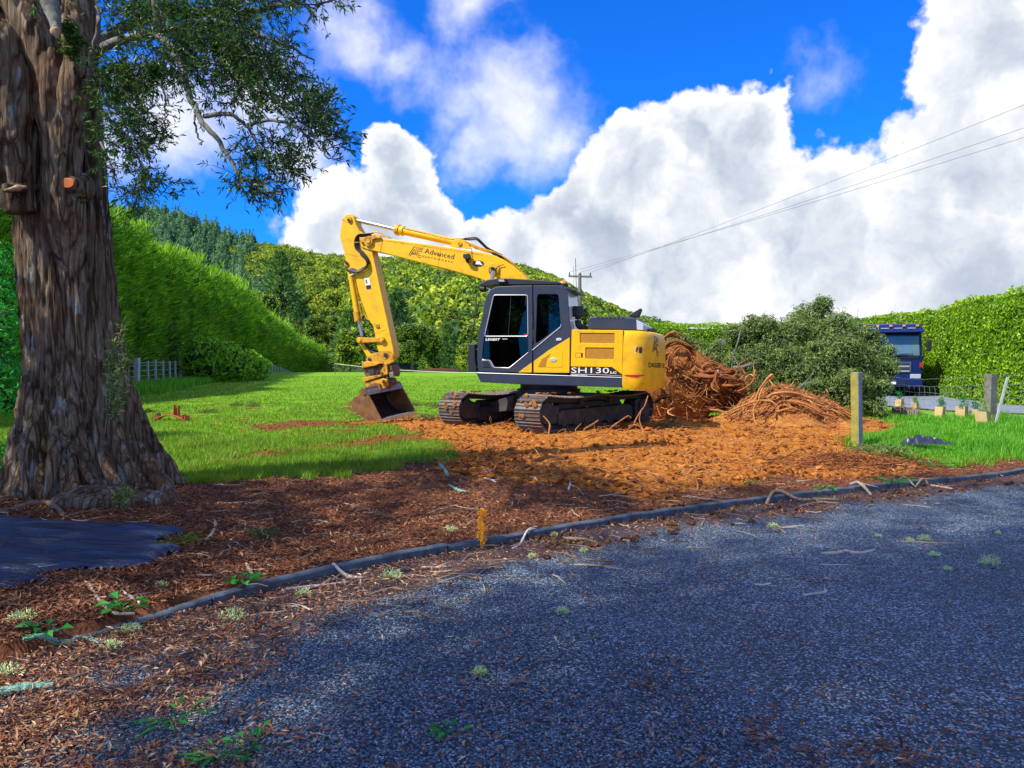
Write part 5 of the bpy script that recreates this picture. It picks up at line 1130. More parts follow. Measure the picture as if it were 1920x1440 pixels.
# ------------------------------------------------------------------ forest on the hill (one mass of crowns)
def forest(name, n, pxr, cond, mat, hrange, cone, quads, label, cat):
    px = RNG.uniform(pxr[0], pxr[1], n*4); yd = HD0+2+(HD1+12-HD0)*np.sqrt(RNG.uniform(0, 1, n*4)); k = cond(px, yd) & (yd > hill_foot(px)+2); px, yd = px[k][:n], yd[k][:n]; n = len(px)
    x = (px-960)/FPX*yd; z = hill_z(px, yd); Hh = RNG.uniform(*hrange, n)*np.interp(yd, [HD0, HD1], [1.0, .85]); b = Bag()
    t0_ = RNG.uniform(0, 1, n)
    for q_ in range(quads):
        if cone:
            u = RNG.uniform(0, 1, n)**1.3; a = RNG.uniform(0, 2*math.pi, n); r = Hh*.24*(1-u)*(.75+.4*RNG.uniform(0, 1, n)); P = np.stack([x+r*np.cos(a), y_ := yd+r*np.sin(a), z+Hh*(.15+.88*u)], -1)
            nrm = unit(np.stack([np.cos(a), np.sin(a), np.full(n, .5)], -1)+rdir(n)*.4); sz = Hh*.12*(1.15-u*.75)
        else:
            d = rdir(n); d[:, 2] = np.abs(d[:, 2])*1.0-.25; d = unit(d); R1 = Hh*.36; lump = 1+.25*fbm(np.stack([x, yd, z], -1)*.3+d*1.8, 2, 111); P = np.stack([x, yd, z+Hh*.62], -1)+d*(R1*lump)[:, None]*np.array([1, 1, .95])
            nrm = unit(d+rdir(n)*.55); sz = R1*.42*RNG.uniform(.7, 1.3, n)
        D = unit(np.cross(nrm, rdir(n))); S = np.cross(nrm, D); tn = np.clip(t0_*.7+.15+RNG.normal(0, .12, n), 0, 1)
        V, F, T = leaves(P-D*sz[:, None]*.5, D, S, sz, sz*.8, tn); b.add(V, F, T)
    for i_ in range(n):
        pass
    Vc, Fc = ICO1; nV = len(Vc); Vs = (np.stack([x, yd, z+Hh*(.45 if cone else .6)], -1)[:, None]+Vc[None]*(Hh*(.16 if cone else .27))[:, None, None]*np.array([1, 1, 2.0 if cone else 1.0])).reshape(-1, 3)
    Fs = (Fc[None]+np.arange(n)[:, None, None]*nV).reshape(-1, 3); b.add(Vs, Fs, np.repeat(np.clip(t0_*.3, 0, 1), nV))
    tag(b.obj(name, mat), label, cat, kind='stuff')
def is_pine(px, yd):
    nz = fbm(np.stack([px/60, yd/60, px*0], -1), 2, 121); return (px < 455+60*nz-(yd < 300)*25+(yd < 330)*(yd > 230)*80)
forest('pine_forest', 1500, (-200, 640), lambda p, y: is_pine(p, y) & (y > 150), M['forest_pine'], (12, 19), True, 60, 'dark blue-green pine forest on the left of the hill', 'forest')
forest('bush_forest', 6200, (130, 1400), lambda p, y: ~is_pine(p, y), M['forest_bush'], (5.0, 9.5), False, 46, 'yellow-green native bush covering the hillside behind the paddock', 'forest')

# ------------------------------------------------------------------ separate trees along the foot of the hill
PROTO = {}
def tree_proto(kind, v):
    key = (kind, v)
    if key in PROTO: return PROTO[key]
    b = Bag()
    if kind == 'pine':
        for q in range(26):     # drooping tiers of branches
            u = (q+.5)/26; zc = .12+.86*u; r = (.34*(1-u)**.8+.02)
            n = 90; a = RNG.uniform(0, 2*math.pi, n); rr = r*RNG.uniform(.35, 1.1, n)*(1+.25*np.sin(a*3+q*2)); P = np.stack([rr*np.cos(a), rr*np.sin(a), zc+(.04-.10*rr/r)*.6+RNG.normal(0, .012, n)], -1)
            D = unit(np.stack([np.cos(a), np.sin(a), np.full(n, .35)], -1)+rdir(n)*.45); S = unit(np.cross(D, rdir(n))); V, F, T = leaves(P, D, S, RNG.uniform(.04, .075, n), .022, RNG.uniform(0, 1, n)); b.add(V, F, T)
        lob = [(0, 0, .3, .16), (0, 0, .5, .12), (0, 0, .7, .07)]
    else:
        lob = []
        for q in range(15):
            a = RNG.uniform(0, 2*math.pi); zz = RNG.uniform(.25, .86); rr = .24*math.sqrt(max(0, 1-((zz-.5)/.5)**2))*RNG.uniform(.4, 1.1); lob.append((rr*math.cos(a), rr*math.sin(a), zz, RNG.uniform(.09, .16)))
        V, F, T = crown(lob, 2600, .030, .62, .7, .7); b.add(V, F, T)
    me = b.mesh('crown', M['pine' if kind == 'pine' else 'native']); c = Bag(); core(c, lob, .75, 1.0); mc_ = c.mesh('inner_crown', M['hedgecore'])
    V, F = limb_np([(0, 0, -.05), (.01, 0, .3), (0, .01, .75)], [.022, .016, .006], 8, .1); tb = Bag(); tb.add(V, F); tm = tb.mesh('trunk', M['limb'], True)
    PROTO[key] = (me, mc_, tm); return PROTO[key]
FT = [ # px, top py, distance, kind, label
 (527, 468, 300, 'pine', 'tall grey-green pine rising above the left hedge line'), (565, 560, 262, 'pine', 'smaller pine right of and below the tall grey-green one'),
 (482, 536, 260, 'bush', 'yellow-green tree showing over the left hedge'), (592, 590, 250, 'bush', 'golden green tree at the end of the shelterbelt'),
 (610, 585, 258, 'bush', 'second golden green tree behind the end of the shelterbelt'), (632, 640, 246, 'bush', 'low rounded tree where the shelterbelt ends'),
 (655, 578, 200, 'pine', 'pale pine left of the digging arm'), (682, 606, 118, 'bush', 'leafy tree directly behind the bucket link'), (703, 590, 136, 'bush', 'green tree just behind the upright arm'),
 (745, 545, 134, 'pine', 'dark pointed pine right of the arm'), (772, 598, 105, 'bush', 'light green tree at the paddock edge right of the arm'), (792, 606, 112, 'bush', 'light green tree next to the dark gap'),
 (816, 618, 120, 'pine', 'dark low pine in the gap left of the cab'), (838, 604, 128, 'pine', 'second dark pine in the gap left of the cab'), (853, 572, 150, 'bush', 'mid green tree above the dark gap'),
 (878, 634, 98, 'bush', 'bright yellow-green young tree beside the cab mirror'), (905, 600, 108, 'bush', 'yellow-green tree partly behind the cab front'), (955, 590, 125, 'bush', 'tree hidden mostly behind the cab'),
 (1078, 566, 150, 'bush', 'tree behind the rear window of the cab'), (1108, 582, 150, 'bush', 'bushy tree above the engine bonnet'), (1150, 598, 145, 'bush', 'bushy tree behind the exhaust'),
 (1240, 602, 80, 'pine', 'small dark tree between the counterweight and the far hedge'), (1215, 612, 90, 'bush', 'rounded tree behind the counterweight'), (552, 604, 255, 'bush', 'dark green tree between hedge and hill')]
for i_, (px, tpy, Yd, kind, lab) in enumerate(FT):
    x = (px-960)/FPX*Yd; z = float(max(gz(x, Yd, False), hill_z(px, Yd)))
    h = at(px, tpy, Yd)[2]-z+.2
    o = empty('pine_tree' if kind == 'pine' else 'broadleaf_tree', (x, Yd, z-.2), lab, 'tree', 'trees along the foot of the hill')
    me, mc_, tm = tree_proto(kind, i_ % 3)
    wf_ = RNG.uniform(.85, 1.15)*(1.25 if kind == 'bush' and h < 13 else 1)
    for nm_n, me_x, kd in (('crown', me, 'stuff'), ('inner_crown', mc_, 'stuff'), ('trunk', tm, None)):
        c_ = link(nm_n, me_x, o); tag(c_, kind=kd)
    o.scale = (h*wf_, h*wf_, h); o.rotation_euler = (0, 0, RNG.uniform(0, 6.28))

# ------------------------------------------------------------------ shrubs
def shrub(name, O, lobes, n, size, asp, mat, label, cat, stems=0, coremat='hedgecore', ck=.7, zs=.85, shell=.6, group=None):
    o = empty(name, O, label, cat, group); b = Bag(); V, F, T = crown(lobes, n, size, asp, .7, shell, zs=zs); b.add(V, F, T)
    tag(b.obj('foliage', mat, o), kind='stuff')
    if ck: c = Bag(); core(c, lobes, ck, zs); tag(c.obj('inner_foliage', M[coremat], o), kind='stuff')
    for k in range(stems):
        l = lobes[k % len(lobes)]; V, F = tube_np(wobble((0, 0, 0), np.array(l[:3]), 6, .15), np.linspace(.03, .01, 6), 6); s_ = Bag(); s_.add(V, F); s_.obj('stem', M['limb'], o, True)
    return o
def lobes_px(O, items):   # px, py, Y, radius
    return [tuple(at(a, b, Y_)-O)+(r,) for a, b, Y_, r in items]
O = np.array(G(425, 716)); O = np.array([at(430, 700, 47)[0], 47, float(gz(at(430, 700, 47)[0], 47))])
shrub('laurel_shrub', O, lobes_px(O, [(372,672,44,1.2),(392,665,45,1.3),(415,672,46,1.3),(440,680,47,1.2),(462,684,48,1.1),(480,690,49,1.0),(405,690,45,1.1),(440,695,46,1.0),(385,690,44,1.0)]), 5500, .26, .5, M['hedgeL'], 'broad leafy shrub growing out of the hedge through the paddock fence', 'shrub')
# felled tree lying behind the root pile
O = np.array(G(1500, 778)); felled = empty('felled_tree', O, 'felled bushy tree lying with grey-green foliage behind the root pile', 'tree')
items = [(1395,640,19.5,.62),(1430,622,19.5,.58),(1420,680,19,.8),(1465,650,19.2,.85),(1500,615,19.5,.62),(1535,600,19.8,.56),(1510,590,20,.42),(1560,640,19,.8),(1590,620,19.4,.6),(1615,648,19,.55),(1640,672,18.6,.48),(1655,700,18.4,.42),
         (1600,690,18.2,.85),(1540,700,18.2,.85),(1480,700,18.6,.8),(1620,735,17.8,.6),(1570,745,17.6,.7),(1500,750,17.8,.6),(1440,740,18.6,.6),(1380,700,19.4,.6),(1330,670,19.8,.5),(1285,650,20.2,.42),(1300,690,19.8,.55),(1340,720,19.4,.5),(1640,760,17.5,.4),(1262,655,20.4,.4),(1545,662,18.4,.5),(1595,660,18.3,.45)]
lb0 = lobes_px(O, items); lb = []
for l in lb0:
    lb.append((l[0], l[1]+.1, l[2], l[3]*.72))
    for _ in range(3):
        d_ = rdir(1)[0]; d_[1] = -abs(d_[1]); lb.append((l[0]+d_[0]*l[3]*.75, l[1]+d_[1]*l[3]*.6, l[2]+d_[2]*l[3]*.7, l[3]*RNG.uniform(.28, .46)))
b = Bag(); V, F, T = crown(lb, 56000, .095, .26, .75, .78, zs=.95); b.add(V, F, T)
sp_n = 2600; kk = RNG.choice(len(lb), sp_n); LB_ = np.array(lb)   # sprays sticking out
d = rdir(sp_n); d[:, 2] = np.abs(d[:, 2]); P = LB_[kk, :3]+d*LB_[kk, 3:4]*RNG.uniform(.9, 1.28, (sp_n, 1)); 
for s in range(6):
    V, F, T = rand_leaves(P+rdir(sp_n)*.05, d, RNG.uniform(.06, .1, sp_n), .022, RNG.uniform(.2, 1, sp_n)); b.add(V, F, T)
tag(b.obj('foliage', M['bushleaf'], felled), kind='stuff'); b = Bag(); core(b, lb, .66, .95); tag(b.obj('inner_foliage', M['hedgecore'], felled), kind='stuff')
for pts, r in (([(1372,690,18.7),(1376,665,18.6),(1384,640,18.5),(1388,622,18.6),(1392,605,18.7)], .022), ([(1375,690,18.6),(1392,688,18.5),(1410,683,18.5),(1425,680,18.6)], .05), ([(1478,728,17.0),(1500,725,16.9),(1520,705,16.9),(1527,692,16.9)], .018), ([(1500,728,16.9),(1515,718,16.9),(1540,714,16.9)], .015), ([(1372,660,18.5),(1384,685,18.4),(1388,700,18.4)], .02)):
    bake('branch', limb_np([at(*q) for q in pts], [r, r*.8, r*.4], 8, .15), M['stick_grey'] if 'stick_grey' in M else M['limb'], felled, O)
# greenery at the left edge behind the trunk
O = np.array([-8.4, 11.5, .0]); shrub('leafy_shrub', O, lobes_px(O, [(-10,640,11,.35),(0,600,11.2,.3),(-30,700,11,.5),(5,740,10.8,.28),(-20,560,11.6,.4),(15,760,10.8,.2),(-40,500,12,.6),(2,700,10.9,.25)]), 5200, .09, .36, M['weed'], 'green leafy shrub at the left edge behind the big trunk', 'shrub', 3, shell=.3, ck=.5)
O = np.array(G(5, 880)); shrub('leafy_shrub', O, lobes_px(O, [(0,868,7.9,.10),(8,885,7.9,.09),(-12,850,8,.14),(2,835,8,.08)]), 420, .05, .4, M['weed'], 'small green shrub low at the left edge against the trunk base', 'shrub', 0, shell=.2, ck=0)
def sapling(O, stems, n, size, label, mat='bushleaf', name='sapling', asp=.26):
    o = empty(name, O, label, 'plant')
    for pts, r in stems:
        p = smooth_path([np.array(at(*q))-O for q in pts], 5); V, F = tube_np(p, np.linspace(r, r*.3, len(p)), 5); s_ = Bag(); s_.add(V, F); s_.obj('stem', M['limb'], o, True)
        k = RNG.uniform(.15, 1, n); Pp = np.stack([np.interp(k, np.linspace(0, 1, len(p)), p[:, c_]) for c_ in range(3)], 1); D = unit(rdir(n)+np.array([0, 0, .35])); S = unit(np.cross(D, rdir(n)))
        sz = RNG.uniform(.6, 1.2, n)*size; V, F, T = leaves(Pp+D*.01, D, S, sz, sz*asp, RNG.uniform(.1, 1, n)); l_ = Bag(); l_.add(V, F, T); tag(l_.obj('leaves', M[mat], o), kind='stuff')
O = np.array([at(195, 820, 6.75)[0], 6.75, at(195, 820, 6.75)[2]])
sapling(O, [([(196,820,6.75),(204,760,6.7),(212,700,6.65),(222,650,6.6),(230,600,6.6)], .008), ([(198,800,6.75),(212,745,6.6),(226,700,6.55),(238,660,6.5)], .007), ([(205,740,6.7),(222,700,6.6),(238,680,6.5)], .005), ([(208,790,6.7),(222,760,6.6),(232,720,6.5)], .005), ([(206,720,6.7),(206,680,6.6),(214,640,6.6)], .004)], 150, .06, 'wispy sapling climbing the right side of the big trunk')
O = np.array(G(236, 958))
sapling(O, [([(236,958,6.3),(232,930,6.3),(236,908,6.3)], .004), ([(238,958,6.3),(244,935,6.25),(250,918,6.25)], .004), ([(234,958,6.3),(222,938,6.3),(218,925,6.3)], .004)], 60, .05, 'small feathery plant at the foot of the big trunk')
# ------------------------------------------------------------------ grass
def blades(n, x, y, hgt, wid, mat, name, label, lean=.5):
    z = gz(x, y)-.005; a = RNG.uniform(0, 2*math.pi, n); d = np.stack([np.cos(a), np.sin(a), np.zeros(n)], -1); s = np.stack([-np.sin(a), np.cos(a), np.zeros(n)], -1)
    P = np.stack([x, y, z], -1); ln = RNG.uniform(.1, 1, n)*lean; tip = P+np.stack([d[:, 0]*ln*hgt, d[:, 1]*ln*hgt, hgt], -1)
    V = np.stack([P+s*wid[:, None]*.5, P-s*wid[:, None]*.5, tip], 1).reshape(-1, 3); F = np.arange(3*n).reshape(n, 3); T = np.repeat(np.clip(RNG.normal(.5, .2, n), 0, 1), 3)
    b = Bag(); b.add(V, F, T); tag(b.obj(name, mat), label, 'grass', kind='stuff')
def pick(n, y0, y1, pw, prob, xr=(-.74, .74)):
    xs, ys, tot = [], [], 0
    while tot < n:
        u = RNG.uniform(0, 1, 60000); y = (y0**(1-pw)+u*(y1**(1-pw)-y0**(1-pw)))**(1/(1-pw)); x = RNG.uniform(xr[0], xr[1], 60000)*y
        k = RNG.uniform(0, 1, 60000) < prob(x, y); xs.append(x[k]); ys.append(y[k]); tot += k.sum()
    return np.concatenate(xs)[:n], np.concatenate(ys)[:n]
def g_prob(x, y):
    return zones(x, y)[4]**1.5*(x < 5.2+.1*y)
x, y = pick(170000, 7.4, 60, 1.75, g_prob); hg = RNG.uniform(.03, .075, len(x))*(.7+.7*(fbm(P3(x*.9, y*.9), 3, 131)+.5)); blades(len(x), x, y, hg, .0045+.00075*y, M['grass'], 'lawn_grass', 'short bright green mown grass of the paddock')
def r_prob(x, y):
    _, d, b, s, g = zones(x, y); return g*(x > 4.9+.05*y)*(x < 11.5)*(.25+.75*sstep(kerb_s(x, y), .3, 1.1))*(y < 17.8)
x, y = pick(60000, 8.6, 18, 1.4, r_prob); tuft = np.clip(fbm(P3(x*1.6, y*1.6), 3, 132)+.55, .15, 1.3); blades(len(x), x, y, RNG.uniform(.08, .24, len(x))*tuft, .006+.0006*y, M['tall_grass'], 'rank_grass', 'long lush green grass on the verge right of the yellow post', .8)
def l_prob(x, y):
    f = -10.4-.2*y; return (x > f-2.2)*(x < f+1.9+.8*fbm(P3(x*.3, y*.3), 2, 133))*1.
x, y = pick(26000, 26, 62, 1.3, l_prob, (-.8, -.15)); blades(len(x), x, y, RNG.uniform(.2, .5, len(x)), .05+0*x, M['tall_grass'], 'long_grass_strip', 'strip of long grass along the paddock fence on the left', .5)
# tufts breaking the edge of the lawn
x, y = pick(15000, 7.3, 13, 1.2, lambda x, y: (zones(x, y)[4] > .15)*(zones(x, y)[4] < .85)*1.); blades(len(x), x, y, RNG.uniform(.05, .13, len(x)), .010+0*x, M['grass'], 'edge_tufts', 'ragged grass tufts where the lawn meets the mulch', .9)

# ------------------------------------------------------------------ litter, clods, chips
PMAT = [G(*q)[:2] for q in [(-200,972),(250,981),(352,991),(300,1020),(357,1036),(230,1074),(90,1078),(0,1114),(-260,1150)]]
def scatter_leaves(name, label, x, y, z, L, tone, curl=.35, asp=.2):
    n = len(x); a = RNG.uniform(0, 2*math.pi, n); D = unit(np.stack([np.cos(a), np.sin(a), RNG.normal(0, curl, n)], -1)); up_ = unit(np.array([0, 0, 1.])+rdir(n)*.45); S = unit(np.cross(up_, D))
    V, F, T = leaves(np.stack([x, y, z], -1), D, S, L, L*asp*RNG.uniform(.7, 1.6, n), tone, sag=None); V = V.reshape(-1, 4, 3); V[:, :, 2] = np.maximum(V[:, :, 2], z[:, None]-.002); b = Bag(); b.add(V.reshape(-1, 3), F, T)
    tag(b.obj(name, M['litter']), label, 'leaf litter', kind='stuff')
x, y = pick(60000, 3.0, 12, 1.5, lambda x, y: (kerb_s(x, y) > .03)*(psd(x, y, PMAT) < .02)*(zones(x, y)[2]+.07*zones(x, y)[1])); z = gz(x, y)+RNG.uniform(.002, .02, len(x))
scatter_leaves('mulch_leaves', 'brown fallen leaves and bark chips covering the bed inside the kerb', x, y, z, RNG.uniform(.02, .065, len(x)), np.clip(RNG.normal(.36, .2, len(x)), 0, 1))
x, y = pick(28000, 1.9, 11, 1.6, lambda x, y: (kerb_s(x, y) < -.05)*np.clip(litter_d(x, y)*.9+.04, 0, 1)); z = ROADZ+RNG.uniform(.006, .022, len(x))
scatter_leaves('road_leaves', 'dry curled leaves scattered over the dark road', x, y, z, RNG.uniform(.016, .055, len(x)), np.clip(RNG.normal(.45, .24, len(x)), 0, 1))
def lumps(name, label, cat, mat, x, y, z, r, tone, jit=.3, flat_=.7):
    n = len(x); V0 = np.array([(1, 0, 0), (-1, 0, 0), (0, 1, 0), (0, -1, 0), (0, 0, 1), (0, 0, -.6), ], float)
    F0 = np.array([(0, 2, 4), (2, 1, 4), (1, 3, 4), (3, 0, 4), (2, 0, 5), (1, 2, 5), (3, 1, 5), (0, 3, 5)])
    A = RNG.normal(size=(n, 3, 3)); Q, _ = np.linalg.qr(A); V = (V0[None]*(1+jit*RNG.normal(size=(n, 6, 1))))*r[:, None, None]*np.array([1, .8, .75]); V = np.einsum('nij,nkj->nki', Q, V)*np.array([1, 1, flat_]); V = V+np.stack([x, y, z], -1)[:, None]
    F = F0[None]+np.arange(n)[:, None, None]*6; b = Bag(); b.add(V.reshape(-1, 3), F.reshape(-1, 3), np.repeat(tone, 6)); tag(b.obj(name, mat), label, cat, kind='stuff')
x, y = pick(17000, 7.6, 20, 1.5, lambda x, y: zones(x, y)[1]*np.clip(.45+1.1*fbm(P3(x*1.1, y*1.1), 3, 141), .04, 1)); r = .006+.07*RNG.uniform(0, 1, len(x))**10
lumps('soil_clods', 'crumbled orange soil clods over the torn ground', 'soil', M['clod'], x, y, gz(x, y)+r*.3, r, np.clip(RNG.normal(.5, .25, len(x)), 0, 1))
x, y = pick(620, 4, 9.5, 1.3, lambda x, y: (np.abs(kerb_s(x, y)+.3) < .35)*(x > .2)*(fbm(P3(x*2, y*2), 2, 142) > -.15)); r = .008+.045*RNG.uniform(0, 1, len(x))**4
lumps('spilled_clods', 'brown soil clods spilled over the kerb onto the road', 'soil', M['spill'], x, y, np.where(kerb_s(x, y) < 0, ROADZ, gz(x, y))+r*.3, r, np.clip(RNG.normal(.4, .25, len(x)), 0, 1))
x, y = pick(2500, 7.6, 17, 1.5, lambda x, y: zones(x, y)[3]); r = .008+.03*RNG.uniform(0, 1, len(x))**2
lumps('lawn_clods', 'soil crumbs on the scuffed lawn', 'soil', M['clod'], x, y, gz(x, y)+r*.3, r, np.clip(RNG.normal(.3, .2, len(x)), 0, 1))
x, y = pick(60000, 1.9, 9, 2.2, lambda x, y: (kerb_s(x, y) < -.02)*1.); r = RNG.uniform(.003, .009, len(x))
lumps('road_chips', 'loose blue-grey stone chips on the road surface', 'gravel', M['stone'], x, y, ROADZ+.002+r*.25, r, np.clip(RNG.normal(.45, .25, len(x)), 0, 1), .2)

# fibres and small torn roots over the dirt
b = Bag(); x, y = pick(1500, 7.8, 19, 1.3, lambda x, y: zones(x, y)[1])
for xi, yi in zip(x, y):
    zi = float(gz(xi, yi)); a = RNG.uniform(0, 6.28); L = RNG.uniform(.06, .38); e = np.array([math.cos(a)*L, math.sin(a)*L*.8, RNG.uniform(-.02, .10)]); p = wobble((xi, yi, zi+.01), np.array([xi, yi, zi+.01])+e, 6, .35); p[:, 2] = np.maximum(p[:, 2], zi); V, F = tube_np(p, np.linspace(RNG.uniform(.004, .009), .002, 6), 4); b.add(V, F, RNG.uniform(.3, 1))
tag(b.obj('root_fibres', M['root']), 'thin torn root fibres strewn over the orange soil', 'roots', kind='stuff')
b = Bag(); x, y = pick(420, 4, 11, 1.3, lambda x, y: (kerb_s(x, y) > -1.1)*(kerb_s(x, y) < 4)*(zones(x, y)[2]+.5*(kerb_s(x, y) < 0)))
for xi, yi in zip(x, y):
    zi = float(surf(xi, yi)); a = RNG.uniform(0, 6.28); L = RNG.uniform(.06, .42); e = np.array([math.cos(a)*L, math.sin(a)*L, 0]); p = wobble((xi, yi, zi+.015), np.array([xi, yi, zi+.015])+e, 5, .2); p[:, 2] = zi+.012+np.abs(p[:, 2]-zi)*.3; V, F = tube_np(p, np.linspace(RNG.uniform(.003, .008), .002, 5), 4); b.add(V, F, RNG.uniform(.1, .8))
tag(b.obj('small_twigs', M['stick']), 'small dead twigs lying in the mulch and along the kerb', 'twigs', kind='stuff')

# ------------------------------------------------------------------ uprooted stump
def gl_tube(name, pts, rads, mat, parent, O, n=7, amp=.15, tone=.5, per=4):
    pts = np.array(pts, float); rads = np.array(rads, float)*np.ones(1) if np.ndim(rads) else rads; ks = 1 if np.max(rads) < .03 else 5
    for k in range(ks):     # a torn root is a twisted bundle of strands
        off = rdir(1)[0]*np.max(rads)*(.62 if ks > 1 else 0); wv = RNG.normal(size=pts.shape)*np.max(rads)*(.30 if ks > 1 else .08)
        V, F = limb_np(pts+off+wv, [q*(RNG.uniform(.28, .55) if ks > 1 else 1) for q in rads], 8 if ks > 1 else n, amp, per, 22); b = Bag(); b.add(V-O, F, float(np.clip(tone+RNG.normal(0, .15 if ks > 1 else 0), 0, 1))); o = b.obj(name, mat, parent, True)
    return o
O = np.array([at(1300, 780, 16.9)[0], 16.9, 0.03]); st = empty('uprooted_stump', O, 'uprooted stump lying on its side, a red-brown mass of roots behind the excavator counterweight', 'stump')
V, F = ICO3; sh_ = V*(1+.22*fbm(V*1.6, 3, 151)[:, None]+.10*fbm(V*5, 3, 152)[:, None])
V1 = sh_*np.array([.92, .55, .86])+np.array([-.35, .1, .78]); b = Bag(); b.add(V1, F, .5+.4*fbm(V*3, 2, 5)); V2_ = sh_[:, [1, 0, 2]]*np.array([.80, .45, .42])+np.array([.42, .15, .62]); b.add(V2_, F, .35+.4*fbm(V*3, 2, 6)); V3_ = sh_*np.array([.5, .4, .4])+np.array([-.1, .1, .25]); b.add(V3_, F, .5)
b.obj('soil_mass', M['rootsoil'], st, True)
def sp(px, py, Yd=16.5): return at(px, py, Yd)
V, F = limb_np([sp(1288,716,16.8), sp(1310,714,16.7), sp(1335,710,16.6), sp(1362,708,16.5), sp(1380,706,16.5)], [.30, .28, .24, .20, .10], 40, .42, 6, 10); b = Bag(); b.add(V-O, F, np.clip(.3+.5*fbm(V*6, 3, 8), 0, 1)); b.obj('split_stump_wood', M['root'], st, True)
for pts, r in (([(1236,668,16.6),(1240,645,16.5),(1252,630,16.5),(1268,628,16.5),(1277,634,16.6)], (.05,.06,.055,.05,.03)),
               ([(1246,690,16.4),(1243,665,16.3),(1250,648,16.3),(1268,640,16.3),(1286,645,16.3),(1298,656,16.3),(1302,664,16.3)], (.045,.06,.065,.06,.055,.045,.025)),
               ([(1256,690,16.3),(1258,672,16.2),(1266,658,16.2),(1278,652,16.2),(1290,662,16.2),(1294,676,16.3),(1290,690,16.3)], (.035,.04,.04,.04,.035,.03,.02)),
               ([(1300,700,16.5),(1325,697,16.4),(1350,696,16.4),(1372,694,16.4),(1380,693,16.4)], (.07,.075,.07,.06,.03)), ([(1310,720,16.5),(1340,722,16.3),(1368,722,16.2),(1390,719,16.2)], (.07,.07,.05,.02)),
               ([(1300,705,16.4),(1330,708,16.2),(1360,706,16.2),(1382,712,16.2)], (.06,.065,.05,.03)), ([(1322,690,16.4),(1330,682,16.3),(1345,682,16.3),(1347,686,16.3)], (.05,.04,.035,.02)), ([(1345,700,16.2),(1340,720,16.1),(1350,733,16.0)], (.07,.07,.03)),
               ([(1230,752,15.9),(1242,745,15.8),(1256,742,15.8)], (.05,.05,.02)), ([(1290,742,15.9),(1310,742,15.8),(1318,750,15.8),(1332,756,15.8)], (.04,.035,.03,.012))):
    gl_tube('root', [sp(*q) for q in pts], r, M['root'], st, O, 14, .5, RNG.uniform(.15, .45))
for k in range(200):
    a = RNG.uniform(0, 6.28); ce = np.array([RNG.uniform(-.9, .3), 0, RNG.uniform(.25, 1.25)]) if k < 110 else np.array([RNG.uniform(.1, 1.05), 0, RNG.uniform(.55, .95)])
    p0 = ce+np.array([0, -.25-.2*RNG.random(), 0]); d = unit(np.array([RNG.normal(0, .7)+(.7 if k >= 110 else 0), -.55*abs(RNG.normal(.6, .5)), RNG.normal(.05, .6)])); L = RNG.uniform(.2, .62)
    p = wobble(p0, p0+d*L, 6, .45); p[:, 2] = np.maximum(p[:, 2], .03); r = .008+.030*RNG.random()**2; V, F = tube_np(smooth_path(p, 2), np.linspace(r, r*.25, 11), 6); b = Bag(); b.add(V, F, float(np.clip(RNG.normal(.45, .25), 0, 1))); b.obj('root', M['root'], st, True)
b = Bag()
for k in range(3200):
    a = rdir(1)[0]; a[1] = -abs(a[1]); q = a*np.array([.92, .5, .84])+np.array([-.35, .1, .78]) if k % 3 else a*np.array([.72, .42, .4])+np.array([.42, .1, .62])
    L = RNG.uniform(.05, .22); d = unit(a*.5+rdir(1)[0]+np.array([0, 0, -.3])); p = wobble(q, q+d*L, 5, .4)
    if p[:, 2].min() < .02: continue
    V, F = tube_np(p, np.linspace(RNG.uniform(.004, .010), .002, 5), 4); b.add(V, F, RNG.uniform(0, 1))
tag(b.obj('root_hair', M['root'], st), kind='stuff')
# ------------------------------------------------------------------ pile of torn roots
O = np.array([at(1480, 780, 16.2)[0], 16.2, .02]); rp = empty('root_pile', O, 'low mound of torn orange roots and soil between the stump and the yellow post', 'root pile')
def moundz(x, y):
    x = x-O[0]; y = y-O[1]; h = .70*np.exp(-((x+.25)/.6)**2)+.40*np.exp(-((x-.65)/.6)**2)+.22*np.exp(-((x+1.0)/.5)**2); return h*np.exp(-(y/.95)**2)
xs = np.linspace(-2.2, 2.5, 80); ys = np.linspace(-1.6, 1.6, 50); XX, YY = np.meshgrid(xs, ys); ZZ = moundz(XX+O[0], YY+O[1]); n_ = fbm(P3(XX*3, YY*3), 4, 161)
ZZ = ZZ*(1+.35*n_)+.04*n_*(ZZ > .05)-.03+gz(XX+O[0], YY+O[1])-O[2]; i = np.arange(49)[:, None]*80+np.arange(79)[None]
b = Bag(); b.add(np.stack([XX, YY, ZZ], -1).reshape(-1, 3), np.stack([i, i+1, i+81, i+80], -1).reshape(-1, 4), np.clip(.6+.5*n_.ravel(), 0, 1)); b.obj('soil_mound', M['rootsoil'], rp, True)
def onmound(p, off=.03):
    p = np.array(p); z = moundz(p[..., 0], p[..., 1])+gz(p[..., 0], p[..., 1]); p[..., 2] = np.maximum(p[..., 2], z+off); return p
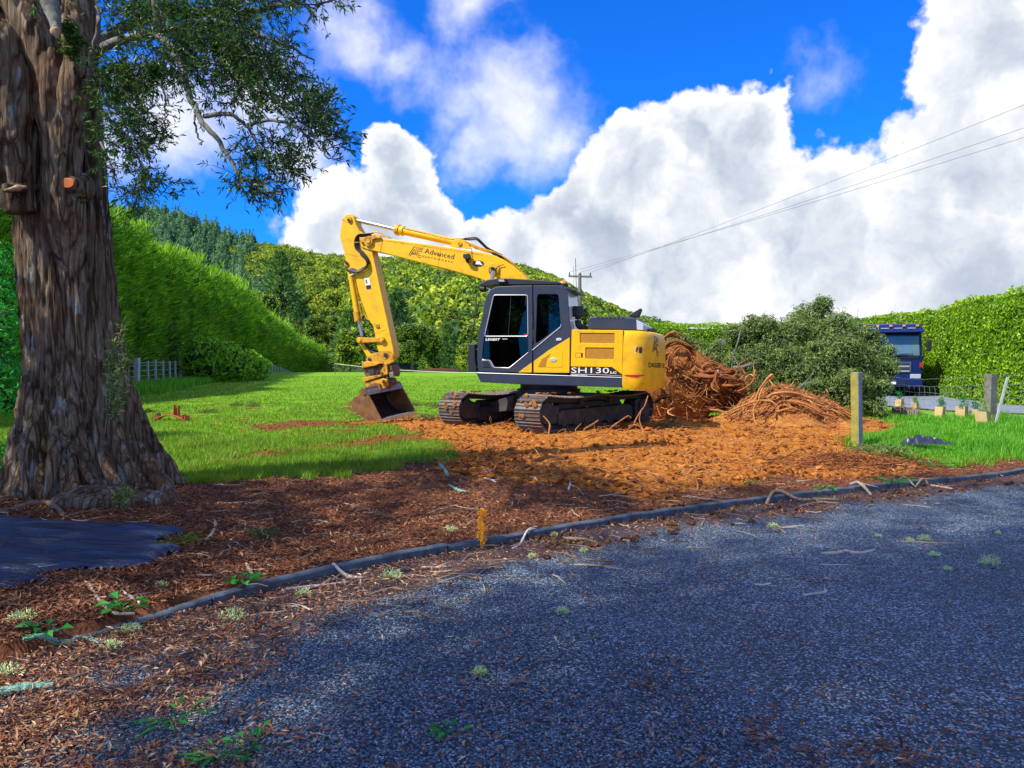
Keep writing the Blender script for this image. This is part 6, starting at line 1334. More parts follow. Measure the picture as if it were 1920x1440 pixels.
for k in range(230):
    x0 = O[0]+RNG.normal(-.05, .55); y0 = O[1]-abs(RNG.normal(.1, .35)); sl = RNG.normal(0, .5); L = RNG.uniform(.25, .85); sgn = 1 if x0 > O[0]-.2 else -1
    if RNG.random() < .25: sgn = -sgn
    p = wobble((x0, y0, 0), (x0+sgn*L*math.cos(sl*.6), y0-L*.45*abs(math.sin(sl))-.1, 0), 8, .22); p[:, 2] = 0; p[:, 0] = np.clip(p[:, 0], O[0]-1.5, O[0]+1.35); r = .007+.026*RNG.random()**1.6; p = onmound(p, r*.8); p[:, 2] += np.abs(vnoise(np.c_[np.linspace(0, 3, 8)+k*7.1, np.zeros(8), np.zeros(8)], 3))*.08
    V, F = limb_np(p, [r*.8, r, r*.8, r*.3], 6, .2, 2, 18); b = Bag(); b.add(V-O, F, float(np.clip(RNG.normal(.45, .22), 0, 1))); b.obj('root', M['root'], rp, True)
for pts, r in (([(1418,752,15.6),(1424,735,15.7),(1434,718,15.8),(1446,707,15.8),(1452,704,15.8)], .05), ([(1460,730,15.5),(1450,722,15.5),(1443,712,15.6)], .02), ([(1330,768,15.3),(1350,770,15.2),(1368,778,15.1)], .022), ([(1360,774,15.2),(1390,762,15.2),(1420,752,15.2),(1445,752,15.1),(1458,762,15.0)], .022), ([(1424,750,15.2),(1413,765,14.9),(1414,785,14.6),(1420,799,14.3)], .016), ([(1555,742,15.9),(1549,730,15.9)], .02), ([(1480,728,15.8),(1488,716,15.8)], .022), ([(1435,745,15.4),(1450,738,15.5),(1470,736,15.5),(1500,742,15.5),(1530,748,15.4)], .045), ([(1480,750,15.3),(1510,758,15.1),(1540,772,14.9)], .035)):
    gl_tube('root', [at(*q) for q in pts], [r*.7, r, r*.9, r*.5], M['root'], rp, O, 9, .2, .7)
b = Bag()
for k in range(1500):
    x0, y0 = O[0]+RNG.normal(0, .6), O[1]-abs(RNG.normal(.1, .45)); q = onmound(np.array([x0, y0, 0.])); d = unit(rdir(1)[0]+np.array([0, -.3, .4])); V, F = tube_np(wobble(q, q+d*RNG.uniform(.05, .2), 4, .4), np.linspace(.007, .002, 4), 4); b.add(V-O, F, RNG.uniform(.2, 1))
tag(b.obj('root_hair', M['root'], rp), kind='stuff')
# larger roots sticking out of the soil around the tracks and on the dirt
RT = [([(1019,780,12.2),(1026,788,12.15),(1031,797,12.1),(1029,812,11.9),(1028.5,827,11.7)], .022, 'bent pale root standing up in front of the near track'),
      ([(1184,784,12.9),(1178,780,12.9),(1168,786,12.8),(1152,797,12.6),(1138,810,12.4),(1130,822,12.2)], .022, 'long curved root arching up beside the near track'),
      ([(1215,742,13.0),(1209,760,12.9),(1200,773,12.8),(1192,787,12.7),(1186,799,12.6),(1176,806,12.5)], .020, 'thin forked root leaning against the rear of the track'),
      ([(1202,771,12.8),(1199,785,12.7),(1201,796,12.6),(1207,806,12.5)], .013, 'short root fork hanging under the leaning root'),
      ([(1122,788,12.4),(1112,795,12.4),(1102,801,12.3),(1095,806,12.2)], .026, 'stub root pointing out from under the near track'),
      ([(1090,794,12.3),(1083,801,12.2),(1079,807,12.1)], .015, 'small upright root tip beside the near track'),
      ([(1178,799,12.4),(1192,797,12.4),(1203,803,12.4),(1207,811,12.3)], .022, 'hooked root lying behind the leaning root'),
      ([(1331,810,12.6),(1334,820,12.4),(1341,832,12.1),(1358,838,11.9),(1372,840,11.8)], .016, 'dark curved root standing in the middle of the dirt'),
      ([(1425,835,12.3),(1432,818,12.3),(1446,807,12.3),(1452,815,12.2),(1458,828,12.1)], .014, 'looped root below the root pile'), ([(1430,836,12.2),(1434,822,12.2),(1448,798,12.4)], .011, 'slender root rising below the root pile'),
      ([(1140,865,10.6),(1155,862,10.6),(1172,864,10.6)], .030, 'short thick orange root piece lying on the bare soil'), ([(1030,843,11.2),(1036,855,11.0),(1050,862,10.9)], .010, 'thin root curled on the soil left of the orange piece'),
      ([(1262,835,12.2),(1278,831,12.2),(1292,842,12.0)], .014, 'arched root on the dirt right of the track'), ([(1130,925,8.6),(1134,905,8.7),(1143,893,8.8),(1150,888,8.8)], .012, 'small curved root by the mulch edge'),
      ([(1440,880,9.9),(1480,886,9.8),(1540,889,9.7),(1620,890,9.6)], .016, 'long thin root lying along the mulch near the kerb'), ([(1455,890,9.8),(1462,872,9.9),(1476,868,9.9)], .010, 'kinked root beside the long thin one')]
for pts, r, lab in RT:
    P = [at(*q) for q in pts]; g0 = np.array([P[0][0], P[0][1], float(gz(P[0][0], P[0][1]))]); P = [np.array([p[0], p[1], max(p[2], float(gz(p[0], p[1]))+r*.4)]) for p in P]
    # bury one end
    P.append(P[-1]+np.array([.02, -.03, -.08]))
    r *= .62; V, F = limb_np(P, [r*.7, r, r, r*.7, r*.6], 8, .25, 4, 22); b = Bag(); b.add(V-g0, F, .55); o = b.obj('torn_root', M['root'], None, True, loc=g0); tag(o, lab, 'root', 'roots torn up around the excavator')
# clumped dark roots right of centre by the kerb
O = G(1580, 872); cr = empty('root_tangle', O, 'low dark tangle of fine roots at the foot of the yellow post beside the kerb', 'roots'); b = Bag()
for k in range(420):
    x0, y0 = O[0]+RNG.normal(0, .55), O[1]+RNG.normal(.1, .22); L = RNG.uniform(.15, .5); a = RNG.normal(0, .5); e = np.array([L*math.cos(a), L*math.sin(a)*.6, 0]); zz = float(gz(x0, y0)); h = .10*math.exp(-((x0-O[0])/.5)**2-((y0-O[1]-.1)/.25)**2)
    p = wobble((x0, y0, zz+h*RNG.random()), np.array([x0, y0, zz+h*RNG.random()])+e, 5, .3); p[:, 2] = np.maximum(p[:, 2], zz-.01); V, F = tube_np(p, np.linspace(RNG.uniform(.004, .011), .002, 5), 4); b.add(V-O, F, RNG.uniform(0, .55))
tag(b.obj('fine_roots', M['root'], cr), kind='stuff')

# ------------------------------------------------------------------ sticks, lichen, weeds on road and mulch
ST = [([(151,1084),(160,1092),(171,1106),(182,1124),(196,1141),(218,1157),(253,1179)], .012, .75, 'long pale bent stick crossing the kerb near its buried end'),
 ([(-10,966),(20,962),(58,950),(88,947),(106,957),(120,971)], .028, .35, 'thick grey surface root or limb lying under the big tree'), ([(16,900),(35,916),(48,928),(62,948)], .026, .2, 'dark crooked limb leaning at the foot of the big tree'),
 ([(196,920),(215,938),(235,952),(256,963)], .012, .8, 'curved pale stick right of the tree base'), ([(228,1112),(240,1120),(264,1137)], .012, 1, 'short broken grey-white stick above the kerb'),
 ([(528,1110),(556,1106),(600,1101),(655,1094)], .012, 1, 'straight grey-white stick lying on the road beside the kerb'), ([(624,1079),(650,1082),(682,1086)], .012, .9, 'thicker grey stick touching the kerb'),
 ([(525,1138),(550,1139),(566,1139)], .007, .95, 'thin short grey stick below the kerb'), ([(385,1016),(398,1003),(404,985),(402,977)], .013, .7, 'short forked brown stick beside the weed mat tip'), ([(432,1013),(446,1022),(462,1030),(470,1034)], .008, .9, 'bleached twig in the mulch'),
 ([(462,1060),(468,1072),(474,1080)], .012, .8, 'stub of pale wood standing by the kerb'), ([(483,1070),(505,1055),(535,1048)], .006, .8, 'pale twig leaning over the kerb'), ([(70,1136),(110,1138),(152,1127)], .009, .55, 'brown stick below the weed mat'), ([(40,1115),(70,1130),(130,1118)], .008, .4, 'second brown stick below the weed mat'),
 ([(1437,948),(1448,940),(1465,937),(1500,940),(1535,939),(1574,940)], .020, .45, 'knotty driftwood-like limb lying against the right part of the kerb'), ([(1500,951),(1535,944),(1572,945)], .012, .5, 'thin stick beside the knotty limb'),
 ([(1540,1041),(1570,1040),(1585,1036),(1610,1040),(1641,1034)], .015, .8, 'crooked branch lying alone on the road on the right'), ([(1538,1060),(1565,1061),(1594,1061)], .007, .95, 'thin straight twig below the crooked branch'),
 ([(1414,1098),(1430,1099),(1445,1096)], .009, .95, 'pale short stick in the middle of the right road'), ([(1505,1119),(1525,1116),(1546,1113),(1549,1108)], .010, .85, 'small stick with an upturned knob on the road'),
 ([(1688,1017),(1720,1018),(1745,1020),(1800,1021)], .010, .6, 'long thin twig with lichen tufts on the right of the road'), ([(1595,914),(1612,920),(1634,931)], .020, .7, 'broken pale stick end on the kerb'), ([(1683,892),(1700,900),(1717,915)], .013, .6, 'stick leaning over the far right kerb'), ([(1716,915),(1730,905),(1742,912)], .014, .5, 'short forked stick by the far right kerb'),
 ([(1745,912),(1765,915),(1787,919)], .015, .7, 'stick lying right of the forked one'), ([(1459,992),(1480,990),(1512,986)], .009, .8, 'twig with a green tuft on the road under the knotty limb'), ([(897,896),(915,886),(937,877)], .016, .98, 'white bare stick in the mulch left of the orange soil'), ([(908,898),(922,902),(931,906)], .013, .85, 'pale wood chip piece beside the white stick'),
 ([(1077,1061),(1110,1062),(1140,1066),(1169,1069)], .009, .7, 'lichened twig on the road right of the marker peg'), ([(961,1030),(975,1022),(990,1012),(1008,1004)], .009, .95, 'grey twig leaning at the kerb right of the marker peg'), ([(790,1066),(815,1067),(847,1064)], .011, .85, 'grey stick on the road left of the marker peg'),
 ([(700,975),(760,968),(830,960)], .008, .3, 'dark thin branch lying in the mulch'), ([(853,985),(880,968),(905,945)], .009, .3, 'dark branch behind the marker peg'), ([(1055,1011),(1075,1013),(1100,1014)], .016, .6, 'flat pale bark piece on the road edge'), ([(1066,920),(1068,912),(1069,905)], .014, .98, 'upright white root stub at the soil edge'), ([(1068,910),(1083,916),(1095,930)], .008, .95, 'curved white root at the soil edge'), ([(1033,913),(1035,905)], .014, .95, 'tiny white stub left of the upright one'),
 ([(990,897),(1000,895),(1010,905)], .008, .9, 'pale hooked root at the edge of the orange soil'), ([(1640,865),(1670,868),(1700,878)], .010, .8, 'pale stick right of the yellow post'), ([(955,1282),(975,1280),(998,1284)], .009, .5, 'brown bark sliver low in the middle of the road'), ([(110,1420),(122,1408),(134,1395)], .010, .6, 'small brown stick at the bottom left of the road')]
def ground_pts(px, r, lift=None):
    out = []
    for k, (a, b) in enumerate(px):
        p = G(a, b); kz = -.155 if abs(kerb_s(p[0], p[1])) < .09 and a > 200 else p[2]; out.append(np.array([p[0], p[1], max(p[2], kz)+r*.85+(0 if lift is None else lift[k])]))
    return out
for px, r, tn, lab in ST:
    P = ground_pts(px, r); O = P[0].copy(); b = Bag(); V, F = limb_np(P, [r*.8, r, r*.95, r*.6], 8, .22, 5, 20); b.add(V-O, F, tn)
    if r > .008 and len(P) > 2:   # a broken side twig
        k = len(P)//2; d = unit(P[k]-P[k-1]); s_ = np.array([-d[1], d[0], .25])*RNG.choice([-1, 1])+d; V, F = limb_np([P[k], P[k]+s_*r*3.5, P[k]+s_*r*7], [r*.5, r*.4, r*.15], 6, .2, 3, 25); b.add(V-O, F, tn)
    o = b.obj('stick', M['stick'], None, True, loc=O); tag(o, lab, 'stick', 'sticks and twigs on the ground')
for px, r, lab in (([(-12,1308),(20,1302),(50,1296),(100,1291)], .022, 'lichen covered turquoise branch at the bottom left'), ([(43,1205),(80,1208),(110,1208),(134,1207)], .012, 'lichened branch below the buried kerb end'), ([(97,1187),(130,1196),(160,1200),(186,1210)], .013, 'second lichened branch touching the kerb end'),
                   ([(823,870),(832,882),(840,895)], .022, 'grey-green lichened branch sticking up in the mulch'), ([(842,912),(860,922),(878,925)], .016, 'lichened twig in the mulch above the marker peg')):
    P = ground_pts(px, r); O = P[0].copy(); b = Bag(); V, F = limb_np(P, [r*.6, r, r, r*.5], 10, .35, 7, 30); b.add(V-O, F, .5)
    for _ in range(260):
        k = RNG.uniform(0, 1); q = np.array([np.interp(k, np.linspace(0, 1, len(P)), [p[c_] for p in P]) for c_ in range(3)])+rdir(1)[0]*r*1.05; V, F, T = rand_leaves(q[None]-O, rdir(1), .012, .008, .8); b.add(V, F, T)
    o = b.obj('lichen_branch', M['lichen_branch'], None, False, loc=O); tag(o, lab, 'branch', 'lichen covered branches')
LT = [(1734,1014,.055,'largest rounded lichen tuft on the long twig at the right'), (1751,1044,.045,'flat lichen tuft alone below the long twig'), (1855,1058,.075,'biggest yellow-green lichen clump at the far right of the road'), (1777,1070,.03,'tiny lichen scrap left of the biggest clump'), (1871,1001,.02,'smallest lichen dot near the right edge'), (1647,1007,.025,'small lichen tuft above the crooked branch'), (1449,990,.05,'green lichen tuft at the end of a twig under the knotty limb'), (1706,1015,.03,'lichen tuft on the left part of the long twig'),
      (1056,1150,.04,'pale green lichen tuft in the middle of the road'), (998,1045,.03,'small bright lichen tuft on the road right of the peg'), (845,997,.055,'round lichen tuft in the mulch left of the peg'), (734,1085,.075,'wide lichen tuft on the littered road edge'), (437,1162,.075,'large lichen tuft below the kerb on the left'), (243,1187,.06,'lichen tuft under the long bent stick'), (208,1216,.045,'lichen tuft at the lower kerb end'), (570,1117,.05,'lichen tuft beside the grey-white stick'), (500,1102,.04,'lichen tuft against the kerb by the green weed'), (301,1102,.04,'lichen tuft in the mulch above the kerb'), (900,1265,.035,'lichen tuft low in the road centre'), (42,1165,.07,'lichen tuft at the left edge in the orange leaves'), (10,1270,.07,'lichen tuft cut by the left edge'), (1040,1005,.03,'green lichen tuft by the kerb right of the peg'), (1095,1035,.03,'green crumb of lichen near the spilled soil')]
for px, py, r, lab in LT:
    O = G(px, py); n = int(260*min(r/.05, 1.4)); d = rdir(n); d[:, 2] = np.abs(d[:, 2]); k = RNG.uniform(.2, 1, n)[:, None]; r *= 1.15; P = d*k*np.array([r, r*.8, r*.75]); P[:, 2] += .004; b = Bag()
    Dd = unit(d+rdir(n)*.6); S = unit(np.cross(Dd, rdir(n))); V, F, T = leaves(P, Dd, S, RNG.uniform(.008, .020, n), .005, RNG.uniform(.2, 1, n)); b.add(V, F, T)
    o = b.obj('lichen_tuft', M['lichen'], None, loc=O); tag(o, lab, 'lichen', 'lichen tufts on the ground')
def weed(px, py, n, size, label, h=.06, asp=.6, name='weed', mat='weed', spread=.09):
    O = G(px, py); O[2] = max(O[2], -.2 if abs(kerb_s(O[0], O[1])) < .1 else O[2]); o = empty(name, O, label, 'plant')
    for k in range(n):
        a = RNG.uniform(0, 6.28); q = np.array([math.cos(a)*spread*RNG.uniform(.2, 1), math.sin(a)*spread*RNG.uniform(.2, 1), h*RNG.uniform(.5, 1.2)]); b = Bag(); V, F = tube_np(wobble((0, 0, 0), q, 4, .1), .002, 4); b.add(V, F, .3)
        D = unit(np.array([math.cos(a), math.sin(a), RNG.uniform(-.2, .3)])); S = unit(np.cross(np.array([0, 0, 1.])+rdir(1)[0]*.3, D)); V, F, T = leaves(q[None], D[None], S[None], size*RNG.uniform(.7, 1.2), size*asp, RNG.uniform(.3, 1)); b.add(V, F, T); b.obj('leaf', M[mat], o)
weed(459, 1105, 14, .065, 'bright green broad-leaved weed growing at the kerb on the left', .05, .75); weed(232, 1160, 10, .08, 'tall green broad-leaved weed where the long stick crosses the kerb', .07, .7); weed(82, 1192, 8, .08, 'green leafy weed beside the lichened branches', .03, .6)
weed(327, 1362, 14, .12, 'grass-like green weed in the littered road', .06, .12); weed(476, 1405, 9, .05, 'small green weed in the road at the bottom', .04, .5); weed(412, 1428, 22, .08, 'grass tuft at the bottom edge of the road', .03, .14)
weed(492, 1008, 22, .07, 'thin grassy weed in the mulch', .05, .14, spread=.12); weed(330, 1022, 40, .07, 'dry yellowish grass tuft at the tip of the weed mat', .05, .12, mat='grass', spread=.2); weed(1545, 926, 20, .06, 'green weed sprouting at the right part of the kerb', .05, .5, spread=.12); weed(1407, 910, 16, .07, 'grass tuft on the orange soil near the kerb', .06, .14); weed(900, 1265, 8, .03, 'tiny green sprig in the road', .02, .5, spread=.04)
weed(1750, 880, 20, .12, 'green weed at the verge on the right', .08, .3, spread=.2); weed(845, 1380, 8, .05, 'small green sprout at the bottom of the road', .03, .5, spread=.05); weed(1670, 905, 40, .09, 'dark green cut grass bunch lying on the right kerb', .05, .16, spread=.25); weed(790, 870, 24, .09, 'small sprouts at the corner of the lawn', .07, .2, spread=.2)
# weed mat
O = G(150, 1020); pm = [(-200,972),(-60,976),(100,979),(250,981),(352,991),(343,1004),(305,1014),(300,1024),(345,1030),(357,1036),(310,1046),(300,1060),(255,1068),(230,1074),(170,1070),(115,1072),(90,1078),(70,1085),(112,1086),(60,1098),(30,1108),(0,1114),(-80,1130),(-260,1150)]
pw_ = [G(*q)[:2] for q in pm]; x0, y0 = np.min(pw_, 0); x1, y1 = np.max(pw_, 0); gxx = np.arange(x0-.05, x1+.05, .028); gyy = np.arange(y0-.05, y1+.05, .028); XX, YY = np.meshgrid(gxx, gyy)
dd = psd(XX, YY, pw_)+.012*fbm(P3(XX*14, YY*14), 2, 171); zz = gz(XX, YY)+.018+.045*(1-np.abs(fbm(P3(XX*.8+YY*.3, YY*6+.8*fbm(P3(XX, YY), 2, 4)), 3, 172))*2.6)*sstep(dd, 0, .08)-.03*sstep(-dd, -.03, .02)
i = np.arange(len(gyy)-1)[:, None]*len(gxx)+np.arange(len(gxx)-1)[None]; Fm = np.stack([i, i+1, i+1+len(gxx), i+len(gxx)], -1).reshape(-1, 4); Fm = Fm[(dd.ravel()[Fm] > 0).all(1)]
tag(obj_np('weed_mat', np.stack([XX, YY, zz], -1).reshape(-1, 3)-O, Fm, M['mat'], None, True, loc=O), 'wrinkled black plastic weed mat pegged over the soil under the big tree', 'weed mat')
# marker peg
O = np.array([*flat(904, 1022, -.225), -.225])+np.array([0, -.07, 0]); pg = empty('marker_peg', O, 'short peg wrapped in bright orange marker tape standing at the kerb', 'peg'); H = .31
mb = MB(); mb.box(WORLD, (-.014, -.012, -.1), (.014, .012, H)); mb.build('peg', M['orange'], pg, bevel=.004)
b = Bag()
for k in range(110):
    zz_ = RNG.uniform(.03, H+.01); a = RNG.uniform(0, 6.28); D = unit(np.array([math.cos(a), math.sin(a), RNG.uniform(-.7, .6)])); V, F, T = leaves(np.array([[math.cos(a)*.014, math.sin(a)*.014, zz_]]), D[None], unit(np.cross(D, rdir(1)[0]))[None], RNG.uniform(.018, .05), .016, .5); b.add(V, F, T)
b.obj('tape_ends', M['orange'], pg)

# ------------------------------------------------------------------ posts, fences, guards, log
def post(name, px, pyb, pyt, w_, d_, mat, label, lean=0, cat='post', mat2=None, yaw=0, Yd=None, parent=None, bury=.1):
    O = G(px, pyb) if Yd is None else np.array([at(px, pyb, Yd)[0], Yd, at(px, pyb, Yd)[2]]); top = at(px, pyt, O[1])[2]-O[2]
    cs, sn = math.cos(yaw), math.sin(yaw); fr = lambda u, v, z: (u*cs-v*sn+lean*z, u*sn+v*cs, z)
    mb = MB(); mb.box(fr, (-w_/2, -d_/2, -bury), (w_/2, d_/2, top)); o = mb.build(name, mat, parent, bevel=.006, loc=O if parent is None else O-np.array(parent.location))
    if parent is None: tag(o, label, cat)
    return o, O, top
O = G(1607, 838); top = at(1607, 698, O[1])[2]-O[2]; ep = empty('fence_post', O, 'square timber fence post with a yellow face painted as sunlit standing alone beside the dirt', 'post')
yw = R_(-56); cs, sn = math.cos(yw), math.sin(yw); fr = lambda u, v, z: (u*cs-v*sn-.02*z, u*sn+v*cs, z)
mb = MB(); mb.box(fr, (-.062, -.055, -.2), (.064, .060, top)); po = mb.build('post', M['postshade'], ep, bevel=.008)
mb = MB(); mb.box(fr, (-.060, -.0585, -.02), (.056, -.0555, top-.006)); mb.box(fr, (-.0655, -.05, -.02), (-.0625, .055, top-.006)); mb.build('sunlit_face', M['postlit'], ep)  # thin yellow skins put sunlight into the colour of these faces
# right hand netting fence
wp, wpO, wpt = post('fence_post', 1856, 789, 701, .19, .17, M['oldwood'], 'round-edged weathered grey post in the netting fence on the right', .02, yaw=.3, bury=.2)
bt, btO, btt = post('leaning_batten', 1866, 796, 707, .055, .03, M['batten'], 'pale batten leaning to the right of the weathered post', .25)
A = np.array([at(1630, 700, 20.5)[0], 20.5, 0]); Bp = np.array([wpO[0], wpO[1], 0]); nf_ = empty('netting_fence', (A[0], A[1], 0), 'sagging galvanised wire netting fence strung to the weathered post on the right', 'fence'); NO = np.array(nf_.location)
Cp = Bp+np.array([5.5, -1.2, 0])
def npnt(u, h):
    if u <= 1: p = A+(Bp-A)*u
    else: p = Bp+(Cp-Bp)*(u-1)
    z = float(gz(p[0], p[1], False)); sag = -.10*math.sin(math.pi*min(u, 1))*(1 if h > .3 else .4); return np.array([p[0], p[1], z+h+sag+.012*math.sin(u*37+h*11)])
for k, h in enumerate((.10, .22, .36, .52, .68, .84, 1.02)):
    mb = MB(); mb.tube([npnt(u, h)-NO for u in np.linspace(0, 2, 40)], .004, 4); mb.build('line_wire', M['wire'], nf_)
for u in np.linspace(.03, 1.97, 46):
    mb = MB(); mb.tube([npnt(u+.004*math.sin(h*20), h)-NO for h in (.10, .3, .5, .7, .84)], .003, 4); mb.build('stay_wire', M['wire'], nf_)
# tree guards with seedlings
TG = [(1686,768,21,'tree guard with a seedling, leftmost of the six by the driveway',.08,1.0), (1716,774,19,'slim tree guard with a yellow-green seedling, second from the left',.02,.8), (1762,787,26,'tree guard standing right of the log beside the driveway',.12,.95), (1805,787.5,27,'tree guard with the bushiest seedling, left of the weathered post',0,1.1), (1832,786.5,20,'small tree guard half hidden in front of the weathered post',.03,.8), (1847,795,25,'nearest tree guard tilted beside the weathered post',-.14,1.25)]
for px, py, hpx, lab, ln_, ws in TG:
    O = G(px, py); s_ = O[1]/FPX; H = hpx*s_*.95; W_ = .125*ws; o = empty('tree_guard', O, lab, 'tree guard', 'cardboard tree guards by the driveway'); mb = MB(); Vg = []
    for z_ in (-.03, H):
        for a in (0.3, 2.4, 4.5): Vg.append((W_*math.cos(a)*1.15+ln_*z_, W_*math.sin(a), z_))
    mb.add(Vg+[tuple(np.array(v)*np.array([.95, .95, 1])) for v in Vg], [(0, 1, 4, 3), (1, 2, 5, 4), (2, 0, 3, 5), (6, 9, 10, 7), (7, 10, 11, 8), (8, 11, 9, 6), (3, 4, 10, 9), (4, 5, 11, 10), (5, 3, 9, 11), (0, 6, 7, 1), (1, 7, 8, 2), (2, 8, 6, 0)]); mb.build('sleeve', M['guard'], o, bevel=.003)
    mb = MB(); mb.cyl((W_*.9, -W_*.6, -.05), (W_*.9+ln_*H, -W_*.6, H*.75), .008, 6); mb.build('stake', M['oldwood'], o)
    lob = [(ln_*H+RNG.normal(0, .03), RNG.normal(0, .03), H+.02+k*.055*ws, .075*ws) for k in range(4)]; b = Bag(); V, F, T = crown(lob, 300, .035, .4, .9, .3); b.add(V, F, T); tag(b.obj('seedling', M['hedgeR'] if 'yellow' in lab or 'tilted' in lab else M['weed'], o), kind='stuff')
O = G(1698, 783); b = Bag(); V, F = limb_np([O+np.array([-.24, .12, .12]), O+np.array([-.02, .06, .13]), O+np.array([.16, -.02, .10]), O+np.array([.27, -.06, .09])], [.13, .125, .10, .105], 22, .16, 5, 8); b.add(V-O, F); lg = empty('log', O, 'short dark log lying in the grass in front of the tree guards', 'log'); b.obj('log_bark', M['bark'], lg, True)
mb = MB(); e = np.array([.272, -.062, .09]); mb.cyl(e, e+np.array([.006, -.003, 0]), .075, 18); mb.build('cut_end', M['cut_pale'], lg)
# crumpled plastic sheet
O = G(1738, 846); xs = np.linspace(-.42, .42, 30); ys = np.linspace(-.22, .22, 18); XX, YY = np.meshgrid(xs, ys); dd = 1-(XX/.42)**2-(YY/.2)**2+.5*fbm(P3(XX*5, YY*5), 2, 181); zz = .06+.16*np.clip(dd, 0, 1)*(.5+np.abs(fbm(P3(XX*6, YY*6), 3, 182))*2)
i = np.arange(17)[:, None]*30+np.arange(29)[None]; Fm = np.stack([i, i+1, i+31, i+30], -1).reshape(-1, 4); Fm = Fm[(dd.ravel()[Fm] > 0).all(1)]
tag(obj_np('crumpled_sheet', np.stack([XX, YY, zz], -1).reshape(-1, 3), Fm, M['cloth'], None, False, loc=O+np.array([0, 0, .04])), 'crumpled dark plastic sheet lying in the long grass', 'sheet')
# paddock fence on the left
fe = empty('paddock_fence', (-17.6, 35, .22), 'post and batten wire fence along the left side of the paddock', 'fence'); FO = np.array(fe.location)
def fpt(yy): return np.array([-10.6-.2*yy, yy, float(gz(-10.6-.2*yy, yy, False))])
def fbox(name, yy, w_, h, mat):
    p = fpt(yy)-FO; ln_ = RNG.normal(0, .015); mb = MB(); mb.box(lambda u, v, z: p+np.array([u+ln_*z, v, z]), (-w_/2, -w_/2, -.2), (w_/2, w_/2, h)); mb.build(name, mat, fe, bevel=.01)
for yy in (26, 35.0, 44.6, 54, 62.5): fbox('post', yy, .22, 1.45, M['batten'])
for yy in list(np.arange(27.8, 34, 1.75))+[36.9, 38.2, 39.7, 41.1, 42.3, 43.4, 45.9, 47.2, 48.6, 50.1, 51.6, 53, 55.6, 57.3, 59, 60.8]+list(np.arange(64.5, 150, 2.9)): fbox('batten', yy, .085 if yy < 62 else .14, 1.28+RNG.normal(0, .03), M['batten'])
for h in (.35, .6, .85, 1.08, 1.22):
    mb = MB(); mb.tube([fpt(yy)+np.array([.05, 0, h+.01*math.sin(yy*3)])-FO for yy in np.linspace(22, 150, 60)], .012, 4); mb.build('line_wire', M['wire'], fe)
# white cable slung across the far end, soil heap at the far edge
a, b_ = at(628, 682, 66), at(905, 699, 62); O = np.array([a[0], a[1], float(gz(a[0], a[1], False))]); tf_ = empty('tape_fence', O, 'single white electric fence tape strung low across the far end of the paddock', 'fence')
pts = [a+(b_-a)*u+np.array([0, 0, -.20*math.sin(math.pi*u)]) for u in np.linspace(0, 1, 14)]; mb = MB(); mb.tube([p-O for p in pts], .022, 5); mb.build('tape', M['tape'], tf_)
for e_ in (a, b_): mb = MB(); mb.cyl((e_[0]-O[0], e_[1]-O[1], -.3), (e_[0]-O[0], e_[1]-O[1], e_[2]-O[2]+.1), .03, 6); mb.build('stake', M['oldwood'], tf_)
O = np.array([at(825, 697, 78)[0], 78, float(gz(-7, 78, False))]); V, F = ICO3; V = V*np.array([2.6, 1.2, .55])*(1+.2*fbm(V*2, 3, 191)[:, None]); b = Bag(); b.add(V, F, .2); tag(b.obj('soil_heap', M['spill'], None, True, loc=O+np.array([0, 0, -.1])), 'brown heap of soil at the far edge of the paddock left of the cab', 'soil heap')
# rusty steel scrap in the lawn
O = G(322, 788); rsf = lambda u, v, z: (u, v, z); rs_ = empty('steel_scrap', O, 'rusty orange curved steel offcut with a short upright channel lying on the lawn', 'scrap metal')
mb = MB(); top_ = [(-.36+.72*q, .03+.13*math.sin(math.pi*min(1, q*1.05))*(1-.3*q)) for q in np.linspace(0, 1, 14)]; mb.prism(rsf, top_+[(a, b-.03) for a, b in top_[::-1]], -.12, .12); mb.build('curved_plate', M['rust_orange'], rs_, bevel=.004)
mb = MB()
for a_, b2 in (((.06, -.06, .12), (.075, .06, .36)), ((.155, -.06, .12), (.17, .06, .34)), ((.075, -.01, .12), (.155, .01, .30))): mb.box(rsf, a_, b2)
mb.build('upright_channel', M['rust_orange'], rs_, bevel=.004); mb = MB(); mb.prism(rsf, [(-.40, -.02), (-.30, -.02), (-.27, .10), (-.31, .17), (-.37, .12)], -.10, .10); mb.build('end_bracket', M['rust'], rs_, bevel=.006); mb = MB(); mb.box(rsf, (.28, -.13, 0), (.30, .12, .13)); mb.box(rsf, (.34, -.13, 0), (.36, .12, .11)); mb.build('end_plate', M['rust_orange'], rs_, bevel=.003)
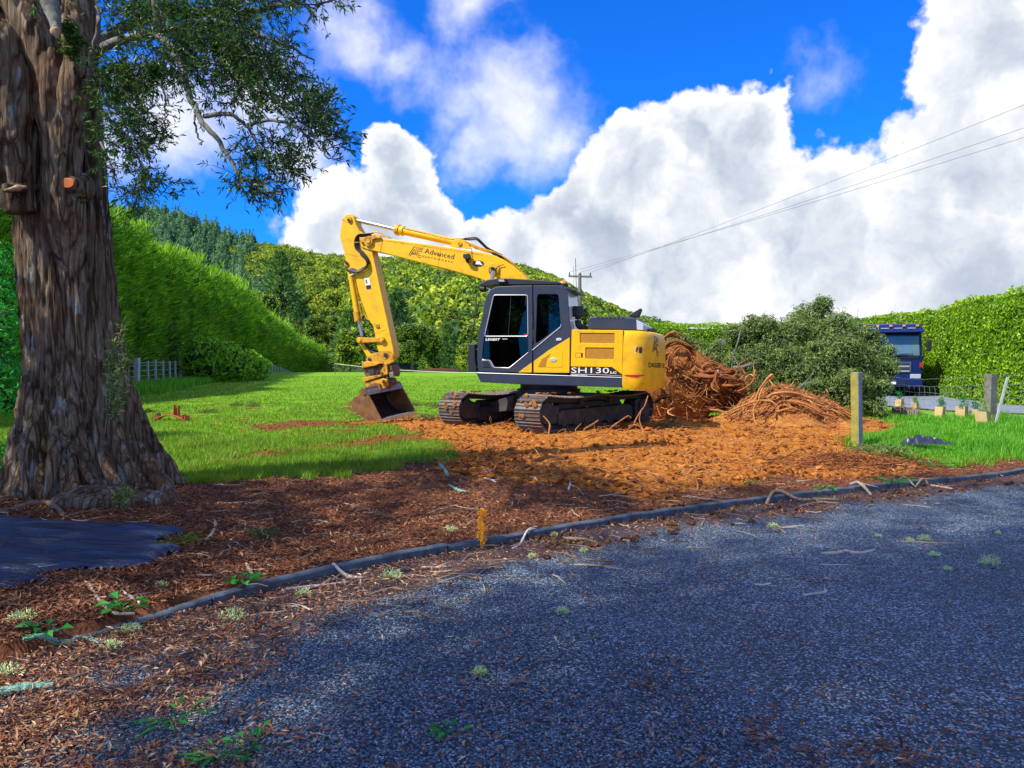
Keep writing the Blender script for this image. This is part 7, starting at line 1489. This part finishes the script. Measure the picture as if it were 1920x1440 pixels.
# leafy branch debris on the lawn
for px, py, rr, n, lab in ((462,762,.42,900,'dark leafy branch debris lying on the lawn, the larger heap'), (390,774,.28,420,'smaller heap of dark leafy debris left of the larger one'), (275,772,.2,160,'tiny leafy scrap near the tall grass'), (797,762,.42,1300,'leafy green branches lying between the bucket and the far track'), (805,785,.3,500,'low leafy scraps beside the bucket cutting edge'), (1648,850,.45,1600,'cut leafy branches against the right of the yellow post'), (1250,800,.25,200,'little green weed patch on the dirt right of the track')):
    O = G(px, py); lob = [(RNG.normal(0, rr*.5), RNG.normal(0, rr*.4), rr*.16*RNG.random(), rr*RNG.uniform(.3, .5)) for _ in range(7)]; V, F, T = crown(lob, n, .06, .3, .9, .2, (.1, .9), .55); b = Bag(); V[:, 2] = np.abs(V[:, 2]); b.add(V, F, T)
    for k in range(5): V, F = tube_np(wobble((RNG.normal(0, rr*.5), RNG.normal(0, rr*.3), .01), (RNG.normal(0, rr), RNG.normal(0, rr*.3), .08), 5, .15), .006, 4); b.add(V, F, 0)
    tag(b.obj('branch_debris', M['bushleaf'], None, loc=O), lab, 'branches', 'cut leafy branches on the grass')

# ------------------------------------------------------------------ truck on the driveway
TO = np.array([at(1668, 740, 31)[0], 31, float(gz(at(1668, 740, 31)[0], 31, False))+.03]); tk = empty('parked_truck', TO, 'dark blue flat-fronted truck parked on the driveway, half hidden by the felled tree', 'truck')
ty = R_(-14); tf = Frame((0, 0, 0), (math.cos(ty), math.sin(ty), 0), (math.sin(ty), -math.cos(ty), 0))  # u across to the right, v toward the viewer
tf.W = np.array([0, 0, 1.]); tf.base = tf.O
def tb(name, a, b2, mat, parent=tk, bev=.02):
    mb = MB(); mb.box(tf, a, b2); return mb.build(name, mat, parent, bevel=bev)
tb('chassis', (-.5, -7.5, .5), (.5, -.2, .85), M['black']); tb('tipper_body', (-1.22, -7.6, 1.0), (1.22, -2.5, 2.5), M['truckblue'])
mb = MB(); mb.prism(lambda u, v, w_: tf(v, u, w_), [(0, .45), (.02, 1.55), (-.10, 2.55), (-.22, 2.78), (-2.2, 2.85), (-2.2, .55)], -1.22, 1.22); cabt = mb.build('cab_body', M['truckblue'], tk, bevel=.05)
mb = MB(); mb.prism(lambda u, v, w_: tf(v, u, w_), [(.05, 1.68), (.065, 1.68), (-.075, 2.50), (-.09, 2.50)], -1.10, 1.10); mb.build('windscreen', M['truckglass'], cabt, bevel=.005)
mb = MB(); mb.prism(lambda u, v, w_: tf(v, u, w_), [(.30, 2.62), (.34, 2.66), (-.15, 2.98), (-.5, 3.02), (-.5, 2.88), (-.12, 2.76)], -1.20, 1.20); vi = mb.build('sun_visor', M['truckblue'], tk, bevel=.03)
for k in range(5): u = -1.0+k*.5; mb = MB(); mb.cyl(tf(u-.05, .08, 2.90), tf(u+.05, .08, 2.90), .05, 10); mb.build('marker_lamp', M['amber'], tk, bevel=.008)
for k in range(4): tb('visor_trim', (-1.0+k*.5+.1, .19, 2.79), (-.6+k*.5, .22, 2.82), M['silver'], vi, .004)
gp = tb('front_grille', (-.80, .022, .98), (.80, .06, 1.42), M['truckgrey'])
for k in range(4): tb('grille_slat', (-.72, .062, 1.02+k*.1), (.72, .075, 1.06+k*.1), M['black'] if k % 2 else M['lamp'], gp, .004)
tb('wiper_panel', (-1.1, .022, 1.56), (1.1, .05, 1.66), M['black'])
for s_ in (-1, 1):
    mb = MB(); mb.tube([tf(s_*.05, .085, 1.66), tf(s_*.1+.45, .10, 1.74), tf(s_*.1+.75, .09, 1.76)], .012, 5); mb.build('wiper', M['black'], tk)
    tb('headlamp', (s_*.95-.20, .03, .74), (s_*.95+.20, .10, .92), M['lamp'], tk); tb('indicator', (s_*1.16-.05, .03, 1.20), (s_*1.16+.05, .07, 1.38), M['red'] if s_ > 0 else M['amber'], tk, .01)
    mb = MB(); mb.tube([tf(s_*1.22, -.05, 2.4), tf(s_*1.42, .12, 2.4), tf(s_*1.42, .12, 1.9), tf(s_*1.22, -.02, 1.8)], .018, 6); mi = mb.build('mirror_arm', M['black'], tk); tb('mirror', (s_*1.42-.09, .10, 1.85), (s_*1.42+.09, .18, 2.3), M['black'], mi)
    for yy in (-1.0, -5.4): mb = MB(); mb.cyl(tf(s_*1.16, yy, .5), tf(s_*.86, yy, .5), .5, 24); wh = mb.build('wheel', M['rubber'], tk, bevel=.03); mb = MB(); mb.cyl(tf(s_*1.165, yy, .5), tf(s_*1.10, yy, .5), .26, 16); mb.build('rim', M['silver'], wh)
tb('bumper', (-1.22, .0, .38), (1.22, .14, .72), M['truckblue'], tk, .04); tb('bumper_intake', (-.6, .142, .44), (.6, .15, .62), M['black']); tb('number_plate', (-.2, .152, .50), (.2, .16, .60), M['white'], tk, .003)
mb = MB(); mb.tube([tf(-1.15, -.5, 2.9), tf(-1.15, -.5, 3.7)], .01, 5); mb.build('aerial', M['black'], tk)

# ------------------------------------------------------------------ utility pole and power lines
PO = np.array([at(1087, 600, 60)[0], 60, float(gz(5.4, 60, False))]); up_ = empty('utility_pole', PO, 'wooden power pole with a crossarm rising behind the cab', 'utility pole')
pt_ = at(1087, 513, 60)[2]-PO[2]; mb = MB(); mb.cyl((0, 0, -.3), (0, 0, pt_), .19, 14, .13); mb.build('pole', M['oldwood'], up_, smooth=True)
ca, cb_ = at(1066, 518, 60)-PO, at(1110, 519, 60)-PO; mb = MB(); mb.add([ca+np.array(d) for d in ((0,-.06,-.07),(0,.06,-.07),(0,.06,.07),(0,-.06,.07))]+[cb_+np.array(d) for d in ((0,-.06,-.07),(0,.06,-.07),(0,.06,.07),(0,-.06,.07))], [(0,1,2,3),(7,6,5,4),(0,4,5,1),(1,5,6,2),(2,6,7,3),(3,7,4,0)]); mb.build('crossarm', M['oldwood'], up_)
mb = MB(); mb.tube([cb_*.5+ca*.5*0+cb_*.2, np.array([.08, 0, pt_-1.1])], .03, 5); mb.build('brace', M['oldwood'], up_)
ins = []
for u in (.04, .5, .93):
    p = ca+(cb_-ca)*u; mb = MB(); mb.cyl(p+np.array([0, 0, .06]), p+np.array([0, 0, .32]), .055, 8, .04); mb.build('insulator', M['black'], up_); ins.append(p+np.array([0, 0, .33])+PO)
for k, (pa, ye, nm_) in enumerate(zip(ins[::-1], (191, 234, 252), ('highest', 'middle', 'lowest'))):
    q = at(1920, ye, 36); d = q-pa; e = pa+d*1.25; pts = [pa+(e-pa)*u+np.array([0, 0, -.9*u*(1-u)]) for u in np.linspace(0, 1, 30)]; mb = MB(); mb.tube([p-pa for p in pts], .010, 4); tag(mb.build('power_line', M['powerline'], None, loc=pa), nm_+' power line running from the pole to the upper right edge', 'power line', 'power lines')
for k in range(0): pass
# wooden sign board edge in the far hedge
O = at(1354, 640, 44); mb = MB(); mb.box(WORLD, (-.34, -.05, -.16), (.34, .05, .16)); mb.box(WORLD, (-.05, -.04, -3), (.05, .04, -.16)); tag(mb.build('board', M['oldwood'], None, bevel=.01, loc=O), 'small weathered board in front of the far hedge above the root mass', 'board')
for o in list(bpy.data.objects):
    if o.parent is not None and 'label' in o and 'category' in o: del o['category']
